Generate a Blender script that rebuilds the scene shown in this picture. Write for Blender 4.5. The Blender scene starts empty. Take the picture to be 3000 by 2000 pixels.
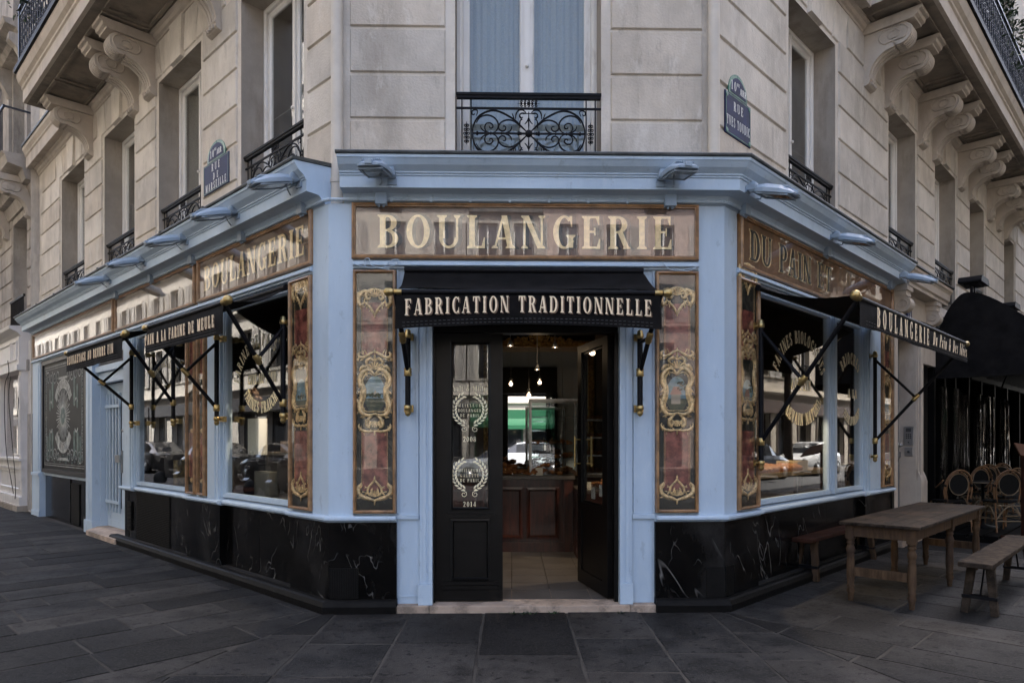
import bpy, math, random
from mathutils import Matrix, Vector
random.seed(7)
S = bpy.context.scene
R_ = math.radians
sin, cos, pi = math.sin, math.cos, math.pi

# ------------------------------------------------------------------ camera, sky, sun, exposure
cam_d = bpy.data.cameras.new("camera"); cam = bpy.data.objects.new("camera", cam_d)
S.collection.objects.link(cam); S.camera = cam
cam.location = (0, 0, 1.5); cam.rotation_euler = (R_(90), 0, 0)
cam_d.sensor_width = 36; cam_d.lens = 2037 / 3000 * 36; cam_d.shift_y = 284 / 3000
cam_d.clip_start = 0.05; cam_d.clip_end = 1000
SUN_EL, SUN_AZ = R_(58), R_(14)          # azimuth measured from +Y towards +X: the sun stands behind the corner building
w = bpy.data.worlds.new("World"); S.world = w; w.use_nodes = True
nt = w.node_tree; sky = nt.nodes.new("ShaderNodeTexSky"); sky.sky_type = 'NISHITA'; sky.sun_disc = False
sky.sun_elevation = SUN_EL; sky.sun_rotation = SUN_AZ; sky.air_density = .8; sky.dust_density = 4.5; sky.ozone_density = .7
bg = nt.nodes["Background"]; bg.inputs[1].default_value = 0.15; nt.links.new(sky.outputs[0], bg.inputs[0])
sun_d = bpy.data.lights.new("sun", 'SUN'); sun_d.energy = 2.6; sun_d.angle = R_(0.5); sun_d.color = (1.0, 0.95, 0.88)
sun = bpy.data.objects.new("sun", sun_d); S.collection.objects.link(sun)
sd = Vector((sin(SUN_AZ) * cos(SUN_EL), cos(SUN_AZ) * cos(SUN_EL), sin(SUN_EL)))
sun.rotation_euler = sd.to_track_quat('Z', 'Y').to_euler(); sun.location = (3, 12, 25)
S.view_settings.view_transform = 'Standard'; S.view_settings.look = 'None'
S.view_settings.exposure = 2.5; S.view_settings.gamma = 1.0
S.render.engine = 'CYCLES'
try:
    S.cycles.use_denoising = True; S.cycles.max_bounces = 10; S.cycles.transparent_max_bounces = 24
    S.cycles.glossy_bounces = 5; S.cycles.diffuse_bounces = 4; S.cycles.sample_clamp_indirect = 6.0
except Exception: pass

# ------------------------------------------------------------------ frames: x to the right along a facade, y into the wall, z up
def frame(o, dx):
    return Matrix(((dx[0], -dx[1], 0, o[0]), (dx[1], dx[0], 0, o[1]), (0, 0, 1, 0), (0, 0, 0, 1)))
PSI, TL, TR = R_(1.2), R_(45.5), R_(44.15)
dF = (cos(PSI), sin(PSI)); dL = (sin(TL), -cos(TL)); dR = (sin(TR), cos(TR))
XL, XR = -1.587, 1.860
CLp = (dF[0] * XL, 6.05 + dF[1] * XL); CRp = (dF[0] * XR, 6.05 + dF[1] * XR)
F = frame((0, 6.05), dF); L = frame(CLp, dL); R = frame(CRp, dR); W = Matrix.Identity(4)
ML, MR = math.tan((R_(1.2) - math.atan2(dL[1], dL[0])) / 2), math.tan((math.atan2(dR[1], dR[0]) - R_(1.2)) / 2)

# ------------------------------------------------------------------ mesh builder
class MB:
    def __init__(s, M=W): s.v = []; s.f = []; s.mi = []; s.sm = []; s.M = M
    def add(s, vs, fs, mat=0, smooth=False):
        b = len(s.v); s.v += [tuple(s.M @ Vector(p)) for p in vs]
        for f in fs: s.f.append([b + i for i in f]); s.mi.append(mat); s.sm.append(smooth)
        return s
    def box(s, x0, x1, y0, y1, z0, z1, mat=0, cut=()):
        v = [(x, y, z) for z in (z0, z1) for y in (y0, y1) for x in (x0, x1)]
        fs = [(0, 2, 3, 1), (4, 5, 7, 6), (0, 1, 5, 4), (1, 3, 7, 5), (3, 2, 6, 7), (2, 0, 4, 6)]
        return s.add(v, fs, mat)
    def quad(s, *p, mat=0): return s.add(p, [tuple(range(len(p)))], mat)
    def prism(s, poly, ax, a, b, mat=0, smooth=False, caps=True):
        n = len(poly)
        def P(q, t): return {'x': (t, q[0], q[1]), 'y': (q[0], t, q[1]), 'z': (q[0], q[1], t)}[ax]
        v = [P(q, a) for q in poly] + [P(q, b) for q in poly]
        s.add(v, [(i, (i + 1) % n, n + (i + 1) % n, n + i) for i in range(n)], mat, smooth)
        if caps: s.add(v, [tuple(range(n))[::-1], tuple(range(n, 2 * n))], mat)
        return s
    def band(s, prof, x0, x1, m0=0, m1=0, mat=0):
        # profile [(outward, z)] run along x, ends mitred: x = x0 - out*m0 ... x1 + out*m1
        n = len(prof)
        v = [(x0 - o * m0, -o, z) for o, z in prof] + [(x1 + o * m1, -o, z) for o, z in prof]
        return s.add(v, [(i, (i + 1) % n, n + (i + 1) % n, n + i) for i in range(n)] + [tuple(range(n)), tuple(range(n, 2 * n))[::-1]], mat)
    def tube(s, pts, r, seg=6, mat=0, closed=False, fl=1.0, caps=True):
        pts = [Vector(p) for p in pts]; n = len(pts)
        if n < 2: return s
        rs = r if isinstance(r, (list, tuple)) else [r] * n
        vs = []; up = None
        for i in range(n):
            a = pts[i - 1] if (i > 0 or closed) else pts[i]; c = pts[(i + 1) % n] if (i < n - 1 or closed) else pts[i]
            t = (c - a)
            t = t.normalized() if t.length > 1e-9 else Vector((0, 0, 1))
            if up is None: up = Vector((0, 1, 0)) if abs(t.y) < .9 else Vector((1, 0, 0))
            e2 = t.cross(up)
            e2 = e2.normalized() if e2.length > 1e-6 else Vector((1, 0, 0))
            e1 = e2.cross(t).normalized()
            for k in range(seg):
                a_ = 2 * pi * k / seg
                vs.append(tuple(pts[i] + e1 * (cos(a_) * rs[i] * fl) + e2 * (sin(a_) * rs[i])))
        fs = []
        for i in range(n if closed else n - 1):
            j = (i + 1) % n
            for k in range(seg): fs.append((i * seg + k, i * seg + (k + 1) % seg, j * seg + (k + 1) % seg, j * seg + k))
        s.add(vs, fs, mat, True)
        if not closed and caps: s.add(vs, [tuple(range(seg))[::-1], tuple(range((n - 1) * seg, n * seg))], mat)
        return s
    def lathe(s, prof, c=(0, 0, 0), seg=12, mat=0, A=None, smooth=True):
        A = A or W; c = Vector(c); n = len(prof)
        vs = [tuple(c + (A.to_3x3() @ Vector((r * cos(2 * pi * k / seg), r * sin(2 * pi * k / seg), z)))) for r, z in prof for k in range(seg)]
        fs = [(i * seg + k, i * seg + (k + 1) % seg, (i + 1) * seg + (k + 1) % seg, (i + 1) * seg + k) for i in range(n - 1) for k in range(seg)]
        s.add(vs, fs, mat, smooth)
        s.add(vs, [tuple(range(seg))[::-1], tuple(range((n - 1) * seg, n * seg))], mat); return s
    def ball(s, c, r, seg=10, mat=0, sc=(1, 1, 1), A=None):
        m = max(4, seg // 2); A3 = (A or W).to_3x3(); c = Vector(c)
        vs = []; fs = []
        for i in range(m + 1):
            th = pi * i / m
            for k in range(seg):
                q = Vector((r * sc[0] * sin(th) * cos(2 * pi * k / seg), r * sc[1] * sin(th) * sin(2 * pi * k / seg), r * sc[2] * cos(th)))
                vs.append(tuple(c + A3 @ q))
        for i in range(m):
            for k in range(seg): fs.append((i * seg + k, (i + 1) * seg + k, (i + 1) * seg + (k + 1) % seg, i * seg + (k + 1) % seg))
        return s.add(vs, fs, mat, True)
    def framebox(s, x0, x1, z0, z1, wd, y0, y1, mat=0, lip=0):
        # a picture frame butted at the corners: uprights between the two rails
        s.box(x0, x1, y0, y1, z1 - wd, z1, mat); s.box(x0, x1, y0, y1, z0, z0 + wd, mat)
        s.box(x0, x0 + wd, y0, y1, z0 + wd, z1 - wd, mat); s.box(x1 - wd, x1, y0, y1, z0 + wd, z1 - wd, mat); return s
    def moulding(s, x0, x1, z0, z1, prof, mat=0):
        # mitred frame: prof [(inset from the outer edge, y)]
        n = len(prof); vs = []
        for cx, cz, sx, sz in ((x0, z0, 1, 1), (x1, z0, -1, 1), (x1, z1, -1, -1), (x0, z1, 1, -1)):
            vs += [(cx + sx * a, y, cz + sz * a) for a, y in prof]
        fs = [(c * n + i, c * n + (i + 1) % n, ((c + 1) % 4) * n + (i + 1) % n, ((c + 1) % 4) * n + i) for c in range(4) for i in range(n)]
        return s.add(vs, fs, mat)
    def wall(s, x0, x1, z0, z1, y0, y1, holes, mat=0, rmat=None):
        # a wall slab with real openings: front face y0, reveals back to y1
        rmat = mat if rmat is None else rmat
        xs = sorted({x0, x1, *[h[0] for h in holes], *[h[1] for h in holes]}); zs = sorted({z0, z1, *[h[2] for h in holes], *[h[3] for h in holes]})
        xs = [x for x in xs if x0 <= x <= x1]; zs = [z for z in zs if z0 <= z <= z1]
        for a, b in zip(xs, xs[1:]):
            for c, d in zip(zs, zs[1:]):
                mx, mz = (a + b) / 2, (c + d) / 2
                if any(h[0] < mx < h[1] and h[2] < mz < h[3] for h in holes): continue
                s.quad((a, y0, c), (b, y0, c), (b, y0, d), (a, y0, d), mat=mat)
                s.quad((a, y1, c), (a, y1, d), (b, y1, d), (b, y1, c), mat=mat)
        for a, b, c, d in holes:
            s.quad((a, y0, c), (a, y0, d), (a, y1, d), (a, y1, c), mat=rmat); s.quad((b, y0, c), (b, y1, c), (b, y1, d), (b, y0, d), mat=rmat)
            s.quad((a, y0, d), (b, y0, d), (b, y1, d), (a, y1, d), mat=rmat); s.quad((a, y0, c), (a, y1, c), (b, y1, c), (b, y0, c), mat=rmat)
        return s
    def build(s, name, mats, parent=None, bevel=0, seg=2):
        me = bpy.data.meshes.new(name); me.from_pydata(s.v, [], s.f)
        for m in (mats if isinstance(mats, (list, tuple)) else [mats]): me.materials.append(m)
        me.polygons.foreach_set("material_index", s.mi); me.polygons.foreach_set("use_smooth", s.sm); me.update()
        o = bpy.data.objects.new(name, me); S.collection.objects.link(o)
        if parent is not None: attach(o, parent)
        if bevel:
            b = o.modifiers.new("bevel", 'BEVEL'); b.width = bevel; b.segments = seg; b.limit_method = 'ANGLE'; b.angle_limit = R_(40)
        return o
    def split(s, name, mats, parent=None, bevel=0, tol=.012):
        # every separate piece becomes an object of its own; pieces that touch stay together
        n = len(s.v); pa = list(range(n))
        def fi(a):
            while pa[a] != a: pa[a] = pa[pa[a]]; a = pa[a]
            return a
        for f in s.f:
            for i in f[1:]: pa[fi(i)] = fi(f[0])
        isl = {}
        for i, p in enumerate(s.v): isl.setdefault(fi(i), []).append(p)
        I = s.M.inverted(); bx = {}
        for k, ps in isl.items():
            q = [I @ Vector(p) for p in ps]; bx[k] = ([min(c[a] for c in q) - tol for a in range(3)], [max(c[a] for c in q) + tol for a in range(3)])
        ks = list(bx); gp = {k: k for k in ks}
        def gf(a):
            while gp[a] != a: a = gp[a]
            return a
        for i, a in enumerate(ks):
            for b in ks[i + 1:]:
                if all(bx[a][0][d] <= bx[b][1][d] and bx[b][0][d] <= bx[a][1][d] for d in range(3)): gp[gf(a)] = gf(b)
        outs = {}
        for f, m_, sm in zip(s.f, s.mi, s.sm):
            g = outs.setdefault(gf(fi(f[0])), (MB(), {})); idx = []
            for i in f:
                if i not in g[1]: g[1][i] = len(g[0].v); g[0].v.append(s.v[i])
                idx.append(g[1][i])
            g[0].f.append(idx); g[0].mi.append(m_); g[0].sm.append(sm)
        return [g[0].build(name, mats, parent, bevel) for g in outs.values()]
def world_of(o):
    m = o.matrix_basis.copy()
    return (world_of(o.parent) @ o.matrix_parent_inverse @ m) if o.parent else m
def attach(o, parent):
    o.parent = parent; o.matrix_parent_inverse = world_of(parent).inverted()
def tag(o, label, cat, group=None, kind=None):
    if kind: o["kind"] = kind
    if label: o["label"] = label
    if cat: o["category"] = cat
    if group: o["group"] = group
    return o
def thing(name, label, cat, M=W, loc=(0, 0, 0), group=None):
    o = bpy.data.objects.new(name, None); S.collection.objects.link(o); o.empty_display_size = .2
    o.matrix_basis = M @ Matrix.Translation(loc)
    return tag(o, label, cat, group)
def struct(o): o["kind"] = "structure"; return o
def copy_tree(o, T, label=None, parent=None):
    # a rigid copy of a thing and its parts; T moves the original world matrix
    c = o.copy(); S.collection.objects.link(c)
    if parent is None: c.matrix_basis = T @ o.matrix_basis
    else: c.parent = parent; c.matrix_parent_inverse = o.matrix_parent_inverse.copy()
    if label: c["label"] = label
    for ch in [x for x in S.objects if x.parent == o]: copy_tree(ch, T, None, c)
    return c
def shift(A, B, da=(0, 0, 0), db=(0, 0, 0)):
    return B @ Matrix.Translation(db) @ (A @ Matrix.Translation(da)).inverted()

# ------------------------------------------------------------------ materials
def mat(name, col=(.5, .5, .5), rough=.5, metal=0., var=0., vscale=3., bump=0., bscale=40., coat=0., crough=.03, spec=.5, stretch=(1, 1, 1), col2=None, ior=1.5, wav=0., wscale=2.5, detail=6):
    m = bpy.data.materials.new(name); m.use_nodes = True; t = m.node_tree; b = t.nodes["Principled BSDF"]
    b.inputs["Base Color"].default_value = (*col, 1); b.inputs["Roughness"].default_value = rough; b.inputs["Metallic"].default_value = metal
    b.inputs["Specular IOR Level"].default_value = spec; b.inputs["IOR"].default_value = ior
    b.inputs["Coat Weight"].default_value = coat; b.inputs["Coat Roughness"].default_value = crough
    if coat: b.inputs["Coat IOR"].default_value = 1.55
    tc = t.nodes.new("ShaderNodeTexCoord"); mp = t.nodes.new("ShaderNodeMapping"); mp.inputs["Scale"].default_value = stretch
    t.links.new(tc.outputs["Object"], mp.inputs[0])
    if var or col2:
        n = t.nodes.new("ShaderNodeTexNoise"); n.inputs["Scale"].default_value = vscale; n.inputs["Detail"].default_value = detail; n.inputs["Roughness"].default_value = .62
        t.links.new(mp.outputs[0], n.inputs["Vector"])
        r = t.nodes.new("ShaderNodeValToRGB"); r.color_ramp.elements[0].position = .37; r.color_ramp.elements[1].position = .63
        c2 = col2 or tuple(min(1, c * (1 + var)) for c in col); c1 = tuple(c * (1 - var) for c in col) if not col2 else col
        r.color_ramp.elements[0].color = (*c1, 1); r.color_ramp.elements[1].color = (*c2, 1)
        t.links.new(n.outputs["Fac"], r.inputs[0]); t.links.new(r.outputs[0], b.inputs["Base Color"])
    if bump:
        n2 = t.nodes.new("ShaderNodeTexNoise"); n2.inputs["Scale"].default_value = bscale; n2.inputs["Detail"].default_value = 5
        t.links.new(mp.outputs[0], n2.inputs["Vector"])
        bp = t.nodes.new("ShaderNodeBump"); bp.inputs["Strength"].default_value = bump; bp.inputs["Distance"].default_value = .01
        t.links.new(n2.outputs["Fac"], bp.inputs["Height"]); t.links.new(bp.outputs[0], b.inputs["Normal"])
    if wav:
        n3 = t.nodes.new("ShaderNodeTexNoise"); n3.inputs["Scale"].default_value = wscale; n3.inputs["Detail"].default_value = 1
        t.links.new(mp.outputs[0], n3.inputs["Vector"])
        bp = t.nodes.new("ShaderNodeBump"); bp.inputs["Strength"].default_value = wav; bp.inputs["Distance"].default_value = .02
        t.links.new(n3.outputs["Fac"], bp.inputs["Height"]); t.links.new(bp.outputs[0], b.inputs["Coat Normal"])
    return m
def nd(m): return m.node_tree.nodes, m.node_tree.links
def glass_mat(name, tint=(.86, .88, .87), wav=0., wscale=1.6, gain=1.0, f0=.045):
    m = bpy.data.materials.new(name); m.use_nodes = True; N, K = nd(m); N.clear()
    out = N.new("ShaderNodeOutputMaterial"); mix = N.new("ShaderNodeMixShader"); tr = N.new("ShaderNodeBsdfTransparent"); gl = N.new("ShaderNodeBsdfGlossy")
    tr.inputs[0].default_value = (*tint, 1); gl.inputs["Roughness"].default_value = 0.0; gl.inputs[0].default_value = (.97, .98, 1, 1)
    lw = N.new("ShaderNodeLayerWeight"); lw.inputs[0].default_value = .5
    p = N.new("ShaderNodeMath"); p.operation = 'POWER'; p.inputs[1].default_value = 4.0; K.new(lw.outputs["Facing"], p.inputs[0])
    a = N.new("ShaderNodeMath"); a.operation = 'MULTIPLY_ADD'; a.inputs[1].default_value = .95 * gain; a.inputs[2].default_value = f0 * gain; K.new(p.outputs[0], a.inputs[0])
    a.use_clamp = True
    K.new(a.outputs[0], mix.inputs[0]); K.new(tr.outputs[0], mix.inputs[1]); K.new(gl.outputs[0], mix.inputs[2]); K.new(mix.outputs[0], out.inputs[0])
    if wav:
        tc = N.new("ShaderNodeTexCoord"); n = N.new("ShaderNodeTexNoise"); n.inputs["Scale"].default_value = wscale; n.inputs["Detail"].default_value = 1
        bp = N.new("ShaderNodeBump"); bp.inputs["Strength"].default_value = wav; bp.inputs["Distance"].default_value = .02
        K.new(tc.outputs["Object"], n.inputs["Vector"]); K.new(n.outputs["Fac"], bp.inputs["Height"]); K.new(bp.outputs[0], gl.inputs["Normal"])
    return m
def emis(name, col, st):
    m = bpy.data.materials.new(name); m.use_nodes = True; b = m.node_tree.nodes["Principled BSDF"]
    b.inputs["Base Color"].default_value = (*col, 1); b.inputs["Emission Color"].default_value = (*col, 1); b.inputs["Emission Strength"].default_value = st; return m
def veined(name, base, vein, scale=1.1, rough=.22, width=.010, coat=.0, rot=(.3, .7, .5), spec=.5):
    m = mat(name, base, rough, var=.45, vscale=3, coat=coat, spec=spec); N, K = nd(m); b = N["Principled BSDF"]
    ramp = [n for n in N if n.type == 'VALTORGB'][0]
    tc = [n for n in N if n.type == 'TEX_COORD'][0]
    cur = ramp.outputs[0]
    for sc, wd, ms, r in ((scale, width, 2.2, rot), (scale * 1.7, width * .8, 3.1, (-rot[1], rot[0], rot[2]))):
        m0 = N.new("ShaderNodeMapping"); m0.inputs["Rotation"].default_value = r; K.new(tc.outputs["Object"], m0.inputs[0])
        mp = N.new("ShaderNodeMapping"); mp.inputs["Scale"].default_value = (1.0, 1.0, .13); K.new(m0.outputs[0], mp.inputs[0])
        n = N.new("ShaderNodeTexNoise"); n.inputs["Scale"].default_value = sc; n.inputs["Detail"].default_value = 2.5; n.inputs["Roughness"].default_value = .5; n.inputs["Distortion"].default_value = .12
        K.new(mp.outputs[0], n.inputs["Vector"])
        s_ = N.new("ShaderNodeMath"); s_.operation = 'SUBTRACT'; s_.inputs[1].default_value = .5; K.new(n.outputs["Fac"], s_.inputs[0])
        a_ = N.new("ShaderNodeMath"); a_.operation = 'ABSOLUTE'; K.new(s_.outputs[0], a_.inputs[0])
        mr = N.new("ShaderNodeMapRange"); mr.inputs[1].default_value = 0; mr.inputs[2].default_value = wd; mr.inputs[3].default_value = 1; mr.inputs[4].default_value = 0; K.new(a_.outputs[0], mr.inputs[0])
        k = N.new("ShaderNodeTexNoise"); k.inputs["Scale"].default_value = ms; k.inputs["Detail"].default_value = 3; K.new(tc.outputs["Object"], k.inputs["Vector"])
        mk = N.new("ShaderNodeMapRange"); mk.inputs[1].default_value = .53; mk.inputs[2].default_value = .66; K.new(k.outputs["Fac"], mk.inputs[0])
        mu = N.new("ShaderNodeMath"); mu.operation = 'MULTIPLY'; K.new(mr.outputs[0], mu.inputs[0]); K.new(mk.outputs[0], mu.inputs[1])
        mx = N.new("ShaderNodeMix"); mx.data_type = 'RGBA'; K.new(mu.outputs[0], mx.inputs[0]); K.new(cur, mx.inputs[6]); mx.inputs[7].default_value = (*vein, 1); cur = mx.outputs[2]
    K.new(cur, b.inputs["Base Color"]); return m
def dirty(m, col, scale=1.2, lo=.52, hi=.75, amt=.5, stretch=(1, 1, .25)):
    # stains with a shape of their own, laid over whatever colour the material has
    lo, hi = .5 + (lo - .5) * .42, .5 + (hi - .5) * .42
    N, K = nd(m); b = N["Principled BSDF"]; tc = [n for n in N if n.type == 'TEX_COORD'][0]
    mp = N.new("ShaderNodeMapping"); mp.inputs["Scale"].default_value = stretch; K.new(tc.outputs["Object"], mp.inputs[0])
    n = N.new("ShaderNodeTexNoise"); n.inputs["Scale"].default_value = scale; n.inputs["Detail"].default_value = 8; n.inputs["Roughness"].default_value = .7; K.new(mp.outputs[0], n.inputs["Vector"])
    mr = N.new("ShaderNodeMapRange"); mr.inputs[1].default_value = lo; mr.inputs[2].default_value = hi; mr.inputs[3].default_value = 0; mr.inputs[4].default_value = amt; K.new(n.outputs["Fac"], mr.inputs[0])
    mx = N.new("ShaderNodeMix"); mx.data_type = 'RGBA'; K.new(mr.outputs[0], mx.inputs[0]); mx.inputs[7].default_value = (*col, 1)
    lk = b.inputs["Base Color"].links
    if lk: K.new(lk[0].from_socket, mx.inputs[6])
    else: mx.inputs[6].default_value = b.inputs["Base Color"].default_value
    K.new(mx.outputs[2], b.inputs["Base Color"]); return m

STONES = [dirty(dirty(dirty(mat("limestone_" + n_, c_, .85, var=.12, vscale=1.9, bump=.5, bscale=48), (.27, .235, .19), 1.7, .52, .9, .45, (1, 1, .22)), (.66, .62, .56), 4.5, .60, .8, .45, (1, 1, .5)), (.2, .175, .145), 11, .66, .85, .28)
          for n_, c_ in (("pale", (.59, .54, .47)), ("warm", (.53, .47, .395)), ("grey", (.49, .45, .395)))]
STONE = STONES[0]
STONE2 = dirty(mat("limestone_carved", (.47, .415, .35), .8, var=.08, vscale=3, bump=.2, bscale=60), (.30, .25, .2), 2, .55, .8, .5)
SOFFIT = dirty(mat("dark_soffit_limestone", (.23, .195, .155), .9, var=.2, vscale=2), (.10, .085, .07), 2, .45, .75, .6)
STONEO = dirty(dirty(mat("old_grey_limestone", (.33, .295, .255), .88, var=.2, vscale=1.5, bump=.4, bscale=45), (.13, .115, .10), 1.6, .5, .8, .7, (1, 1, .25)), (.45, .42, .38), 5, .62, .8, .4)
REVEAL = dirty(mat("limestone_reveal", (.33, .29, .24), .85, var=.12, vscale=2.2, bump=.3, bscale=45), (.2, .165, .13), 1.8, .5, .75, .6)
BLUE = dirty(dirty(dirty(mat("blue_paint", (.445, .55, .655), .45, var=.06, vscale=2.2, bump=.35, bscale=14, spec=.3, stretch=(1, 1, .3)), (.33, .44, .58), 2.6, .50, .9, .22, (1, 1, .2)), (.13, .16, .20), 11, .74, .84, .22, (1, 1, .5)), (.56, .63, .70), 20, .70, .82, .25)
ZINC = mat("zinc", (.07, .075, .075), .5, .6, var=.3, vscale=6)
IRON = mat("black_iron", (.005, .005, .0065), .5, var=.3, vscale=20, spec=.14)
IRON2 = mat("blue_black_iron", (.010, .014, .028), .35, spec=.4)
WHITE = dirty(mat("white_window_paint", (.70, .68, .64), .45, var=.04), (.45, .41, .36), 6, .6, .8, .4)
GOLDW = mat("gilt_brown_wood", (.27, .145, .062), .33, var=.35, vscale=9, stretch=(1, 1, 1), coat=.3, crough=.15)
ORN = dirty(mat("antique_gilding", (.72, .52, .27), .35, .45, var=.3, vscale=40, bump=.6, bscale=90), (.20, .12, .05), 22, .5, .75, .6, (1, 1, 1))
GOLD = mat("gold_leaf", (.88, .69, .40), .4, .25, var=.15, vscale=30, bump=.2, bscale=70, coat=.4)
GOLDP = mat("gold_paint", (.95, .82, .56), .5, .0, var=.12, vscale=25)
BRASS = mat("brass", (.45, .33, .14), .3, .9, var=.25, vscale=18)
GILT = mat("old_gilt", (.36, .22, .07), .4, .7, var=.5, vscale=30, bump=.5, bscale=60)
DARKSH = mat("dark_letter_ground", (.012, .012, .013), .3, coat=.6)
SIGNB = mat("brown_sign_ground", (.135, .080, .054), .5, var=.22, vscale=2.2, stretch=(6, 6, 1), coat=1, crough=.0, wav=.10, wscale=1.3)
SIGNP = mat("blank_sign_ground", (.16, .12, .09), .5, var=.2, vscale=2.2, stretch=(6, 6, 1), coat=1, crough=.0, wav=.32, wscale=2.0)
for _m in (SIGNB, SIGNP): _m.node_tree.nodes["Principled BSDF"].inputs["Coat IOR"].default_value = 2.1
DKMARB = veined("dark_green_marble", (.012, .014, .011), (.10, .09, .07), 9, .4, .05, coat=.3)
RDMARB = mat("red_marble", (.075, .016, .013), .4, var=0, vscale=13, col2=(.34, .115, .085), coat=.3, crough=.0, detail=8)
for _m in (DKMARB, RDMARB): _m.node_tree.nodes["Principled BSDF"].inputs["Coat IOR"].default_value = 1.75
BLMARB = veined("black_marble", (.0042, .0038, .0035), (.17, .165, .155), 2.9, .14, .0085, rot=(.15, .55, .1), spec=.22)
dirty(BLMARB, (.030, .029, .028), 2.6, .48, .95, .8, (1, 1, .5))
PLINTH = mat("black_stone_kerb", (.0045, .0042, .004), .6, spec=.15, var=.4, vscale=9, bump=.3, bscale=30)
KTOP = mat("kerb_worn_top", (.024, .022, .020), .75, spec=.15, var=.4, vscale=6)
BLACKW = mat("black_gloss_door", (.0042, .0037, .0034), .4, var=.3, vscale=5, spec=.22, coat=.04, crough=.12, bump=.06, bscale=20)
BROWNW = mat("mahogany", (.040, .0095, .0055), .35, var=.5, vscale=4, stretch=(8, 8, 1), coat=.3)
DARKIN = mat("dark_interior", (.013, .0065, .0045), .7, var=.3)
CREAMIN = mat("cream_panelling", (.12, .09, .065), .6, var=.2)
ROOMIN = mat("upstairs_room", (.10, .088, .075), .8)
CLOTH = mat("black_canvas", (.0045, .0042, .0042), .85, col2=(.0115, .0105, .0105), vscale=5, bump=.5, bscale=300, spec=.12)
CLOTHP = mat("cream_letter_paint", (.86, .70, .48), .7, var=.14, vscale=40)
CLOTHS = mat("brown_letter_shadow", (.17, .11, .07), .75)
CURT = mat("white_curtain", (.44, .435, .42), .9, var=.05, vscale=50, bump=.3, bscale=120)
MIRROR = mat("mirror_silver", (.75, .75, .75), .015, 1.0)
GLASS = glass_mat("window_glass", wav=.03, wscale=1.1, gain=1.2)
GLASSU = glass_mat("upper_window_glass", wav=.06, wscale=1.5, gain=1.5, f0=.06)
GLASSF = glass_mat("old_window_glass", wav=.06, wscale=1.2, gain=.7, f0=.06)
FLOORT = mat("marble_floor_tile", (.10, .093, .085), .3, var=.2, vscale=3)
STEPM = dirty(mat("sandstone_step", (.40, .31, .24), .8, var=.15, vscale=4, bump=.3), (.12, .10, .08), 3, .5, .7, .6, (1, 1, 1))
PLATE = mat("blue_enamel", (.010, .016, .065), .5, var=.3, vscale=9, spec=.25)
PLATEG = mat("green_enamel", (.05, .16, .12), .3, var=.3, vscale=9, coat=.5)
ENW = mat("white_enamel", (.75, .75, .72), .4)
LAMPM = mat("pale_blue_metal", (.27, .345, .43), .4, var=.06)
LAMPG = mat("lamp_glass", (.05, .05, .05), .1, coat=.5)
WOODT = dirty(mat("weathered_table_top", (.028, .0215, .0165), .7, spec=.08, var=.5, vscale=3, stretch=(9, 9, 9), bump=.4, bscale=30), (.072, .050, .034), 3, .5, .72, .6, (1, 1, 1))
WOODL = dirty(mat("turned_leg_wood", (.075, .047, .028), .65, spec=.08, var=.35, vscale=5, stretch=(5, 5, 1), bump=.25), (.06, .04, .03), 3.5, .52, .7, .7, (1, 1, .5))
WOODG = dirty(mat("grey_bench_wood", (.042, .032, .024), .8, spec=.05, var=.45, vscale=5, stretch=(3, 3, 3), bump=.5, bscale=35), (.022, .018, .015), 4, .48, .68, .75, (1, 1, 1))
WOODR = dirty(mat("red_brown_bench_wood", (.048, .020, .013), .7, spec=.06, var=.4, vscale=5, bump=.4), (.04, .022, .018), 4, .5, .7, .6, (1, 1, 1))
RATTAN = mat("rattan_cane", (.16, .078, .032), .42, var=.3, vscale=25)
RATB = mat("black_woven_seat", (.006, .006, .006), .6, spec=.15, bump=.6, bscale=160)
PALEP = mat("pale_cane", (.20, .145, .085), .45)
BREAD = mat("baked_crust", (.42, .19, .065), .55, col2=(.22, .075, .022), vscale=22, bump=.6, bscale=45)
PAPER = mat("paper_card", (.75, .73, .66), .7)
WICKER = mat("wicker", (.36, .24, .13), .7, var=.3, vscale=60, bump=.8, bscale=120)
LEAF = mat("plant_leaves", (.017, .034, .012), .5, var=.5, vscale=8)
FLOWER = mat("red_flowers", (.45, .03, .04), .6)
FLOWER2 = mat("pink_flowers", (.55, .25, .33), .6)
BARK = mat("stem_bark", (.07, .05, .035), .8)
SHOPW = dirty(mat("white_shop_paint", (.62, .60, .58), .45, var=.04), (.35, .33, .3), 3, .6, .8, .4)
GREYD = mat("grey_door_paint", (.13, .13, .135), .45, var=.1)
STEEL = mat("brushed_steel", (.38, .38, .38), .35, .85)
CABLE = mat("black_cable", (.015, .015, .015), .6)
ETCH = mat("etched_black_glass", (.010, .011, .011), .5, var=.3, spec=.2)
ETCHP = mat("silver_etching", (.30, .31, .29), .6, .0, var=.35, vscale=9)
ETCHG = mat("green_grey_etching", (.09, .13, .115), .6, .0, var=.4, vscale=9)
PLAST = glass_mat("clear_plastic_sheet", (.62, .62, .61), wav=.12, wscale=4, gain=.55, f0=.04)
BLPL = mat("black_terrace_paint", (.0035, .0035, .0035), .6, spec=.05, var=.3)
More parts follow.
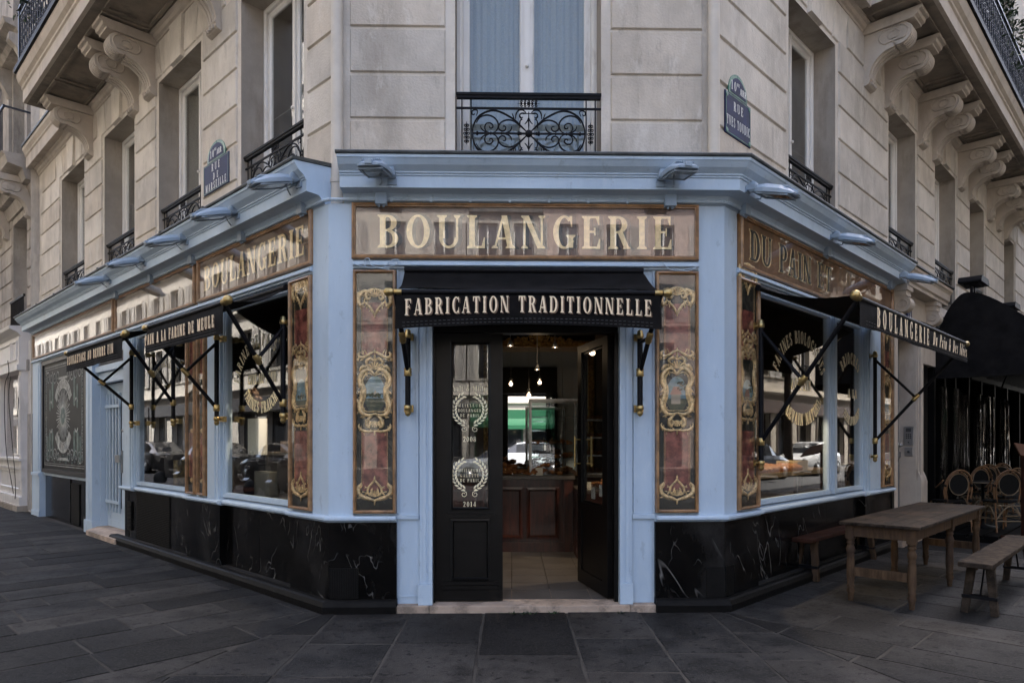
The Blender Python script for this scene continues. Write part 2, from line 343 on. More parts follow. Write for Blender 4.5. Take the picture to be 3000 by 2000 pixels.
SLABS = [dirty(dirty(dirty(mat("granite_slab_%s" % n, c, .75, var=.5, spec=.14, vscale=2.6, bump=1.0, bscale=110, detail=12), d, 1.3, .48, .68, .75, (1, 1, 1)), (.06, .055, .05), 55, .60, .72, .5, (1, 1, 1)), (.006, .006, .006), 13, .69, .71, .85, (1, 1, 1))
         for n, c, d in (("grey", (.0275, .0262, .0250), (.0095, .009, .0085)), ("dark", (.0155, .0150, .0146), (.0065, .006, .0058)), ("blue", (.0225, .0222, .0220), (.036, .033, .030)), ("warm", (.041, .038, .035), (.014, .013, .012)))]
MORTAR = mat("mortar_joint", (.060, .055, .049), .9, col2=(.030, .027, .024), vscale=1.4, spec=.15, bump=.6, bscale=60)
ASPH = mat("asphalt", (.032, .031, .031), .85, var=.2, vscale=20, bump=.5, bscale=100)
# ------------------------------------------------------------------ lettering: a roman alphabet drawn as polygons, cap height 1
def g_stem(x, w, y0=0., y1=1., b=True, t=True, s=.075):
    P = [[(x, y0), (x + w, y0), (x + w, y1), (x, y1)]]
    if b: P.append([(x - s, y0), (x + w + s, y0), (x + w + s, y0 + .035), (x + w, y0 + .10), (x, y0 + .10), (x - s, y0 + .035)])
    if t: P.append([(x - s, y1), (x - s, y1 - .035), (x, y1 - .10), (x + w, y1 - .10), (x + w + s, y1 - .035), (x + w + s, y1)])
    return P
def g_ring(cx, cy, rx, ry, w, h, a0=0, a1=360, n=18):
    P = []
    for i in range(n):
        a, b = R_(a0 + (a1 - a0) * i / n), R_(a0 + (a1 - a0) * (i + 1) / n)
        o = lambda t: (cx + rx * cos(t), cy + ry * sin(t)); q = lambda t: (cx + (rx - w) * cos(t), cy + (ry - h) * sin(t))
        P.append([q(a), o(a), o(b), q(b)])
    return P
def g_bar(x0, x1, y, t=.065): return [[(x0, y - t / 2), (x1, y - t / 2), (x1, y + t / 2), (x0, y + t / 2)]]
def g_diag(x0, y0, x1, y1, w): return [[(x0, y0), (x0 + w, y0), (x1 + w, y1), (x1, y1)]]
def g_foot(x, w, y=0, d=1, s=.07): return [[(x - s, y), (x + w + s, y), (x + w + s, y + d * .035), (x + w, y + d * .09), (x, y + d * .09), (x - s, y + d * .035)]]
def g_tick(x, y0, y1, t=.08): return [[(x, y0), (x + .035, y0), (x + .035, y1), (x, y1), (x - t, (y0 if abs(y0 - .5) > abs(y1 - .5) else y1))]]
T_, H_ = .19, .07
def g_bowl(x, cy, rx, ry, a0=-90, a1=90): return g_ring(x, cy, rx, ry, T_, H_, a0, a1, 12)
def _E(mid=True, low=True):
    P = g_stem(.08, T_) + g_bar(.2, .60, .965) + g_tick(.565, .72, 1.0, .10)
    if mid: P += g_bar(.2, .46, .52) + [[(.43, .40), (.47, .40), (.47, .64), (.43, .64)]]
    if low: P += g_bar(.2, .62, .035) + g_tick(.595, .30, 0., .10)
    return P
GL = {
 'A': (.78, g_diag(.05, 0, .34, 1, .075) + g_diag(.52, 0, .31, 1, .19) + g_bar(.17, .58, .30, .06) + g_foot(.05, .07) + g_foot(.52, .19)),
 'B': (.74, g_stem(.08, T_) + g_bar(.2, .36, .965) + g_bar(.2, .38, .53) + g_bar(.2, .38, .035) + g_bowl(.34, .757, .31, .243) + g_bowl(.36, .272, .34, .272)),
 'C': (.74, g_ring(.43, .5, .38, .51, T_, H_, 48, 312, 26) + g_tick(.66, .66, .99, .06) + g_tick(.66, .36, .01, .06)),
 'D': (.82, g_stem(.08, T_) + g_bar(.2, .38, .965) + g_bar(.2, .38, .035) + g_ring(.36, .5, .42, .5, T_, H_, -90, 90, 18)),
 'E': (.70, _E()), 'F': (.66, _E(True, False)), 'L': (.66, g_stem(.08, T_) + g_bar(.2, .60, .035) + g_tick(.575, .33, 0, .1)),
 'G': (.82, g_ring(.43, .5, .38, .51, T_, H_, 48, 330, 26) + g_tick(.66, .66, .99, .06) + g_stem(.56, .17, .03, .42, False, True)),
 'H': (.86, g_stem(.08, T_) + g_stem(.6, T_) + g_bar(.2, .64, .51)), 'I': (.36, g_stem(.085, T_)),
 'M': (1.0, g_stem(.08, .08) + g_diag(.40, 0, .08, 1, .17) + g_diag(.42, 0, .70, 1, .07) + g_stem(.72, T_)),
 'N': (.84, g_stem(.08, .075) + g_diag(.56, 0, .08, 1, .18) + g_stem(.665, .075)),
 'O': (.86, g_ring(.43, .5, .39, .51, T_, H_, 0, 360, 32)),
 'Q': (.86, g_ring(.43, .5, .39, .51, T_, H_, 0, 360, 32) + g_diag(.62, -.16, .44, .12, .16)),
 'P': (.70, g_stem(.08, T_) + g_bar(.2, .36, .965) + g_bar(.2, .36, .46) + g_ring(.34, .712, .33, .285, T_, H_, -90, 90, 14)),
 'R': (.78, g_stem(.08, T_) + g_bar(.2, .36, .965) + g_bar(.2, .40, .51) + g_bowl(.34, .737, .32, .262) + g_diag(.56, 0, .32, .53, .18) + g_foot(.58, .12)),
 'S': (.62, g_ring(.31, .745, .25, .265, .15, .07, 20, 285, 18) + g_ring(.31, .265, .27, .275, .17, .07, -160, 100, 18) + g_tick(.49, .70, .99, .05) + g_tick(.06, .02, .30, -.03)),
 'T': (.72, g_stem(.265, T_, t=False) + g_bar(.04, .68, .965) + g_tick(.645, .70, 1., .09) + [[(.04, .70), (.075, .70), (.16, 1.0), (.04, 1.0)]]),
 'U': (.82, g_stem(.08, T_, .3, 1, False) + g_stem(.65, .075, .3, 1, False) + g_ring(.405, .33, .325, .34, .13, .075, 180, 360, 16)),
 'V': (.76, g_diag(.29, 0, .04, 1, .19) + g_diag(.33, 0, .62, 1, .07) + g_foot(.04, .19, 1, -1) + g_foot(.62, .07, 1, -1)),
 'Y': (.74, g_stem(.27, T_, 0, .46, True, False) + g_diag(.27, .45, .04, 1, .19) + g_diag(.36, .45, .58, 1, .07) + g_foot(.04, .19, 1, -1) + g_foot(.58, .07, 1, -1)),
 '0': (.66, g_ring(.33, .5, .28, .51, .16, H_, 0, 360, 26)), '1': (.44, g_stem(.13, .17, t=False) + [[(.13, 1.), (.02, .86), (.02, .80), (.13, .86)]]),
 '2': (.62, g_ring(.30, .72, .26, .28, .15, .07, -35, 170, 16) + g_diag(.05, .05, .40, .56, .14) + g_bar(.05, .56, .05, .1)),
 '4': (.66, g_stem(.36, .16, 0, 1, True, False) + g_bar(.03, .62, .30, .08) + g_diag(.03, .30, .40, 1, .07)),
 '8': (.64, g_ring(.32, .75, .22, .26, .12, .06, 0, 360, 22) + g_ring(.32, .27, .26, .28, .15, .06, 0, 360, 22)),
 '3': (.6, g_ring(.27, .75, .24, .26, .14, .06, -80, 160, 16) + g_ring(.27, .27, .27, .28, .15, .06, -160, 85, 18)),
 '&': (.92, g_ring(.36, .76, .20, .25, .09, .06, 0, 360, 18) + g_ring(.34, .26, .29, .27, .14, .06, 60, 330, 18) + g_diag(.62, 0, .20, .70, .15) + g_diag(.58, .18, .76, .52, .07)),
 '-': (.4, g_bar(.06, .34, .42, .12)), "'": (.2, [[(.06, 1), (.16, 1), (.12, .72)]]), '*': (.4, g_ring(.2, .5, .15, .15, .12, .12, 0, 360, 8)),
}
def low():
    s = lambda x, h=.64, w=.14, b=True, t=True: g_stem(x, w, 0, h, b, t, .045)
    GL['a'] = (.50, s(.28, .44, .13, True, False) + g_ring(.22, .19, .20, .20, .12, .05, 40, 320, 14) + g_ring(.24, .43, .17, .21, .12, .06, 0, 160, 10))
    GL['u'] = (.56, s(.06, .64, .13, False) + s(.35, .64, .13) + g_ring(.235, .18, .175, .19, .11, .06, 180, 330, 10))
    GL['l'] = (.28, g_stem(.07, .14, 0, 1, True, True, .045)); GL['i'] = (.28, s(.07) + g_ring(.14, .86, .09, .09, .09, .09, 0, 360, 8))
    GL['t'] = (.36, g_stem(.10, .14, .06, .86, False, False) + g_bar(.02, .32, .61, .07) + g_ring(.24, .12, .14, .13, .10, .06, 180, 330, 8))
    GL['n'] = (.58, s(.05, .64, .13) + s(.36, .44, .13, True, False) + g_ring(.30, .43, .19, .22, .12, .06, 0, 130, 10))
    GL['d'] = (.54, g_stem(.32, .14, 0, 1, True, True, .045) + g_ring(.25, .32, .21, .33, .12, .05, 40, 320, 16))
    GL['e'] = (.48, g_ring(.24, .32, .21, .33, .12, .05, 20, 320, 16) + g_bar(.08, .42, .36, .05)); GL['\u00e9'] = (.48, GL['e'][1] + g_diag(.2, .78, .3, .98, .08))
    GL['s'] = (.42, g_ring(.21, .48, .15, .17, .10, .05, 20, 280, 12) + g_ring(.21, .17, .17, .18, .11, .05, -160, 95, 12))
low()
def text_w(t, wd, gap=.06): return sum((.42 if c == ' ' else GL[c][0]) * wd + gap for c in t) - gap
def text(mb, t, h, wd=1.0, gap=.06, place=None, x=0., z=0., y=0., th=.004, mat=0, shear=0., fit=None, dz=None):
    # flat cut letters of cap height h; every stroke stands .15 mm proud of the one before so that no two faces lie in one plane
    if fit: wd = wd * 1.0; gap = (fit / h - sum((.42 if c == ' ' else GL[c][0]) * wd for c in t)) / max(1, len(t) - 1)
    u = 0.; k = 0
    for c in t:
        if c == ' ': u += .42 * wd + gap; continue
        adv, polys = GL[c]
        for i, P in enumerate(polys):
            yy = y - th - (i % 7) * .00015
            if place: pts = [place(u, adv * wd, p[0] * wd, p[1]) for p in P]
            else: pts = [(x + (u + p[0] * wd + shear * p[1]) * h, z + p[1] * h + (dz(x + (u + p[0] * wd) * h) if dz else 0)) for p in P]
            n = len(pts); v = [(a, yy, b) for a, b in pts] + [(a, y, b) for a, b in pts]
            mb.add(v, [tuple(range(n))] + [(j, (j + 1) % n, n + (j + 1) % n, n + j) for j in range(n)], mat)
        u += adv * wd + gap
    return mb
def arc_text(mb, t, h, cx, cz, rx, rz, mid, top=True, wd=.8, gap=.1, y=0, th=.002, mat=0):
    # letters standing on an ellipse; mid is the angle (degrees) of the middle of the word
    tot = text_w(t, wd, gap) * h; r = (rx + rz) / 2
    def place(u, adv, px, pz):
        s = (u + adv / 2) * h - tot / 2
        a = R_(mid) - s / r if top else R_(mid) + s / r
        bx, bz = cx + rx * cos(a), cz + rz * sin(a)
        nx, nz = cos(a) / rx, sin(a) / rz; l = math.hypot(nx, nz); nx /= l; nz /= l
        if not top: nx, nz = -nx, -nz
        tx, tz = nz, -nx
        q = (px - adv / 2) * h
        return (bx + tx * q + nx * pz * h, bz + tz * q + nz * pz * h)
    return text(mb, t, h, wd, gap, place, y=y, th=th, mat=mat)

# ------------------------------------------------------------------ flat ornament strokes
def spiral(cx, cz, r0, r1, a0, turns, n=14):
    return [(cx + (r0 + (r1 - r0) * i / n) * cos(R_(a0) + turns * 2 * pi * i / n), cz + (r0 + (r1 - r0) * i / n) * sin(R_(a0) + turns * 2 * pi * i / n)) for i in range(n + 1)]
def smooth(pts, k=3):
    out = []
    n = len(pts)
    for i in range(n - 1):
        p0, p1, p2, p3 = pts[max(0, i - 1)], pts[i], pts[i + 1], pts[min(n - 1, i + 2)]
        for j in range(k):
            t = j / k
            out.append(tuple(.5 * ((2 * b) + (-a + c) * t + (2 * a - 5 * b + 4 * c - d) * t * t + (-a + 3 * b - 3 * c + d) * t ** 3) for a, b, c, d in zip(p0, p1, p2, p3)))
    return out + [pts[-1]]

# ------------------------------------------------------------------ ground: granite slabs on a mortar bed, road beyond
def clip(poly, hp):
    for a, b, c in hp:            # keep a*x + b*y <= c
        out = []
        for i in range(len(poly)):
            p, q = poly[i], poly[(i + 1) % len(poly)]; dp, dq = a * p[0] + b * p[1] - c, a * q[0] + b * q[1] - c
            if dp <= 0: out.append(p)
            if (dp < 0 < dq) or (dq < 0 < dp): t = dp / (dp - dq); out.append((p[0] + (q[0] - p[0]) * t, p[1] + (q[1] - p[1]) * t))
        poly = out
        if len(poly) < 3: return []
    return poly
def area(P): return abs(sum(P[i][0] * P[(i + 1) % len(P)][1] - P[(i + 1) % len(P)][0] * P[i][1] for i in range(len(P)))) / 2
def half(p, q, keep):
    a, b = q[1] - p[1], -(q[0] - p[0]); c = a * p[0] + b * p[1]
    return (a, b, c) if a * keep[0] + b * keep[1] <= c else (-a, -b, -c)
rs = random.Random(3)
def ripple(x, y):
    return .004 * sin(1.7 * x + .6) * cos(1.3 * y)
def slab(mb, P):
    # worn slab: slightly tilted and lifted, with a rounded arris of two small steps
    if len(P) < 3 or area(P) < .02: return
    cx, cy = sum(p[0] for p in P) / len(P), sum(p[1] for p in P) / len(P); hp = []
    for i, p in enumerate(P):     # the joint is the same width all round
        q = P[(i + 1) % len(P)]; l = math.hypot(q[0] - p[0], q[1] - p[1])
        if l > 1e-4: a, b, c = half(p, q, (cx, cy)); hp.append((a, b, c - .0075 * l))
    P = clip(P, hp)
    if len(P) < 3: return
    Q = []
    for i, p in enumerate(P):     # subdivide edges and wobble them
        q = P[(i + 1) % len(P)]; n = max(1, int(math.hypot(q[0] - p[0], q[1] - p[1]) / .14))
        for j in range(n):
            t = j / n; Q.append((p[0] + (q[0] - p[0]) * t + rs.uniform(-.005, .005), p[1] + (q[1] - p[1]) * t + rs.uniform(-.005, .005)))
    dz = rs.uniform(-.0015, .002); tx, ty = rs.uniform(-.003, .003), rs.uniform(-.003, .003)
    m = rs.choice((0, 0, 0, 1, 1, 2, 2, 3)); ring = []
    for gap, z in ((.0, -.012), (.004, -.003), (.011, 0.)):
        ring.append([])
        for x, y in Q:
            l = max(.02, math.hypot(x - cx, y - cy)); k = 1 - gap / l
            ring[-1].append((cx + (x - cx) * k, cy + (y - cy) * k, z + dz + tx * (x - cx) + ty * (y - cy)))
    n = len(Q); mb.add(ring[0] + ring[1] + ring[2], [(r * n + i, r * n + (i + 1) % n, (r + 1) * n + (i + 1) % n, (r + 1) * n + i) for r in (0, 1) for i in range(n)] + [tuple(range(2 * n, 3 * n))], m)
def slab_grid(mb, o, du, dv, u0, u1, v0, v1, rows, lens, hp, off=0.):
    u = u0; k = 0
    while u < u1:
        wd = rows[k % len(rows)] * rs.uniform(.93, 1.07); v = v0 - rs.uniform(0, 1) * lens[1]; k += 1
        while v < v1:
            ln = rs.uniform(*lens)
            P = [(o[0] + du[0] * a + dv[0] * b, o[1] + du[1] * a + dv[1] * b) for a, b in ((u, v), (u + wd, v), (u + wd, v + ln), (u, v + ln))]
            P = clip(P, hp)
            if P: slab(mb, P)
            v += ln
        u += wd
nL = (-cos(TL), -sin(TL)); nR = (cos(TR), -sin(TR))
lineL = ((-1.66, 5.88), (-2.23, 4.31)); lineR = ((1.84, 5.99), (2.41, 4.28))
pv = MB()
hC = [half(*lineL, (0, 4)), half(*lineR, (0, 4)), (0, 1, 6.03), (0, -1, 6)]
for i, (a, b) in enumerate(zip((-5, -4.2, -3.5, -2.8, -2.15, -1.51, -.87, -.24, .47, 1.09, 1.70, 2.4, 3.1, 3.8, 4.5), (-4.2, -3.5, -2.8, -2.15, -1.51, -.87, -.24, .47, 1.09, 1.70, 2.4, 3.1, 3.8, 4.5, 5.2))):
    y = 6.04
    while y > -4:
        ln = rs.uniform(.6, 1.25)
        P = clip([(a, y - ln), (b, y - ln), (b, y), (a, y)], hC)
        if P: slab(pv, P)
        y -= ln
sideL = [half(*lineL, (-8, 6)), half(CLp, (CLp[0] + dL[0], CLp[1] + dL[1]), (0, 0))]
slab_grid(pv, CLp, (-dL[0], -dL[1]), nL, -5.5, 22, -.05, 4.3, (.44, .5, .40, .54), (.6, 1.15), sideL)
sideR = [half(*lineR, (8, 6)), half(CRp, (CRp[0] + dR[0], CRp[1] + dR[1]), (0, 0))]
slab_grid(pv, CRp, dR, nR, -5.5, 24, -.05, 4.3, (.46, .54, .42, .58), (.6, 1.15), sideR)
struct(pv.build("pavement", SLABS))
def off(p, n, d): return (p[0] + n[0] * d, p[1] + n[1] * d)
def along(p, d, t): return (p[0] + d[0] * t, p[1] + d[1] * t)
far = [along(CLp, dL, -45), CLp, CRp, along(CRp, dR, 45)]
edge = [off(far[3], nR, 4.4), off(along(CRp, dR, -4.2), nR, 4.4), (1.6, -3.6), (-1.6, -3.6), off(along(CLp, dL, 4.2), nL, 4.4), off(far[0], nL, 4.4)]
inner = [(far[0][0] + 6, far[0][1] + 6), (0, 30), (far[3][0] - 6, far[3][1] + 6)]
mb = MB(); mb.prism([far[0]] + inner + [far[3]] + edge, 'z', -.2, -.0042); struct(mb.build("pavement_bed", MORTAR))
kb = MB()
for p, q in zip(edge, edge[1:]):
    d = Vector((q[0] - p[0], q[1] - p[1])); n = max(1, int(d.length / 1.0))
    for i in range(n):
        a, b = Vector(p) + d * (i / n), Vector(p) + d * ((i + 1) / n - .006 / max(.1, d.length)); o = Vector((-d.y, d.x)).normalized()
        kb.prism([tuple(a), tuple(b), tuple(b + o * .2), tuple(a + o * .2)], 'z', -.2, rs.uniform(.0, .004), rs.choice((0, 1, 3)))
struct(kb.build("kerb", SLABS))
mb = MB(); mb.quad((-300, -300, -.13), (300, -300, -.13), (300, 300, -.13), (-300, 300, -.13)); struct(mb.build("road", ASPH))

# ------------------------------------------------------------------ the corner building above the shop
bld = thing("corner_building", "cream limestone corner building with coursed walls, iron window railings and bracketed balconies", "building", W, (0, 9, 0))
YS, YW = .15, .42                          # stone face and window plane
CS = YS * ML, YS * MR
WIN = {'F': [(-.504, .80)], 'L': [(-2.052, -.70), (-4.557, -3.142), (-6.968, -5.539), (-9.572, -8.092)], 'R': [(1.729, 3.106), (5.2, 6.555), (7.747, 9.17), (10.372, 11.681), (13.915, 15.2), (16.9, 18.2)]}
EXT = {'F': (XL + CS[0], XR - CS[1]), 'L': (-11.36, -CS[0]), 'R': (CS[1], 22.)}
FR = {'F': F, 'L': L, 'R': R}
ZT, ZW0 = 6.26, 3.92
st = MB(); blk = MB()
def block(mb, x0, x1, z0, z1, y=YS, d=.020, c=.010, slant=0):
    if x1 - x0 < .06: return
    j = .002
    o = [(x0 + slant * 0, z0), (x1, z0), (x1 + slant, z1), (x0 + slant, z1)] if not isinstance(slant, tuple) else [(x0, z0), (x1, z0), (x1 + slant[1], z1), (x0 + slant[0], z1)]
    i_ = [(o[0][0] + c, z0 + c), (o[1][0] - c, z0 + c), (o[2][0] - c, z1 - c), (o[3][0] + c, z1 - c)]
    d += rs.uniform(-.0015, .0015)
    v = [(a, y - .001, b) for a, b in o] + [(a, y - d, b) for a, b in i_]
    mb.add(v, [(4, 5, 6, 7)] + [(k, (k + 1) % 4, 4 + (k + 1) % 4, 4 + k) for k in range(4)], rs.choice((0, 0, 1, 1, 2)))
COURSES = [3.55, 3.92, 4.327, 4.733, 5.14, 5.546, 5.953, 6.36]
for k in 'FLR':
    st.M = blk.M = FR[k]; x0, x1 = EXT[k]
    st.wall(x0, x1, 3.3, 19.5, YS, YW + .05, [(a, b, ZW0 - .15, ZT) for a, b in WIN[k]] + [(a - .02, b + .02, 7.5, 10.4) for a, b in WIN[k]] + [(a, b, 11.4, 13.8) for a, b in WIN[k]] + [(a, b, 14.8, 17.0) for a, b in WIN[k]], 0, 1)
    piers = [x0 + (.02 if k != 'F' else .09)] + [e for a, b in sorted(WIN[k]) for e in (a - .085, b + .085)] + [x1 - (.02 if k != 'F' else .09)]
    if k == 'L': piers[-1] -= .06; piers[0] += .22
    if k == 'R': piers[0] += .06
    for i in range(0, len(piers), 2):
        a, b = piers[i], piers[i + 1]
        for z0, z1 in zip(COURSES, COURSES[1:]):
            if k == 'R' and z1 < 4.0 and a > 4.5: pass
            n = max(1, round((b - a) / 2.4)); sh = .35 if (COURSES.index(z0) % 2) else 0
            block(blk, a, b, z0 + .012, z1 - .012)
    for a, b in WIN[k]:                     # flat arch of slanted voussoirs with a keystone over each window
        c = (a + b) / 2; ws = (b - a + .5) / 5
        for q in range(5):
            xa, xb = c + (q - 2.5) * ws, c + (q - 1.5) * ws; s0, s1 = (q - 2.5) * .07, (q - 1.5) * .07
            block(blk, xa + .008, xb - .008, ZT + .055 - (.045 if q == 2 else 0), 6.80, YS, .017 + (.03 if q == 2 else 0), .012, (s0, s1))
    for i in range(0, len(piers), 2):
        a, b = piers[i] + (.2 if i else 0), piers[i + 1] - .2
        if b - a > .3: block(blk, a + .1, b - .1, 6.375, 6.80)
st.M = W
st.build("wall", [STONE, REVEAL], bld); blk.split("ashlar_course", STONES, bld, tol=.05)
ins = MB()
for k, (a, b) in (('F', (-1.35, 1.6)), ('L', (-11.2, -1.0)), ('R', (1.0, 21.5))):
    ins.M = FR[k]; ins.box(a, b, 2.1, 2.2, 3.95, 6.6); ins.box(a, b, .6, 2.1, 3.86, 3.94); ins.box(a, b, .6, 2.1, 6.61, 6.7)
ins.build("room_interior", ROOMIN, bld)
rf = MB(); rf.prism([along(CLp, dL, -11.4), CLp, CRp, along(CRp, dR, 22), (8, 32), (-2, 26)], 'z', 19.5, 20.2); rf.build("roof", ZINC, bld)
bk = MB(); P_ = [along(CLp, dL, -11.3), (-2, 26), (8, 32), along(CRp, dR, 21.9)]
for p, q in zip(P_, P_[1:]): bk.quad((p[0], p[1], 0), (q[0], q[1], 0), (q[0], q[1], 19.5), (p[0], p[1], 19.5))
bk.build("rear_wall", STONE, bld)
# coving under the string course, the string course and the two balconies
def coving(mb, x0, x1, m0=0, m1=0): mb.band([(-.16, 6.80), (-.13, 6.80), (-.125, 6.83), (-.10, 6.845), (-.085, 6.885), (-.045, 6.90), (-.045, 6.925), (-.16, 6.925)], x0, x1, m0, m1)
STR = [(-.16, 6.92), (.04, 6.92), (.04, 6.90), (.07, 6.90), (.07, 7.12), (.09, 7.14), (.09, 7.17), (.13, 7.24), (.13, 7.30), (-.16, 7.33)]
sc = MB(L); coving(sc, -11.36, -.0, 0, ML); sc.band(STR, -11.36, -8.20); sc.band(STR, -1.95, 0, 0, ML)
sc.M = F; coving(sc, XL, XR, ML, MR); sc.band(STR, XL, XR, ML, MR)
sc.M = R; coving(sc, 0, 22, MR, 0); sc.band(STR, 0, 3.72, MR, 0)
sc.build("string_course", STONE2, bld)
RIM = MB(L); RIM.band([(.10, 7.305), (.15, 7.305), (.15, 7.345), (-.15, 7.36), (-.15, 7.335)], -11.38, -8.25); RIM.build("string_course_flashing", ZINC, bld)
def balcony(M, x0, x1, name="balcony"):
    b = MB(M); p = .70                       # outward of plane 0; the stone face is at -.15
    b.band([(-.15, 6.926), (p - .0, 6.926), (p, 7.12), (p + .02, 7.14), (p + .02, 7.18), (p + .06, 7.22), (p + .085, 7.30), (p + .085, 7.37), (-.15, 7.37)], x0, x1)
    b.band([(p + .095, 7.372), (p + .12, 7.375), (p + .12, 7.455), (-.15, 7.46), (-.15, 7.372)], x0 - .02, x1 + .02, mat=1)
    s_ = MB(M)                                # sunk panels with raised frames under the slab
    n = max(2, round((x1 - x0) / 1.35))
    for i in range(n):
        a, c = x0 + .12 + (x1 - x0 - .24) * i / n, x0 + .12 + (x1 - x0 - .24) * (i + 1) / n
        for u0, u1, v0, v1 in ((a + .04, c - .04, .50, .54), (a + .04, c - .04, -.02, .02), (a + .04, a + .08, .02, .50), (c - .08, c - .04, .02, .50)):
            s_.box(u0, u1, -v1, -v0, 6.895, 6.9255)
    o = b.build("balcony_slab", [STONE2, IRON], bld); s_.build("soffit_moulding", SOFFIT, o)
    s_ = MB(M); s_.box(x0 + .01, x1 - .01, -(p - .05), .10, 6.9225, 6.9252); s_.build("soffit_panel", SOFFIT, o)  # darker stone sheet covering the underside of the slab
    r = MB(M); y = -(p + .04); z0, z1 = 7.45, 8.42
    r.box(x0, x1, y - .022, y + .022, z1, z1 + .035); r.box(x0, x1, y - .01, y + .01, z0 + .06, z0 + .08); r.box(x0, x1, y - .01, y + .01, z1 - .12, z1 - .10)
    q = x0 + .05; i = 0
    while q < x1:
        r.tube([(q, y, z0), (q, y, z1)], .009, 5)
        for zz, sg in ((z0 + .26, 1), (z0 + .52, -1), (z0 + .76, 1)):
            s = [(q + .075 + sg * a, y, zz + b_) for a, b_ in spiral(-.02, 0, .055, .012, 200, 1.25, 10)]
            r.tube(s, .0065, 4); r.tube([(q + .075 - sg * a, y, zz - .1 - b_) for a, b_ in spiral(-.02, 0, .05, .01, 200, 1.25, 10)], .0065, 4)
        q += .15; i += 1
    for xe in (x0, x1):
        r.box(xe - .02, xe + .02, y - .02, y + .02, z0, z1); r.box(xe - .011, xe + .011, y + .02, .15, z1, z1 + .03)
        for t in range(5): r.tube([(xe, y + .16 + t * .15, z0), (xe, y + .16 + t * .15, z1)], .009, 5)
    r.build("balcony_railing", IRON2, bld)
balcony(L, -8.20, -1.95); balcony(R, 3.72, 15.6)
# scrolled corbels
def corbel(M, xc, wd=.25):
    c = MB(M); a, b = xc - wd / 2, xc + wd / 2; o = .15
    q = [(-y, z) for y, z in []]
    def pr(pts, a, b, smooth=False): c.prism([(o - p, z) for p, z in pts], 'x', a, b, 0, smooth)
    pr([(0, 6.89), (.70, 6.89), (.70, 6.85), (.665, 6.84), (.655, 6.80), (.62, 6.785), (.615, 6.765), (0, 6.765)], a - .035, b + .035)
    vol = [(.44 + .135 * cos(t), 6.645 + .135 * sin(t)) for t in [R_(80 - i * 15) for i in range(15)]]
    body = [(0, 6.764), (.42, 6.764)] + vol + [(.37, 6.56), (.37, 6.50)] + [(.37 - .29 * sin(R_(i * 9)), 6.20 + .30 * cos(R_(i * 9))) for i in range(0, 11)] + [(0, 6.20)]
    pr(body, a, b)
    pr([(0, 6.20), (.105, 6.20), (.105, 6.185), (.09, 6.17), (.09, 6.14), (.07, 6.12), (0, 6.10)], a - .015, b + .015)
    for i in range(3):                        # fluted soffit of the arc
        xx = a + wd * (i + 1) / 4
        c.tube([(xx, o - (.37 - .29 * sin(R_(t * 9))), 6.20 + .30 * cos(R_(t * 9)) - .002) for t in range(0, 11)], .017, 6)
    for i in range(4): c.tube([(a + wd * (i + 1) / 5, o - p, z) for p, z in [(.44 + .135 * cos(R_(70 - t * 18)), 6.645 + .135 * sin(R_(70 - t * 18))) for t in range(11)]], .014, 5)
    for sx in (a - .002, b + .002):           # raised oval on each cheek
        for ra, rb, th in ((.165, .088, .011), (.105, .05, .008)):
            c.tube([(sx, o - (.37 + (ra - .088) * (1 if cos(t) > 0 else -1) + rb * cos(t)), 6.655 + rb * sin(t)) for t in [2 * pi * i / 24 for i in range(24)]], th, 5, closed=True)
    for i in range(3): c.box(a + .045 + i * .07, a + .075 + i * .07, o - .112, o - .09, 6.125, 6.165); c.box(a + .045 + i * .07, a + .075 + i * .07, o - .382, o - .36, 6.50, 6.54)
    return c.build("corbel", STONE2, bld)
for x in (-7.63, -5.43, -4.76, -2.64): corbel(L, x)
for x in (4.22, 5.08, 6.78, 7.64, 9.42, 10.30, 12.02, 13.0, 14.0): corbel(R, x)
# casement windows and their iron railings
def window(k, x0, x1, curtain=False, ajar=0, z0=3.86, z1=ZT):
    M = FR[k]; f = MB(M); y = YW
    f.moulding(x0 + .002, x1 - .002, z0, z1 - .002, [(0, y + .05), (0, y - .015), (.03, y - .02), (.045, y - .01), (.05, y + .012), (.05, y + .05)])
    c = (x0 + x1) / 2
    for a, b in ((x0 + .052, c - .002), (c + .002, x1 - .052)):
        f.moulding(a, b, z0 + .052, z1 - .054, [(0, y + .045), (0, y + .014), (.012, y + .006), (.052, y + .006), (.066, y + .022), (.066, y + .045)])
    f.box(c - .028, c + .028, y - .012, y + .004, z0 + .055, z1 - .056); f.ball((c + .0, y - .03, 4.95), .018, 8)
    o = f.build("window", WHITE, bld)
    for a, b in ((x0 + .11, c - .06), (c + .06, x1 - .11)):
        g = MB(M); g.box(a, b, y + .026, y + .031, z0 + .11, z1 - .112); g.build("pane", GLASSF if k == 'F' else GLASSU, o)
    if curtain:
        cu = MB(M); n = 60
        for s in range(2):
            a, b = ((x0 + .06, c - .02), (c + .02, x1 - .06))[s]
            v = [(a + (b - a) * i / n, y + .10 + .012 * sin(i * .9) + .006 * sin(i * 2.3), z) for z in (z0 + .06, z1 - .05) for i in range(n + 1)]
            cu.add(v, [(i, i + 1, n + 2 + i, n + 1 + i) for i in range(n)], 0, True)
        cu.build("curtain", CURT, o)
    return o
window('F', *WIN['F'][0], curtain=True)
for i, q in enumerate(WIN['L']): window('L', *q)
for i, q in enumerate(WIN['R']): window('R', *q)
for i, q in enumerate(WIN['L'][1:2]):       # a pale blind half drawn behind one window
    cu = MB(L); cu.box(q[0] + .08, q[1] - .08, YW + .09, YW + .095, 4.0, 6.2); cu.build("blind", mat("grey_blind", (.30, .28, .25), .9), bld)
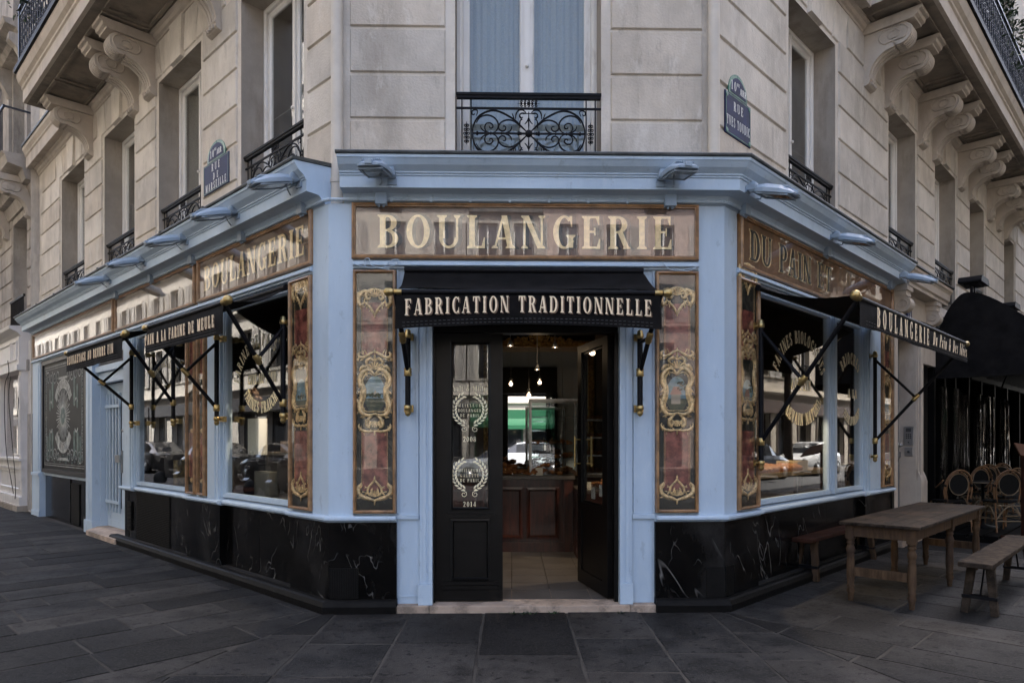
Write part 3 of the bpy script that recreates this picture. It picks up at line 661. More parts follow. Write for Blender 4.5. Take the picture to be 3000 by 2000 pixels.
def railing(M, x0, x1, y):
    r = MB(M); c = (x0 + x1) / 2; hw = (x1 - x0) / 2; zt = 4.562
    r.box(x0, x1, y - .028, y + .028, zt - .022, zt); r.box(x0 + .005, x1 - .005, y - .02, y + .02, zt - .046, zt - .0225)
    r.box(x0, x1, y - .008, y + .008, zt - .138, zt - .122); zb = 3.95; r.box(x0, x1, y - .008, y + .008, zb, zb + .016)
    k = .000778; zc = zt - .352; sx = hw / (832 * k)
    for dx in (660, 765):
        for s in (-1, 1): r.tube([(c + s * dx * k * sx, y, zb), (c + s * dx * k * sx, y, zt - .046)], .0065, 6)
    def st_(pts, th, sm=True):
        p2 = smooth(pts) if sm else pts; n = len(p2)
        for a in (1, -1):
            for b in (1, -1):
                r.tube([(c + a * x * k * sx, y, zc + b * z * k) for x, z in p2], [th * (.55 + .45 * min(1, 4 * min(i, n - 1 - i) / n)) for i in range(n)], 5)
    st_([(30, 30), (120, 120), (190, 175), (300, 235), (400, 262), (500, 240), (590, 175), (636, 80), (645, 0)], .0095)
    st_([(30, 26), (110, 95), (160, 135), (210, 154), (262, 152), (315, 128), (344, 88), (338, 48), (306, 28), (276, 36), (262, 62), (276, 84), (296, 80)], .0075)
    st_([(600, 120), (560, 180), (490, 208), (420, 195), (366, 150), (348, 90), (372, 30), (420, 4)], .008)
    st_([(444, 6), (490, 28), (505, 70), (485, 112), (440, 118), (410, 90), (420, 62), (446, 62), (450, 82)], .007)
    st_([(600, 200), (585, 250), (610, 268), (645, 255), (650, 222), (630, 210), (620, 225)], .0065)
    st_([(435, 0), (500, 20), (540, 50), (552, 86)], .0065); st_([(300, 0), (240, 14), (205, 40), (194, 82)], .0065)
    st_([(150, 165), (145, 220), (120, 262), (70, 270), (30, 240)], .007); st_([(160, 150), (175, 190), (190, 230)], .006)
    st_([(24, 230), (60, 235), (95, 225), (104, 195), (85, 178), (66, 190)], .0065); st_([(95, 150), (85, 175), (98, 200)], .006); st_([(100, 60), (102, 110), (95, 150), (70, 165)], .006)
    st_([(0, 40), (0, 110), (0, 250)], .007, False); st_([(4, 180), (18, 140), (46, 108)], .006); st_([(0, 230), (70, 226)], .008, False)
    r.box(c - 640 * k * sx, c + 640 * k * sx, y - .007, y + .007, zc - .007, zc + .007)
    r.ball((c, y, zc), .034, 12, sc=(1, .8, 1))
    for s in (-1, 1):
        for dx, rr in ((90, .016), (115, .022), (250, .010), (310, .014), (350, .010), (435, .016), (590, .02)): r.ball((c + s * dx * k * sx, y, zc), rr, 8, sc=(.7, .8, 1))
        for dz in (-90, -45, 0, 45, 90):      # pierced ornament between the outer uprights
            w_ = 34 - abs(dz) * .15
            r.ball((c + s * 712 * k * sx, y, zc + dz * k), .012, 6, sc=(1, .7, 1.5))
            for q in (-1, 1): r.tube([(c + (s * 712 + q * a) * k * sx, y, zc + (dz + b) * k) for a, b in spiral(w_ * .6, 0, 20, 6, 180, 1.1, 8)], .005, 5)
        r.tube([(c + s * 712 * k * sx, y, zc - 130 * k), (c + s * 712 * k * sx, y, zc + 130 * k)], [.003, .003], 5)
    for q in range(-2, 3):                    # crest between the two top rails
        r.ball((c + q * 42 * k, y, zt - .085), .011 if q else .016, 6, sc=(1.2, .7, 1.1))
        for s in (-1, 1): r.tube([(c + (q * 42 + a) * k, y, zt - .085 + s * (22 + b) * k) for a, b in spiral(0, 0, 16, 5, 0, 1.1, 8)], .0045, 5)
    r.tube([(c - .1, y, zt - .085), (c + .1, y, zt - .085)], [.002, .002], 5)
    return r.build("window_railing", IRON, bld)
railing(F, -.494, .797, .135)
for k in 'LR':
    for a, b in WIN[k]: railing(FR[k], a + .004, b - .004, .20)
# drainpipes at the two chamfer corners
for k, x, zb in (('F', XL + .048, 3.50), ('F', XR - .062, 3.90)):
    d = MB(FR[k]); yy = .10
    d.tube([(x, yy, zb), (x, yy, 14)], .052, 16)
    for z in ((3.74, 6.3) if zb < 3.8 else (3.93, 6.3)): d.tube([(x, yy, z), (x, yy, z + .035)], .059, 16)
    d.build("drainpipe", mat("cream_pipe_paint", (.55, .50, .43), .5, var=.08), bld)
# ------------------------------------------------------------------ the blue shopfront
shop = thing("shopfront", "pale blue painted wooden bakery shopfront wrapping the corner over a black marble base", "shopfront", W, (0, 6.4, 0))
COR = [(-.15, 3.50), (.0, 3.535), (.012, 3.555), (.03, 3.56), (.045, 3.585), (.06, 3.60), (.10, 3.605), (.175, 3.608), (.18, 3.61), (.18, 3.705), (.192, 3.71), (.192, 3.722), (.205, 3.727), (.205, 3.738), (.22, 3.75), (.255, 3.775), (.285, 3.815), (.295, 3.822), (.295, 3.845), (-.15, 3.88)]
CAP = [(-.15, 3.883), (.298, 3.848), (.312, 3.850), (.316, 3.862), (.312, 3.872), (.296, 3.876), (-.15, 3.915)]
c = MB(L); c.band(COR, -11.14, -.055); c.M = F; c.band(COR, XL + .135, XR, 0, MR); c.M = R; c.band(COR, 0, 4.84, MR, 0)
co = c.build("cornice", BLUE, shop)
c = MB(L); c.band(CAP, -11.16, -.045); c.M = F; c.band(CAP, XL + .125, XR, 0, MR); c.M = R; c.band(CAP, 0, 4.85, MR, 0)
for k in range(9): c.M = L; c.box(-10.5 + k * 1.22, -10.46 + k * 1.22, -.319, -.29, 3.866, 3.885)
c.build("zinc_flashing", ZINC, co)
fz = MB(L)                                     # frieze boards and the bed moulding under the signs
FRZ = [(-.12, 2.975), (.0, 2.975), (.0, 2.99), (.035, 2.995), (.035, 3.005), (.022, 3.012), (.022, 3.03), (.012, 3.036), (-.02, 3.045), (-.02, 3.50), (-.12, 3.50)]
fz.band(FRZ, -11.13, -.272); fz.M = F; fz.band(FRZ, -1.374, 1.63); fz.M = R; fz.band(FRZ, .233, 4.82)
fz.build("frieze", BLUE, shop)
post = MB(L); post.prism([(-.271, 0), (0, 0), (.06, .15), (-.271, .15)], 'z', .825, 3.532)
post.M = F; post.box(XL + .0008, -1.375, .0006, .15, .825, 3.531); post.box(1.631, XR - .0008, .0006, .15, .825, 3.531)
post.M = R; post.box(.0006, .232, .0, .15, .825, 3.532)
post.split("corner_pilaster", BLUE, shop)
bd = MB(F)
def casing(b, x0, x1, z0, z1, y0=.005, flip=False):   # stepped upright moulding
    w_ = (x1 - x0) / 4
    for i, dy in enumerate((0, -.012, -.004, -.018)):
        j = 3 - i if flip else i
        b.box(x0 + w_ * j, x0 + w_ * (j + 1), y0 + dy, .14, z0, z1)
bd.box(-1.374, -1.004, .03, .15, .83, 2.974); bd.box(1.255, 1.6305, .03, .15, .83, 2.974)
bd.box(-1.003, -.80, .035, .15, .062, 2.974); bd.box(1.055, 1.254, .035, .15, .062, 2.974)
bd.box(-1.001, -.985, .018, .0345, .85, 2.974); bd.box(1.236, 1.252, .018, .0345, .85, 2.974); bd.box(-.835, -.815, .02, .0345, .85, 2.974); bd.box(1.066, 1.086, .02, .0345, .85, 2.974)
casing(bd, -.80, -.692, .24, 2.974); casing(bd, .941, 1.049, .24, 2.974, flip=True)
bd.box(-.812, -.690, -.028, .139, .062, .239); bd.box(.939, 1.052, -.028, .139, .062, .239)
bd.box(-1.003, -.813, .012, .0345, .80, .835); bd.box(1.054, 1.254, .012, .0345, .80, .835); bd.box(-.99, -.83, .028, .0346, .12, .13)
bd.box(-.691, .940, .03, .15, 2.55, 2.974)
bd.split("door_surround", BLUE, shop, tol=.002)
bl = MB(L)
bl.box(-.668, -.2715, .03, .15, .83, 2.974)
def bay(b, x0, x1, z0, z1, d=.075, t=.035):    # blue sash frame of a display window
    b.framebox(x0, x1, z0, z1, t, d - .03, d + .03); b.framebox(x0 + t, x1 - t, z0 + t, z1 - t, .014, d - .018, d + .02)
def pil(b, x0, x1, z0=.83, side=1):
    b.box(x0, x1, .0, .15, z0, 2.974); b.box(x0 + .06, x1 - .06, -.012, -.0005, z0 + .02, 2.94)
    for e in (x0 - .022, x1): b.box(e, e + .022, .014, .15, z0, 2.9735)
pil(bl, -2.585, -2.30); bl.box(-3.165, -2.608, .03, .15, .83, 2.974); pil(bl, -5.53, -5.15)
bl.box(-2.886, -2.835, .004, .0295, .83, 2.974)
casing(bl, -7.43, -7.02, .03, 2.974); bl.box(-7.45, -7.00, -.02, .139, .0, .20)
bl.box(-7.018, -5.553, .06, .15, 2.36, 2.42); bl.box(-7.018, -5.553, .08, .12, 2.421, 2.52, 0); bl.box(-7.018, -5.553, .03, .15, 2.53, 2.62); bl.box(-7.018, -5.553, .05, .15, 2.80, 2.974)
bl.box(-11.13, -10.53, .0, .15, .84, 2.974); bl.box(-11.05, -10.62, -.012, -.0005, .90, 2.92); bl.box(-11.145, -10.515, -.03, .15, .78, .839); bl.box(-11.13, -10.52, -.012, .15, -.02, .779); bl.box(-11.145, -10.50, -.025, -.0125, -.02, .10)
bl.box(-10.525, -7.452, .06, .15, .80, .95)
bl.split("side_pilaster", BLUE, shop, tol=.002)
br = MB(R); br.box(.2325, .656, .03, .15, .83, 2.974); pil(br, 3.80, 4.33); br.box(4.353, 4.80, .03, .15, .83, 2.974); br.box(.68, .75, .04, .15, .83, 2.974)
br.split("side_pilaster", BLUE, shop, tol=.002)
SILL = [(-.12, .775), (.012, .775), (.02, .785), (.045, .79), (.055, .80), (.055, .818), (.047, .828), (.02, .832), (-.12, .838)]
SILW = [(-.12, .775), (-.03, .775), (-.022, .785), (.005, .79), (.012, .80), (.012, .816), (.0, .83), (-.03, .838), (-.12, .85)]
sl = MB(L)
for a, b, m in ((-.69, 0, ML), (-3.18, -2.20, 0), (-5.56, -5.06, 0)): sl.band(SILL, a, b, 0, m)
for a, b in ((-2.199, -.691), (-5.059, -3.181)): sl.band(SILW, a, b)
sl.M = F; sl.band(SILL, XL, -1.003, ML, 0); sl.band(SILL, 1.254, XR, 0, MR)
sl.M = R; sl.band(SILL, 0, .69, MR, 0); sl.band(SILW, .691, 3.70); sl.band(SILL, 3.701, 4.82)
sl.split("sill", BLUE, shop, tol=.001)
# black marble stall riser and the stone kerb below it
mr = MB(L)
mr.prism([(-.669, -.004), (0, -.004), (.06, .14), (-.669, .14)], 'z', .0, .774)
mr.box(-1.452, -.67, .07, .15, 0, .774); mr.box(-2.24, -1.458, .07, .15, 0, .774); mr.box(-3.17, -2.241, -.004, .15, 0, .774); mr.box(-3.78, -3.171, .03, .15, 0, .774); mr.box(-5.56, -5.06, .03, .15, 0, .774)
mr.box(-5.40, -5.38, .026, .0299, .0, .77)
mr.box(-10.51, -9.55, .09, .15, -.02, .799); mr.box(-9.54, -8.72, .085, .15, -.02, .799); mr.box(-8.02, -7.452, .085, .15, -.02, .799); mr.box(-8.719, -8.021, .10, .15, -.02, .799)
mr.M = F; mr.box(XL + .001, -1.00, -.0038, .15, .0, .774); mr.box(1.250, XR - .001, -.0038, .15, .0, .774)
mr.M = R; mr.box(.0008, .67, -.004, .15, 0, .774); mr.box(.671, 2.6, .07, .15, 0, .774); mr.box(2.604, 3.699, .07, .15, 0, .774); mr.box(3.70, 4.81, -.004, .15, 0, .774)
mr.split("stall_riser", BLMARB, shop, tol=.0005)
kz = MB(L); KB = [(-.08, -.03), (.075, -.03), (.085, .06), (.07, .098), (.05, .11), (-.08, .112)]
kz.band(KB, -5.92, 0, 0, ML); kz.M = F; KF = [(-.02, -.03), (.045, -.03), (.052, .06), (.04, .085), (.01, .105), (-.02, .11)]
kz.band([(o * 1., z) for o, z in KB], XL, -.998, ML, 0); kz.band(KB, 1.25, XR, 0, MR); kz.M = R; kz.band(KB, 0, 4.80, MR, 0)
kz.M = L; kz.box(-2.239, -.671, .0, .069, .1125, .118, 1); kz.box(-5.05, -3.18, -.03, .029, .1125, .118, 1)
kz.M = R; kz.box(.68, 3.69, .0, .069, .1125, .118, 1)
kz.split("plinth", [PLINTH, KTOP], shop, tol=.002)
vt = MB(L)                                     # cellar grilles set in the marble
vt.box(-5.05, -3.79, .025, .06, .12, .77)
for i in range(28): vt.box(-5.04, -3.80, .015, .0249, .135 + i * .0225, .147 + i * .0225)
vt.box(-5.40, -5.22, .008, .0255, .22, .62)
for i in range(6): vt.box(-5.37, -5.25, .0, .0079, .26 + i * .055, .285 + i * .055)
vt.box(-8.60, -8.1, .07, .0999, .02, .72)
vt.M = F; vt.box(XL + .01, -1.33, -.012, -.0045, .12, .38)
for i in range(12): vt.box(XL + .02 + i * .02, XL + .026 + i * .02, -.016, -.0122, .13, .37)
vt.M = R; vt.box(.01, .16, -.012, -.0045, .12, .38)
vt.M = F; vt.box(1.70, XR - .01, -.012, -.0045, .12, .38)
vt.split("cellar_grille", PLINTH, shop)
# display windows
def display(M, x0, x1, z0=.86, z1=2.93, d=.075):
    b = MB(M); bay(b, x0, x1, z0, z1, d); o = b.build("display_window", BLUE, shop)
    g = MB(M); g.box(x0 + .045, x1 - .045, d + .002, d + .008, z0 + .045, z1 - .045); g.build("pane", GLASS, o); return o
wl1 = display(L, -2.279, -.672); wl2 = display(L, -5.127, -3.17); wr1 = display(R, .752, 2.68); wr2 = display(R, 2.82, 3.778)
mu = MB(R); mu.box(2.681, 2.819, .03, .14, .86, 2.93); mu.box(2.71, 2.79, .018, .0295, .86, 2.93); mu.build("mullion", BLUE, shop)
def lettering(o, M, items, m=GOLDP, y=.075, name="lettering", ms=None):
    b = MB(M)
    for kind, a in items:
        (arc_text if kind == 'arc' else text)(b, *a[0], **dict(a[1], y=y + .001))
    return b.build(name, m, o)
lettering(wl1, L, [('arc', (("FARINE DE PAYS", .125, -1.44, 2.02, .50, .42, 112), dict(wd=.62, gap=.14))), ('arc', (("FARINES FRAICHES", .115, -1.42, 2.06, .42, .30, 270), dict(top=False, wd=.58, gap=.1))), ('line', (("CUIT AU FOUR", .1, .6), dict(x=-1.72, z=2.06, fit=.62)))])
lettering(wl2, L, [('arc', (("PAIN DES AMIS", .11, -4.15, 2.0, .5, .42, 90), dict(wd=.62, gap=.14)))])
lettering(wr1, R, [('arc', (("FARINES BIOLOGIQUES", .135, 1.88, 2.02, .62, .50, 92), dict(wd=.62, gap=.12))), ('arc', (("LEVAIN NATUREL", .13, 1.90, 1.98, .56, .34, 285), dict(top=False, wd=.62, gap=.12))), ('line', (("AU PAIN", .12, .6), dict(x=1.62, z=2.02, fit=.52)))])
lettering(wr2, R, [('arc', (("BRIOCHES", .14, 3.42, 2.16, .33, .26, 92), dict(wd=.55, gap=.12))), ('arc', (("FLEUR D'ORANGER", .11, 3.46, 1.98, .37, .32, 275), dict(top=False, wd=.5, gap=.08))), ('line', (("A LA", .11, .7), dict(x=3.33, z=2.0, fit=.30)))])
# doorstep, door frame and the two door leaves
s_ = MB(F); s_.box(-.995, -.715, -.055, .13, -.02, .0605); s_.box(-.712, 1.02, -.06, .62, -.02, .060); s_.box(1.023, 1.248, -.055, .13, -.02, .0605)
s_.build("doorstep", STEPM, shop, bevel=.006)
df = MB(F); df.box(-.689, .938, .08, .16, 2.43, 2.549); df.box(-.689, -.672, .06, .30, .062, 2.429); df.box(.905, .938, .06, .30, .062, 2.429); df.box(-.689, .938, .17, .2, 2.43, 2.974); df.build("door_frame", BLACKW, shop)
def leaf(M, w_, glass=True):                  # a leaf from x=0 (hinge) to x=w_
    d = MB(M); z0, z1 = .07, 2.425
    d.box(0, .13, 0, .05, z0, z1); d.box(w_ - .11, w_, 0, .05, z0, z1); d.box(.1301, w_ - .1101, 0, .05, 2.352, z1); d.box(.1301, w_ - .1101, 0, .05, .80, .872); d.box(.1301, w_ - .1101, .001, .05, z0, .20)
    d.box(.1301, w_ - .1101, .012, .04, .2001, .7999)
    d.box(.09, w_ - .07, -.022, -.0003, .80, .835); d.box(.11, w_ - .09, -.012, -.0003, .836, .85)
    for z, t, q in ((.21, .03, -.012), (.175, .03, -.02), (.075, .09, -.012)): d.box(.06, w_ - .04, q, -.0003, z, z + t)
    d.moulding(.131, w_ - .111, .245, .795, [(0, .011), (0, -.006), (.02, -.01), (.03, .004), (.03, .011)])
    d.moulding(.128, w_ - .108, .870, 2.354, [(0, .03), (0, -.004), (.012, -.008), (.022, .01), (.022, .03)])
    o = d.build("door", BLACKW, shop)
    g = MB(M); g.box(.132, w_ - .112, .02, .025, .874, 2.350); g.build("pane", GLASS, o); return o
LD = F @ Matrix.Translation((-.672, .10, 0)); d1 = leaf(LD, .592)
b = MB(LD); xc = .298
GX = -(-.672)
text(b, "Gault & Millau", .044, .8, fit=.345, x=.122, z=1.922, y=.019, th=.0015)
for zc, words, yr in ((1.757, ("MEILLEUR", "BOULANGER", "DE PARIS"), "2008"), (1.182, ("MEILLEURE", "GALETTE", "DE PARIS"), "2014")):
    for i, wd_ in enumerate(words):
        f_ = .20 if i == 0 else (.205 if len(wd_) > 8 else .165); text(b, wd_, .027, .8, fit=f_, x=xc - f_ / 2, z=zc + .022 - i * .044, y=.019, th=.0015)
    text(b, yr, .045, .85, fit=.115, x=xc - .0575, z=zc - .285, y=.019, th=.0015)
    for sgn in (-1, 1):                        # laurel wreath
        for i in range(11):
            a = R_(-68 + i * 13.4); r_ = .138
            for inn in (0, 1):
                q = a + (.04 if inn else 0); rr = r_ + (-.016 if inn else .014); px, pz = xc + sgn * rr * cos(q), zc + rr * sin(q) * .98
                t = a + pi / 2 + (.55 if inn else -.5); l, w2 = .022, .0085
                ux, uz = sgn * cos(t), sin(t)
                pts = [(px + ux * l * e - uz * w2 * f, pz + uz * l * e + ux * w2 * f) for e, f in ((-1, 0), (-.3, 1), (.4, .8), (1, 0), (.4, -.8), (-.3, -1))]
                b.add([(x, .0175 - .0002 * inn, z) for x, z in pts] + [(x, .019, z) for x, z in pts], [tuple(range(6))] + [(k, (k + 1) % 6, 6 + (k + 1) % 6, 6 + k) for k in range(6)])
    for sgn in (-1, 1): b.tube([(xc + sgn * (.03 + x), .018, zc - .145 + z) for x, z in spiral(.02, -.03, .03, .01, 90, 1.2, 8)], .003, 4)
b.split("lettering", GOLDP, d1, tol=.008)
RD = F @ Matrix.Translation((.905, .16, 0)) @ Matrix.Rotation(R_(102), 4, 'Z')
d2 = leaf(RD, .83)
h_ = MB(RD)
for yy in (-.06, .11): h_.tube([(.74, yy, 1.22), (.74, yy, 1.52)], .009, 8)
for zz in (1.25, 1.49): h_.tube([(.74, -.06, zz), (.74, .11, zz)], .007, 8)
h_.build("handle", BRASS, d2)
h_ = MB(RD)
for x, z in ((.20, .96), (.42, .92)): h_.box(x, x + .10, .012, .0165, z, z + .11)
h_.split("notice", PAPER, d2)
# blue barred side door
sdo = MB(L); y = .22
sdo.box(-7.018, -6.985, .10, .26, .12, 2.36); sdo.box(-5.60, -5.553, .10, .26, .12, 2.36)
for a, b_ in ((-6.984, -6.17), (-6.165, -5.602)):
    sdo.framebox(a, b_, .125, 2.355, .11, y - .02, y + .03)
    sdo.box(a + .1101, b_ - .1101, y - .012, y + .02, .2351, .42); sdo.box(a + .1101, b_ - .1101, y - .012, y + .02, 2.12, 2.2449)
so = sdo.build("side_door", BLUE, shop)
g = MB(L); g.box(-6.87, -6.28, y + .002, y + .008, .421, 2.119); g.box(-6.05, -5.715, y + .002, y + .008, .421, 2.119); g.build("pane", glass_mat("door_glass", (.8, .8, .8), gain=.4, f0=.03), so)
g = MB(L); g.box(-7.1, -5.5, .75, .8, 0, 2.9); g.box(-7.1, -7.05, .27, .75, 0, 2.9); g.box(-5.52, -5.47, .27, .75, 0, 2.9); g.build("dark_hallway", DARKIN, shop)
bb = MB(L)
for x in [-6.93 + i * .15 for i in range(5)] + [-6.06 + i * .13 for i in range(3)]: bb.box(x - .02, x + .02, y - .05, y - .025, .36, 2.20)
for z in (.52, 2.0): bb.box(-6.97, -6.26, y - .066, y - .051, z - .022, z + .022); bb.box(-6.10, -5.70, y - .066, y - .051, z - .022, z + .022)
bb.split("security_bar", BLUE, so, tol=.001)
hh = MB(L); hh.box(-6.235, -6.195, y - .045, y - .021, .98, 1.32); hh.box(-6.40, -6.20, y - .085, y - .05, 1.14, 1.25); hh.ball((-6.2, y - .03, 1.62), .025, 8); hh.split("handle", STEEL, so, tol=.03)
th = MB(L); th.prism([(-.10, -.02), (-.10, .07), (.06, .118), (.24, .118), (.24, -.02)], 'x', -7.0, -5.57); th.build("threshold", STEPM, shop)
tv = MB(L); tv.box(-7.0, -5.56, .10, .13, 2.621, 2.799)
for i in range(6): tv.box(-6.98, -5.58, .07, .0995, 2.63 + i * .028, 2.645 + i * .028)
tv.build("transom_grille", mat("grey_transom", (.10, .10, .105), .6), shop)
# conduit that feeds the lamps
cd = MB(L); Y = -.03
cd.tube([(-11.0, Y, 3.558), (-.03, Y, 3.558)], .015, 8); cd.M = F; cd.tube([(XL + .02, Y, 3.558), (XR - .02, Y, 3.558)], .015, 8); cd.M = R; cd.tube([(.03, Y, 3.558), (4.7, Y, 3.558)], .015, 8)
cd.M = W
for c0, MM, x0_, NN, x1_ in ((0, L, -.03, F, XL + .02), (0, F, XR - .02, R, .03)): cd.tube([MM @ Vector((x0_, Y, 3.558)), NN @ Vector((x1_, Y, 3.558))], .0165, 8)
cd.M = F
for i in range(8): cd.box(-1.05 + i * .34, -1.03 + i * .34, Y - .02, .02, 3.535, 3.575)
cd.build("cable_conduit", BLUE, shop)
lw_ = MB(F)                                    # loose painted wires tucked over the bed moulding
lw_.tube([(x, -.05, z) for x, z in smooth([(-1.36, 3.0), (-1.28, 2.975), (-1.15, 2.965), (-1.02, 2.985), (-.97, 3.03), (-1.03, 3.035), (-1.10, 2.975)])], .004, 5)
lw_.tube([(x, -.055, z) for x, z in smooth([(-1.26, 2.97), (-1.27, 3.03), (-1.23, 3.045), (-1.2, 2.98), (-1.05, 2.95)])], .004, 5)
lw_.tube([(x, -.05, z) for x, z in smooth([(1.30, 3.03), (1.36, 2.97), (1.44, 2.955), (1.56, 2.975), (1.60, 2.985), (1.52, 2.95), (1.40, 2.975)])], .004, 5)
lw_.split("loose_wire", BLUE, shop, tol=.02)

# ------------------------------------------------------------------ fascia signs
def sign(M, x0, x1, z0, z1, label, ground, items=(), glass=None, hollow=False):
    t = thing("fascia_sign", label, "sign", M, ((x0 + x1) / 2, 0, z0), "framed glass signs under the cornice")
    f = MB(M); f.moulding(x0, x1, z0, z1, [(0, .019), (0, -.018), (.006, -.032), (.02, -.036), (.027, -.026), (.034, -.026), (.038, -.006), (.038, .019)]); f.build("frame", GOLDW, t)
    b = MB(M); b.box(x0 + .036, x1 - .036, -.002, .0185, z0 + .036, z1 - .036); b.build("board", ground, t)
    if items:
        sh = MB(M); le = MB(M)
        for s, h, x, z, fit in items:
            if hollow:
                for dx in (-.02, .02): text(sh, s, h, .9, fit=fit, x=x + dx, z=z, y=-.002, th=.0015 + dx * .02)
                text(le, s, h * .97, .9, fit=fit, x=x, z=z + .004, y=-.0055, th=.003); continue
            text(sh, s, h * 1.03, .9, fit=fit, x=x + .030, z=z - .006, y=-.002, th=.0008); text(sh, s, h * 1.03, .9, fit=fit, x=x + .015, z=z - .004, y=-.0032, th=.0008)
            text(le, s, h, .9, fit=fit, x=x, z=z, y=-.0055, th=.004)
        sh.build("letter_shadow", GOLD if hollow else DARKSH, t); le.build("lettering", mat("dark_grey_letter", (.035, .033, .03), .5) if hollow else GOLD, t)
    g = MB(M); g.box(x0 + .0385, x1 - .0385, -.017, -.013, z0 + .0385, z1 - .0385); g.build("pane", glass or GSIGN, t)
    return t
for _m in (SIGNB, SIGNP):
    _m.node_tree.nodes["Principled BSDF"].inputs["Coat Weight"].default_value = 0.15
GSIGN = glass_mat("sign_glass", (.97, .97, .96), wav=.025, wscale=1.2, gain=1.15, f0=.05)
GSIGNW = glass_mat("wavy_sign_glass", (.97, .97, .96), wav=.03, wscale=1.0, gain=.65, f0=.045)
sign(F, -1.387, 1.632, 3.052, 3.538, "wide framed glass sign with gold letters BOULANGERIE over the entrance awning", SIGNB, [("BOULANGERIE", .285, -1.165, 3.15, 2.575)])
sign(L, -2.822, -.262, 3.052, 3.54, "framed glass sign BOULANGERIE above the MEULE awning, full of reflections", SIGNB, [("BOULANGERIE", .27, -2.66, 3.165, 2.26)], GSIGNW)
sign(L, -5.85, -2.905, 3.052, 3.54, "blank framed glass sign reflecting shutters, right above the FEUILLETAGE awning's ball finial", SIGNP, (), GSIGNW)
sign(L, -11.0, -5.94, 3.052, 3.54, "long blank mirror-like fascia sign at the far end above the etched advertising panel", SIGNP, (), GSIGNW)
sign(R, .28, 4.80, 3.048, 3.535, "framed brown wood sign DU PAIN ET above the broad side awning", mat("brown_wood_ground", (.17, .083, .038), .5, var=.25, vscale=2, stretch=(5, 5, 1)), [("DU PAIN ET", .29, .49, 3.15, 2.05)], glass_mat("brown_sign_glass", (.97, .97, .96), wav=.01, gain=.35, f0=.03), True)

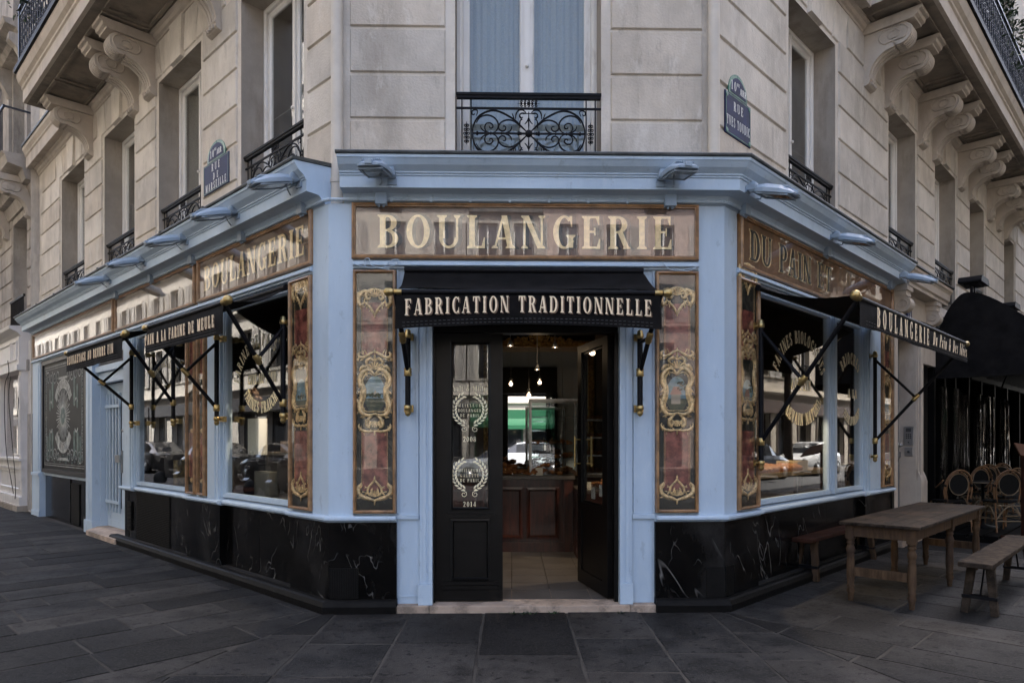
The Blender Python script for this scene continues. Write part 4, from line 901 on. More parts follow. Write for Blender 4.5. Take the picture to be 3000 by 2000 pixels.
# ------------------------------------------------------------------ painted glass panels with gilt rococo ornament
def ornament(mb, cx, z0, W_, H):
    k = W_ / 205.                              # traced units: the inner panel is 205 wide and 1357 high
    def st_(pts, th, both=True, y=-.006):
        p = smooth(pts) if len(pts) > 2 else pts; n = len(p)
        for s in ((1, -1) if both else (1,)):
            mb.tube([(cx + s * a * k, y, z0 + b * k) for a, b in p], [max(.3, min(1, .4 + 2.4 * min(i, n - 1 - i) / n)) * th * 1.25 * k for i in range(n)], 5, fl=.6)
    def leafs(pts, r, both=True):
        for a, b, ang, l in pts:
            for s in ((1, -1) if both and abs(a) > 1 else (1,)):
                A = Matrix.Rotation(R_(ang) * -s, 4, 'Y'); mb.ball((cx + s * a * k, -.006, z0 + b * k), r * k, 6, sc=(.6, .4, l), A=A)
    def shell(a, b, r, up=1):
        for i in range(7):
            t = R_(90 + (i - 3) * 24) * up; mb.tube([(cx + a * k, -.006, z0 + b * k), (cx + (a + r * cos(t)) * k, -.009, z0 + (b + r * sin(t)) * k)], [r * .05 * k, r * .17 * k], 5, fl=.6)
    # little leaf sprays between the main scrolls
    q_ = random.Random(int(H * 977))
    for zc in (1230, 1195, 1150, 890, 868, 800, 770, 720, 660, 610, 560, 520, 490, 455, 440, 140, 110, 80, 62):
        for i in range(3):
            a_ = q_.uniform(18, 92); leafs([(a_, zc + q_.uniform(-16, 16), q_.uniform(0, 180), q_.uniform(1.3, 2.4))], q_.uniform(4, 7.5)) if not (600 < zc < 740 and a_ < 66) else leafs([(q_.uniform(70, 96), zc, q_.uniform(-30, 30), 2)], 7)
    # top cartouche
    shell(0, 1215, 42); st_([(0, 1262), (30, 1250), (52, 1225), (40, 1200), (22, 1215)], 9); st_([(20, 1240), (55, 1248), (85, 1225), (92, 1185), (75, 1165), (62, 1182)], 11)
    st_([(60, 1190), (30, 1160), (10, 1130), (0, 1105)], 7); st_([(90, 1200), (98, 1230), (80, 1245)], 6); leafs([(72, 1225, 40, 2.2), (88, 1180, 160, 2), (0, 1110, 0, 1.6), (45, 1175, 30, 1.6), (98, 1208, 10, 1.8), (80, 1160, 170, 1.6)], 10)
    for x in (74, 66): st_([(x, 1160), (x, 900)], 2.2 if x == 74 else 1.2)
    # band under the upper marble
    st_([(0, 905), (30, 888), (60, 872), (84, 872), (92, 888), (80, 900)], 8); st_([(84, 872), (96, 858), (92, 846)], 6); leafs([(0, 905, 0, 1.8), (22, 896, 60, 1.8), (50, 880, 65, 1.8), (88, 890, 20, 1.7)], 9)
    # framed landscape
    st_([(0, 770), (30, 800), (62, 790), (84, 755), (82, 715), (66, 690), (70, 650), (84, 610), (84, 575), (62, 545), (30, 540), (0, 548)], 13)
    st_([(0, 762), (28, 778), (52, 770), (66, 748), (66, 718), (54, 690), (56, 640), (68, 606), (66, 578), (44, 560), (0, 562)], 5)
    shell(0, 800, 44); shell(0, 505, 34, -1); st_([(0, 850), (26, 862), (46, 845), (34, 822)], 9); st_([(40, 800), (66, 820), (88, 790)], 8); st_([(12, 540), (40, 512), (44, 480), (26, 470)], 9)
    leafs([(80, 770, 20, 2.4), (92, 735, 170, 2.2), (74, 690, 200, 2), (78, 655, 10, 2), (92, 610, 160, 2.2), (86, 570, 30, 2.2), (60, 535, 70, 2.2), (36, 855, 40, 2), (60, 815, 60, 2), (28, 485, 20, 2), (0, 870, 0, 1.6)], 12)
    # band over the lower marble
    st_([(0, 452), (34, 448), (66, 452), (88, 468), (92, 486)], 7); leafs([(0, 440, 0, 2), (30, 446, 85, 1.7), (60, 452, 75, 1.7), (90, 478, 10, 1.7)], 9)
    for x in (74, 66): st_([(x, 450), (x, 150)], 2.2 if x == 74 else 1.2)
    # foot cartouche
    st_([(0, 178), (8, 160), (34, 130), (40, 100), (22, 86), (14, 100)], 6); st_([(72, 150), (92, 130), (90, 96), (62, 72), (30, 64), (0, 52)], 11); st_([(90, 128), (98, 110), (90, 84)], 7); shell(0, 76, 36)
    leafs([(0, 180, 0, 1.6), (84, 140, 30, 2), (94, 100, 170, 2), (70, 74, 110, 2), (40, 60, 110, 1.8), (0, 44, 0, 1.8), (48, 95, 40, 1.7), (18, 110, 20, 1.6)], 10)
LANDSKY = mat("painted_sky", (.23, .33, .38), .5, col2=(.12, .19, .17), vscale=12)
LANDGR = mat("painted_meadow", (.10, .10, .05), .5, col2=(.035, .05, .03), vscale=25)
LANDHS = mat("painted_house", (.30, .15, .10), .5)
LANDHW = mat("painted_house_wall", (.36, .30, .22), .5)
GPAN = glass_mat("panel_glass", (.97, .97, .96), wav=.02, wscale=2, gain=.7, f0=.035)
def panel(M, x0, x1, label, rich=True, house=False, z0=.852, z1=2.958):
    t = thing("painted_panel", label, "painted panel", M, ((x0 + x1) / 2, 0, z0), "gilt framed painted glass panels")
    f = MB(M); f.moulding(x0, x1, z0, z1, [(0, .029), (0, -.02), (.006, -.034), (.018, -.038), (.026, -.028), (.030, -.006), (.030, .029)]); f.build("frame", GOLDW, t)
    b = MB(M); b.box(x0 + .028, x1 - .028, .0, .0285, z0 + .028, z1 - .028); b.build("marbled_ground", DKMARB, t)
    W_, H = x1 - x0 - .06, z1 - z0 - .06; cx = (x0 + x1) / 2; zb = z0 + .03; k = H / 1357.
    hw = W_ * .365
    r = MB(M); r.box(cx - hw, cx + hw, -.0022, -.0003, zb + 890 * k, zb + 1190 * k); r.box(cx - hw, cx + hw, -.0022, -.0003, zb + 110 * k, zb + 455 * k); r.build("red_marbling", RDMARB, t)
    if rich:
        lp = MB(M); e = [(cx + W_ * .31 * cos(a) * (1 + .08 * cos(4 * a)), zb + 662 * k + 108 * k * sin(a)) for a in [2 * pi * i / 20 for i in range(20)]]
        lp.prism(e, 'y', -.0016, -.0003, 0)
        lp.prism(clip(e, [(0, 1, zb + 640 * k)]), 'y', -.0026, -.00165, 1)
        if house:
            lp.prism([(cx - .05, zb + 610 * k), (cx + .03, zb + 610 * k), (cx + .03, zb + 665 * k), (cx - .05, zb + 665 * k)], 'y', -.0034, -.0027, 3); lp.prism([(cx - .062, zb + 665 * k), (cx + .042, zb + 665 * k), (cx + .018, zb + 710 * k), (cx - .03, zb + 710 * k)], 'y', -.0036, -.0027, 2)
            for i in range(14): lp.ball((cx + .045 + rs.uniform(-.04, .03), -.003, zb + (715 + rs.uniform(-25, 25)) * k), .012, 5, 1, sc=(1, .2, .8))
        else:
            for i in range(22): lp.ball((cx + rs.uniform(-.075, .075), -.003, zb + (655 + rs.uniform(-6, 14)) * k), rs.uniform(.006, .014), 5, 1, sc=(1, .2, 1))
            lp.prism([(cx - .01, zb + 645 * k), (cx + .02, zb + 645 * k), (cx + .02, zb + 668 * k), (cx + .005, zb + 690 * k), (cx - .01, zb + 668 * k)], 'y', -.0034, -.0027, 3)
        lp.build("landscape_vignette", [LANDSKY, LANDGR, LANDHS, LANDHW], t)
        o = MB(M); ornament(o, cx, zb, W_, H); o.build("gilt_ornament", ORN, t)
    else:
        o = MB(M)
        for zz0, zz1 in ((890, 1190), (110, 455)):
            for s in (-1, 1): o.box(cx + s * hw - .003, cx + s * hw + .003, -.005, -.0023, zb + zz0 * k, zb + zz1 * k)
        for zz in (1215, 875, 470, 90): o.ball((cx, -.004, zb + zz * k), .03, 8, sc=(.8, .3, 1)); [o.tube([(cx + s * (.01 + a), -.004, zb + zz * k + b2) for a, b2 in spiral(.02, 0, .026, .006, 180, 1.2, 8)], .005, 4) for s in (-1, 1)]
        o.build("gilt_ornament", ORN, t)
    g = MB(M); g.box(x0 + .0305, x1 - .0305, -.0205, -.0165, z0 + .0305, z1 - .0305); g.build("pane", GPAN, t)
    return t
panel(F, -1.375, -1.004, "gilt painted panel with a river landscape, beside the closed glazed door leaf")
panel(F, 1.255, 1.630, "gilt painted panel with a red roofed cottage in its cartouche, facing the junction", house=True)
panel(L, -.667, -.272, "gilt painted panel edging the display window under the MEULE awning")
panel(L, -2.830, -2.612, "narrow dark framed panel touching the blue pilaster between the two left display windows", rich=False)
panel(L, -3.160, -2.890, "narrow dark framed panel touching the display window beside the barred blue door", rich=False)
panel(R, .234, .656, "gilt painted panel under the D of the DU PAIN ET sign", house=True)
panel(R, 4.36, 4.775, "gilt painted panel between a blue pilaster and the grey house door")
# ------------------------------------------------------------------ awnings
def awning(M, label, bar, rods, p, zb, zt, zv, words, arms=(2.45, 1.83, 1.69), sag=.05, arch=0., balls=(1, 1), seed=0):
    t = thing("awning", label, "awning", M, ((bar[0] + bar[1]) / 2, 0, zt), "black canvas shop awnings with gold lettering")
    q = random.Random(seed); ph = [q.uniform(0, 6) for _ in range(6)]
    n, m = 44, 10; c = MB(M); v = []
    for j in range(m + 1):
        f = j / m
        for i in range(n + 1):
            u = i / n; xa, xb = rods[0] - .03, rods[1] + .03
            x = (xa + (xb - xa) * u) * (1 - f) + (bar[0] + .05 + (bar[1] - bar[0] - .1) * u) * f
            z = zt + (zb + .025 - zt) * f - sag * sin(pi * f) * (.7 + .3 * sin(3 * u + ph[0])) + .010 * sin(9 * u + ph[1] + 2 * f) * f + .005 * sin(23 * u + 5 * f + ph[4]) * sin(pi * f)
            v.append((x, -.035 - (p - .035) * f, z))
    nv = len(v); v += [(x, y, z - .006) for x, y, z in v]
    fs = [(j * (n + 1) + i, j * (n + 1) + i + 1, (j + 1) * (n + 1) + i + 1, (j + 1) * (n + 1) + i) for j in range(m) for i in range(n)]
    c.add(v, fs + [tuple(nv + k for k in f[::-1]) for f in fs], 0, True)
    c.build("canopy", CLOTH, t)
    xa, xb = bar[0] + .04, bar[1] - .04; hw = (xb - xa) / 2; xc = (xa + xb) / 2
    az = lambda x: arch * (1 - ((x - xc) / hw) ** 2)
    va = MB(M); n2, m2 = 60, 6; v = []
    for j in range(m2 + 1):
        f = j / m2
        for i in range(n2 + 1):
            u = i / n2; x = xa + (xb - xa) * u
            z = zb + .02 + az(x) * .35 * f - (zb + .02 - zv) * f + az(x) * .8 * f
            y = -p - .012 - .014 * f + .010 * f * sin(13 * u + ph[2]) + .006 * f * sin(31 * u + ph[3]) + .02 * (1 - f) ** 6
            v.append((x - .012 * (f if u < .02 else (-f if u > .98 else 0)), y, z))
    nv = len(v); v += [(x, y + .004, z) for x, y, z in v]
    fs = [(j * (n2 + 1) + i, j * (n2 + 1) + i + 1, (j + 1) * (n2 + 1) + i + 1, (j + 1) * (n2 + 1) + i) for j in range(m2) for i in range(n2)]
    va.add(v, fs + [tuple(nv + k for k in f[::-1]) for f in fs], 0, True)
    vo = va.build("valance", CLOTH, t)
    hm = MB(M); ys = -p - .0365
    for zz in (zv + .018, zv + .045):          # stitched hems
        for i in range(56):
            x = xa + .05 + (xb - xa - .1) * i / 56; hm.box(x, x + (xb - xa) / 56 * .55, ys - .0085, ys - .006, zz + az(x) * 1.12, zz + az(x) * 1.12 + .0022)
    hm.build("stitching", mat("grey_thread", (.10, .10, .10), .8), vo)
    le = MB(M); sh = MB(M)
    for s, h, x, z, fit, k in words:
        for mb_, dx, dz_, yy in ((sh, .010, -.008, ys - .004), (le, 0, 0, ys - .0068)):
            text(mb_, s, h, k.get('wd', .7), fit=fit, x=x + dx, z=z + dz_, y=yy, th=.0025, shear=k.get('shear', 0), dz=az)
    sh.split("letter_shadow", CLOTHS, vo, tol=.024); le.split("lettering", CLOTHP, vo, tol=.024)
    b = MB(M); b.tube([(bar[0], -p, zb), (bar[1], -p, zb)], .022, 10); b.tube([(rods[0] - .03, -.045, zt + .004), (rods[1] + .03, -.045, zt + .004)], .03, 8); b.build("front_bar", IRON, t)
    f = MB(M)
    for xe, s, big in ((bar[0], -1, balls[0]), (bar[1], 1, balls[1])):
        A = Matrix.Rotation(R_(90) * s, 4, 'Y')
        if big == 2: f.ball((xe + s * .035, -p, zb + .012), .042, 14); f.lathe([(.028, -.03), (.034, -.02), (.024, 0), (.034, .01), (.026, .03)], (xe - s * .02, -p, zb), 12, 0, A)
        else: f.lathe([(.024, -.10), (.026, -.04), (.018, -.036), (.03, -.02), (.036, 0), (.034, .025), (.02, .04), (.006, .046)], (xe + s * .02, -p, zb), 12, 0, A)
    f.split("finial", BRASS, t, tol=.03)
    for xr, xb_ in ((rods[0], bar[0] + .03), (rods[1], bar[1] - .03)):
        a = MB(M); zt_, zc, z0 = arms; y0 = -.06
        a.tube([(xr, y0, z0 + .03), (xr, y0, zt_ + .06)], .024, 10)
        e = Vector((xb_, -p, zb - .01)); s0 = Vector((xr, y0, zc)); mid = s0.lerp(e, .46)
        a.tube([s0, e], .020, 8); a.tube([Vector((xr, y0, zt_)), mid], .017, 8)
        o = a.build("folding_arm", IRON, t)
        br_ = MB(M)
        br_.lathe([(.03, -.035), (.036, -.03), (.03, -.01), (.036, .0), (.03, .01), (.036, .03), (.03, .035)], (xr, y0, zc), 12)
        br_.lathe([(.004, -.06), (.02, -.05), (.028, -.03), (.022, -.012), (.032, 0), (.032, .03), (.026, .035)], (xr, y0, z0), 12)
        br_.lathe([(.026, -.02), (.032, -.01), (.032, .02), (.024, .03), (.026, .045), (.006, .06)], (xr, y0, zt_ + .05), 12)
        for zz in (z0 + .01, zt_ + .05): br_.tube([(xr, y0, zz), (xr, .03, zz)], .014, 8); br_.box(xr - .04, xr + .04, -.012, .034, zz - .03, zz + .03)
        dv = (e - s0).normalized(); br_.tube([mid - dv * .05, mid - dv * .03, mid, mid + dv * .03, mid + dv * .05], [.022, .03, .026, .03, .022], 10)
        br_.tube([mid + Vector((0, .03, .02)), mid], .02, 8)
        br_.split("brass_fitting", BRASS, o, tol=.02)
    return t
awning(F, "black awning over the entrance with FABRICATION TRADITIONNELLE on its valance", (-.975, 1.225), (-.896, 1.106), .45, 2.675, 2.945, 2.375, [("FABRICATION TRADITIONNELLE", .130, -.865, 2.475, 1.975, dict(wd=.62))], (2.33, 2.07, 1.75), .045, .034, (1, 1), 1)
awning(L, "black awning reading PAIN A LA FARINE DE MEULE over a display window", (-2.45, -.50), (-2.19, -.70), .68, 2.655, 2.90, 2.385, [("PAIN A LA FARINE DE MEULE", .105, -2.36, 2.455, 1.72, dict(wd=.62))], (2.53, 1.83, 1.70), .07, .0, (1, 2), 2)
awning(L, "black awning reading FEUILLETAGE AU BEURRE FIN beside the barred blue door", (-5.56, -3.16), (-4.98, -3.45), .68, 2.655, 2.90, 2.395, [("FEUILLETAGE AU BEURRE FIN", .108, -5.37, 2.475, 1.95, dict(wd=.62))], (2.60, 1.93, 1.70), .05, .0, (1, 2), 3)
awning(R, "broad black awning reading BOULANGERIE and a shop name in script", (.38, 4.29), (.60, 3.90), .97, 2.655, 2.90, 2.42, [("BOULANGERIE", .165, .75, 2.452, 1.66, dict(wd=.66)), ("Du Pain & Des Id\u00e9es", .135, 2.57, 2.475, 1.52, dict(wd=.6, shear=.25))], (2.50, 1.47, 1.26), .06, .0, (2, 1), 4)

# ------------------------------------------------------------------ floodlights on the cornice
def floodlight(M, x, label, yaw=0, kn=1, tilt=17, dx=.15, dz=0, bx=0):
    xb = x + .03 * kn + bx; x += dx * kn; ZK = 3.725 + dz
    t = thing("floodlight", label, "floodlight", M, (x, -.18, 3.70), "pale blue floodlights along the cornice")
    H = M @ Matrix.Translation((x, -.215, ZK)) @ Matrix.Rotation(R_(yaw), 4, 'Z') @ Matrix.Rotation(R_(tilt), 4, 'X')
    h = MB(H); rows = []
    prof = [(0, .07, .030, .014), (.05, .105, .050, .018), (.13, .120, .060, .018), (.26, .120, .052, .018), (.33, .104, .032, .016), (.385, .080, .008, .012)]
    for d, hw, up, dn in prof:
        rows.append([(-hw, -d, -dn), (-hw, -d, up * .35), (-hw * .62, -d, up), (hw * .62, -d, up), (hw, -d, up * .35), (hw, -d, -dn)])
    n = 6; h.add([p for r in rows for p in r], [(i * n + k, i * n + (k + 1) % n, (i + 1) * n + (k + 1) % n, (i + 1) * n + k) for i in range(len(rows) - 1) for k in range(n)], 0)
    h.add(rows[0], [tuple(range(n))]); h.add(rows[-1], [tuple(range(n))[::-1]])
    for s in (-1, 1):
        for i in range(4): h.box(s * (.022 + i * .016) - .004, s * (.022 + i * .016) + .004, -.325, -.25, .040, .056)
    h.box(-.03, .03, -.398, -.345, -.004, .030)
    h.framebox(-.105, .105, 0, 0, 0, 0, 0) if False else None
    for x0_, x1_, y0_, y1_ in ((-.10, .10, -.345, -.33), (-.10, .10, -.07, -.055), (-.10, -.085, -.3295, -.0705), (.085, .10, -.3295, -.0705)): h.box(x0_, x1_, y0_, y1_, -.032, -.0185)
    o = h.build("housing", LAMPM, t, bevel=.004)
    g = MB(H); g.box(-.0845, .0845, -.329, -.071, -.026, -.0186); g.build("lens", LAMPG, t)
    k_ = MB(H); A = Matrix.Rotation(R_(90), 4, 'Y'); xk = kn * .085
    k_.lathe([(.01, -.03), (.042, -.024), (.046, 0), (.042, .024), (.012, .03)], (xk, -.015, .02), 16, 0, A); k_.M = M
    k_.box(x + xk - .03, x + xk + .03, -.27, -.181, ZK - .01, ZK + .03); k_.box(x + xk - .04, x + xk + .04, -.195, -.1805, max(3.615, ZK - .065), ZK - .015); k_.build("bracket", LAMPM, t)
    j = MB(M); j.box(xb - .05, xb + .05, -.085, -.021, 3.505, 3.612); j.ball((xb - .02, -.05, 3.498), .014, 6); j.ball((xb + .02, -.05, 3.498), .014, 6); j.build("junction_box", LAMPM, t, bevel=.008)
    c = MB(M); c.tube([(p_[0], p_[1], p_[2]) for p_ in smooth([(x, -.27, ZK - .025), (x + .01, -.26, ZK - .07), (xb - .005, -.14, 3.635), (xb, -.055, 3.612)])], .006, 6); c.build("cable", LAMPM, t)
    return t
floodlight(F, -1.155, "pale blue floodlight on the cornice above the letter B of the front BOULANGERIE sign", -6, 1, 7, .06, -.03)
floodlight(F, 1.40, "pale blue floodlight on the cornice above the last E of the front BOULANGERIE sign", 6, -1, 7, .06, -.03)
for x, lb in ((-.40, "beside the drainpipe, over the last letters of the side BOULANGERIE sign"), (-1.62, "over the first letters of the side BOULANGERIE sign"), (-2.92, "above the joint of the side BOULANGERIE sign and the blank sign"), (-4.28, "over the middle of the blank sign above the FEUILLETAGE awning"), (-5.70, "farthest from the corner, near the white neighbour shopfront")):
    floodlight(L, x, "pale blue floodlight " + lb, 0, 1)
for x, lb in ((.12, "over the start of the DU PAIN ET sign"), (2.10, "over the ball finial of the broad awning"), (4.58, "at the end of the cornice beside the stone doorway")):
    floodlight(R, x, "pale blue floodlight " + lb, 0, -1, 17, -.02, -.085, .2 if x < 3 else 0)

# ------------------------------------------------------------------ enamel street plates
def plate(M, x0, x1, z0, z1, zt, label, lines, top, green=False):
    t = thing("street_sign", label, "street sign", M, ((x0 + x1) / 2, YS, z0), "blue enamel street name plates"); y = .125; c = (x0 + x1) / 2; w_ = (x1 - x0)
    b = MB(M); b.box(x0, x1, y - .006, y + .008, z0, z1); bo = b.build("plate", PLATE, t, bevel=.004)
    fr = MB(M); fr.framebox(x0 + .012, x1 - .012, z0 + .012, z1 - .012, .008 if green else .006, y - .0085, y - .0062)
    if green:
        for sx in (x0 + .03, x1 - .03):
            for sz in (z0 + .03, z1 - .03): fr.lathe([(.022, 0), (.022, .004), (.014, .004)], (sx, y - .0065, sz), 10, 0, Matrix.Rotation(R_(90), 4, 'X'))
    fr.build("border", PLATEG, bo)
    a = [(c + w_ * .36 * cos(t_), z1 + .004 + (zt - z1) * sin(t_) ** .8) for t_ in [pi * i / 18 for i in range(19)]]
    cp = MB(M); cp.prism(a, 'y', y - .004, y + .009, 0); i_ = [(c + w_ * .29 * cos(t_), z1 + .022 + (zt - z1 - .05) * sin(t_) ** .8) for t_ in [pi * i / 18 for i in range(19)]]
    cp.prism(i_, 'y', y - .0075, y - .0042, 1); cp.ball((c, y, zt - .008), .02, 8, 0, sc=(1, .4, 1)); cp.build("crest", [PLATEG, PLATE], t)
    lt = MB(M); wt = w_ * .34; text(lt, "10", .085, .8, fit=.10, x=c - .145, z=z1 + .045, y=y - .008, th=.001); text(lt, "ME", .03, .8, fit=.05, x=c - .03, z=z1 + .105, y=y - .008, th=.001); text(lt, "ARR", .062, .8, fit=.13, x=c + .03, z=z1 + .045, y=y - .008, th=.001)
    for s, h, z, fit, wd in lines: text(lt, s, h, wd, fit=fit, x=c - fit / 2, z=z, y=y - .0068, th=.001)
    lt.build("lettering", ENW, t)
plate(L, -2.99, -2.30, 4.345, 4.69, 4.90, "blue street plate RUE DE MARSEILLE with arched 10ME ARR crest", [("RUE", .085, 4.578, .22, .7), ("DE", .075, 4.475, .14, .7), ("MARSEILLE", .085, 4.37, .56, .62)], 0)
plate(R, .25, .767, 4.30, 4.69, 4.90, "blue street plate RUE YVES TOUDIC with green border and arched crest", [("RUE", .085, 4.545, .19, .7), ("YVES TOUDIC", .088, 4.39, .46, .5)], 0, True)

# ------------------------------------------------------------------ etched advertising panel at the far left
t = thing("advertising_panel", "dark etched glass advertising panel reading LEFEVRE-UTILE NANTES next to the barred door", "advert panel", L, (-9, 0, .86))
b = MB(L); b.box(-10.38, -7.54, .035, .06, .93, 2.90); b.build("board", ETCH, t)
f = MB(L); f.framebox(-10.46, -7.46, .86, 2.965, .075, .01, .06); f.build("frame", mat("black_frame", (.01, .01, .011), .4), t)
e = MB(L); g = MB(L); cx, cz, y = -8.97, 1.90, .0335
def flat(mb, pts, y0=.0325, y1=.0348, m=0): mb.prism(pts, 'y', y0, y1, m)
for z_, t_ in ((1.0, .012), (1.04, .006), (2.82, .012), (2.78, .006)): e.box(-10.30, -7.62, .033, .0349, z_, z_ + t_)
for x_ in (-10.32, -7.61): e.box(x_, x_ + .012, .0331, .0348, 1.0, 2.83)
for rr, w2, a0, a1 in ((.66, .17, 32, 148), (.66, .19, 215, 325)):
    n = 22
    for i in range(n):
        a, b_ = R_(a0 + (a1 - a0) * i / n), R_(a0 + (a1 - a0) * (i + 1) / n)
        flat(e, [(cx + r * cos(q) * 1.02, cz + r * sin(q)) for r, q in ((rr - w2, a), (rr, a), (rr, b_), (rr - w2, b_))])
for i in range(44):
    a = 2 * pi * i / 44; r1 = .47 if i % 2 else .40; r0 = .16
    flat(e, [(cx + r0 * cos(a - .06), cz + r0 * 1.2 * sin(a - .06)), (cx + r1 * cos(a - .018), cz + r1 * sin(a - .018) * 1.02), (cx + r1 * cos(a + .018), cz + r1 * sin(a + .018) * 1.02), (cx + r0 * cos(a + .06), cz + r0 * 1.2 * sin(a + .06))], .0328, .0346)
flat(e, [(cx + .165 * cos(a), cz + .2 * sin(a)) for a in [2 * pi * i / 24 for i in range(24)]], .0316, .0324)
for i in range(8):                             # plain rosette in the middle of the rays
    a = 2 * pi * i / 8; flat(g, [(cx + .09 * cos(a) + .06 * cos(q), cz + .1 * sin(a) + .06 * sin(q)) for q in [2 * pi * k / 10 for k in range(10)]], .0304 - i * .0001, .0314, 0)
for s in (-1, 1):
    for (x_, z_, w2, h2) in ((.74, 2.30, .13, .5), (.92, 2.22, .10, .42), (.74, 1.42, .13, .44), (.94, 1.42, .13, .42), (1.10, 1.32, .08, .45)):
        flat(g, [(cx + s * (x_ + w2 * .5 * cos(q)), z_ + (h2 * .5 - w2 * .5) * (1 if sin(q) > 0 else -1) + w2 * .5 * sin(q)) for q in [2 * pi * k / 20 for k in range(20)]])
    for z_, r in ((2.14, .11), (1.66, .11)):
        for k in range(8): a, b_ = R_(20 + k * 17), R_(20 + (k + 1) * 17); sg = 1 if z_ > 1.9 else -1; flat(e, [(cx + s * .86 + q * cos(w3), z_ + sg * q * sin(w3) - sg * .05) for q, w3 in ((r - .035, a), (r, a), (r, b_), (r - .035, b_))])
    for zc_, up in ((2.62, -1), (1.20, 1)):
        for k in range(4):
            e.tube([(cx + s * (.35 + k * .24 + a), .034, zc_ + up * b_) for a, b_ in spiral(0, 0, .03, .13, 30 + 70 * k, 1.2, 14)], .010, 4, fl=.2)
    for k in range(16):
        z_ = 1.15 + k * .105; e.tube([(cx + s * (1.22 + a), .034, z_ + b_) for a, b_ in spiral(0, 0, .055, .015, 90 + 40 * (k % 3), 1.1, 8)], .008, 4, fl=.2); g.ball((cx + s * 1.19, .034, z_ + .05), .035, 5, sc=(.5, .05, 1))
for k in range(13):
    x_ = -1.2 + k * .2; g.tube([(cx + x_ + a, .034, 1.14 + b_) for a, b_ in spiral(0, 0, .085, .02, 180 * (k % 2), 1.2, 12)], .009, 4, fl=.2)
e.box(cx - .28, cx + .28, .033, .0349, 2.56, 2.60); e.box(cx - .24, cx + .24, .033, .0349, 2.46, 2.50); e.box(cx - .33, cx + .33, .033, .0349, 1.11, 1.16)
e.build("etched_ornament", ETCHP, t); g.build("pale_green_scrollwork", ETCHG, t)
l = MB(L); arc_text(l, "LEFEVRE-UTILE", .115, cx, cz, .53, .52, 90, True, .62, .16, y=.0318, th=.001); arc_text(l, "NANTES", .125, cx, cz, .625, .61, 270, False, .7, .2, y=.0318, th=.001)
l.build("lettering", DARKSH, t)

# ------------------------------------------------------------------ table, benches
def turned(mb, x, y, h, blk_=.13, m=0, s=.036):
    mb.box(x - s, x + s, y - s, y + s, h - blk_, h, m)
    z = h - blk_
    pr = [(.0, .034), (-.015, .036), (-.02, .026), (-.03, .034), (-.045, .036), (-.055, .026), (-.075, .032), (-.10, .040), (-.13, .036), (-.145, .027), (-.16, .036), (-.175, .027), (-.20, .033), (-.36, .036), (-.44, .028), (-.455, .036), (-.47, .027), (-.50, .038), (-.525, .028), (-.56, .024)]
    k = z / .60
    prof = [(r, z + d * k) for d, r in pr] + [(.020, .0)]
    mb.lathe([(a, b) for a, b in prof][::-1], (x, y, 0), 14, m)
TB = R @ shift(W, W)
def rloc(x, y):   # frame parallel to the right facade with its origin on the pavement
    return Matrix.Translation((x, y, 0)) @ Matrix.Rotation(math.atan2(dR[1], dR[0]), 4, 'Z')
TM = rloc(3.51, 5.985); TL_ = 2.74; TWd = .67
t = thing("farm_table", "long worn wooden farm table with turned legs between two benches on the pavement", "table", TM, (TL_ / 2, TWd / 2, 0))
b = MB(TM); n = 5
for i in range(n):
    a, c = TWd * i / n, TWd * (i + 1) / n - .0015; b.box(.0, TL_, a, c, .705 + rs.uniform(0, .0012), .735 + rs.uniform(-.001, .001))
b.build("tabletop", WOODT, t, bevel=.006)
b = MB(TM); e = .045
b.box(e + .06, TL_ - e - .06, e + .012, e + .034, .60, .7045); b.box(e + .06, TL_ - e - .06, TWd - e - .034, TWd - e - .012, .60, .7045); b.box(e + .012, e + .034, e + .06, TWd - e - .06, .60, .7045); b.box(TL_ - e - .034, TL_ - e - .012, e + .06, TWd - e - .06, .60, .7045)
b.box(1.39, 1.47, e + .006, e + .0118, .585, .7045)
b.build("apron", WOODL, t)
for x in (e + .036, 1.43, TL_ - e - .036):
    for y in (e + .036, TWd - e - .036): b = MB(TM); turned(b, x, y, .7045); b.build("leg", WOODL, t)
b = MB(TM); b.box(e + .02, e + .05, e + .07, TWd - e - .07, .235, .315); b.box(TL_ - e - .05, TL_ - e - .02, e + .07, TWd - e - .07, .235, .315); b.split("stretcher", WOODL, t)
def bench(Mb, ln, wd, top, m, ml, label, h=.46):
    t = thing("bench", label, "bench", Mb, (ln / 2, wd / 2, 0), "wooden benches at the farm table")
    b = MB(Mb); pts = []
    b.box(0, ln, 0, wd, h - .042, h); o = b.build("seat", top, t, bevel=.007)
    for x, s in ((.24, -1), (ln - .24, 1)):
        for y, q in ((.06, -1), (wd - .06, 1)):
            l = MB(Mb); a = .028
            top_ = (x, y, h - .043); bot = (x + s * .05, y + q * .045, 0)
            v = [(bot[0] + i * a, bot[1] + j * a, 0) for i, j in ((-1, -1), (1, -1), (1, 1), (-1, 1))] + [(top_[0] + i * a * 1.15, top_[1] + j * a * 1.15, top_[2]) for i, j in ((-1, -1), (1, -1), (1, 1), (-1, 1))]
            l.add(v, [(0, 3, 2, 1), (4, 5, 6, 7), (0, 1, 5, 4), (1, 2, 6, 5), (2, 3, 7, 6), (3, 0, 4, 7)]); l.build("leg", ml, t, bevel=.004)
        k = MB(Mb); k.box(x + s * .037 - .034, x + s * .037 + .034, -.005, wd + .005, .13, .16); k.tube([(x + s * .02, wd / 2, .15), (x - s * .16, wd / 2, h - .06)], .008, 6); k.build("iron_brace", IRON, t)
        k = MB(Mb); k.box(x - .035, x + .035, .02, wd - .02, h - .075, h - .0425); k.build("batten", ml, t)
    return t
bench(rloc(3.955, 5.72) @ Matrix.Translation((0, 0, 0)), 2.30, .25, WOODG, None, WOODG, "grey weathered bench on the street side of the farm table")
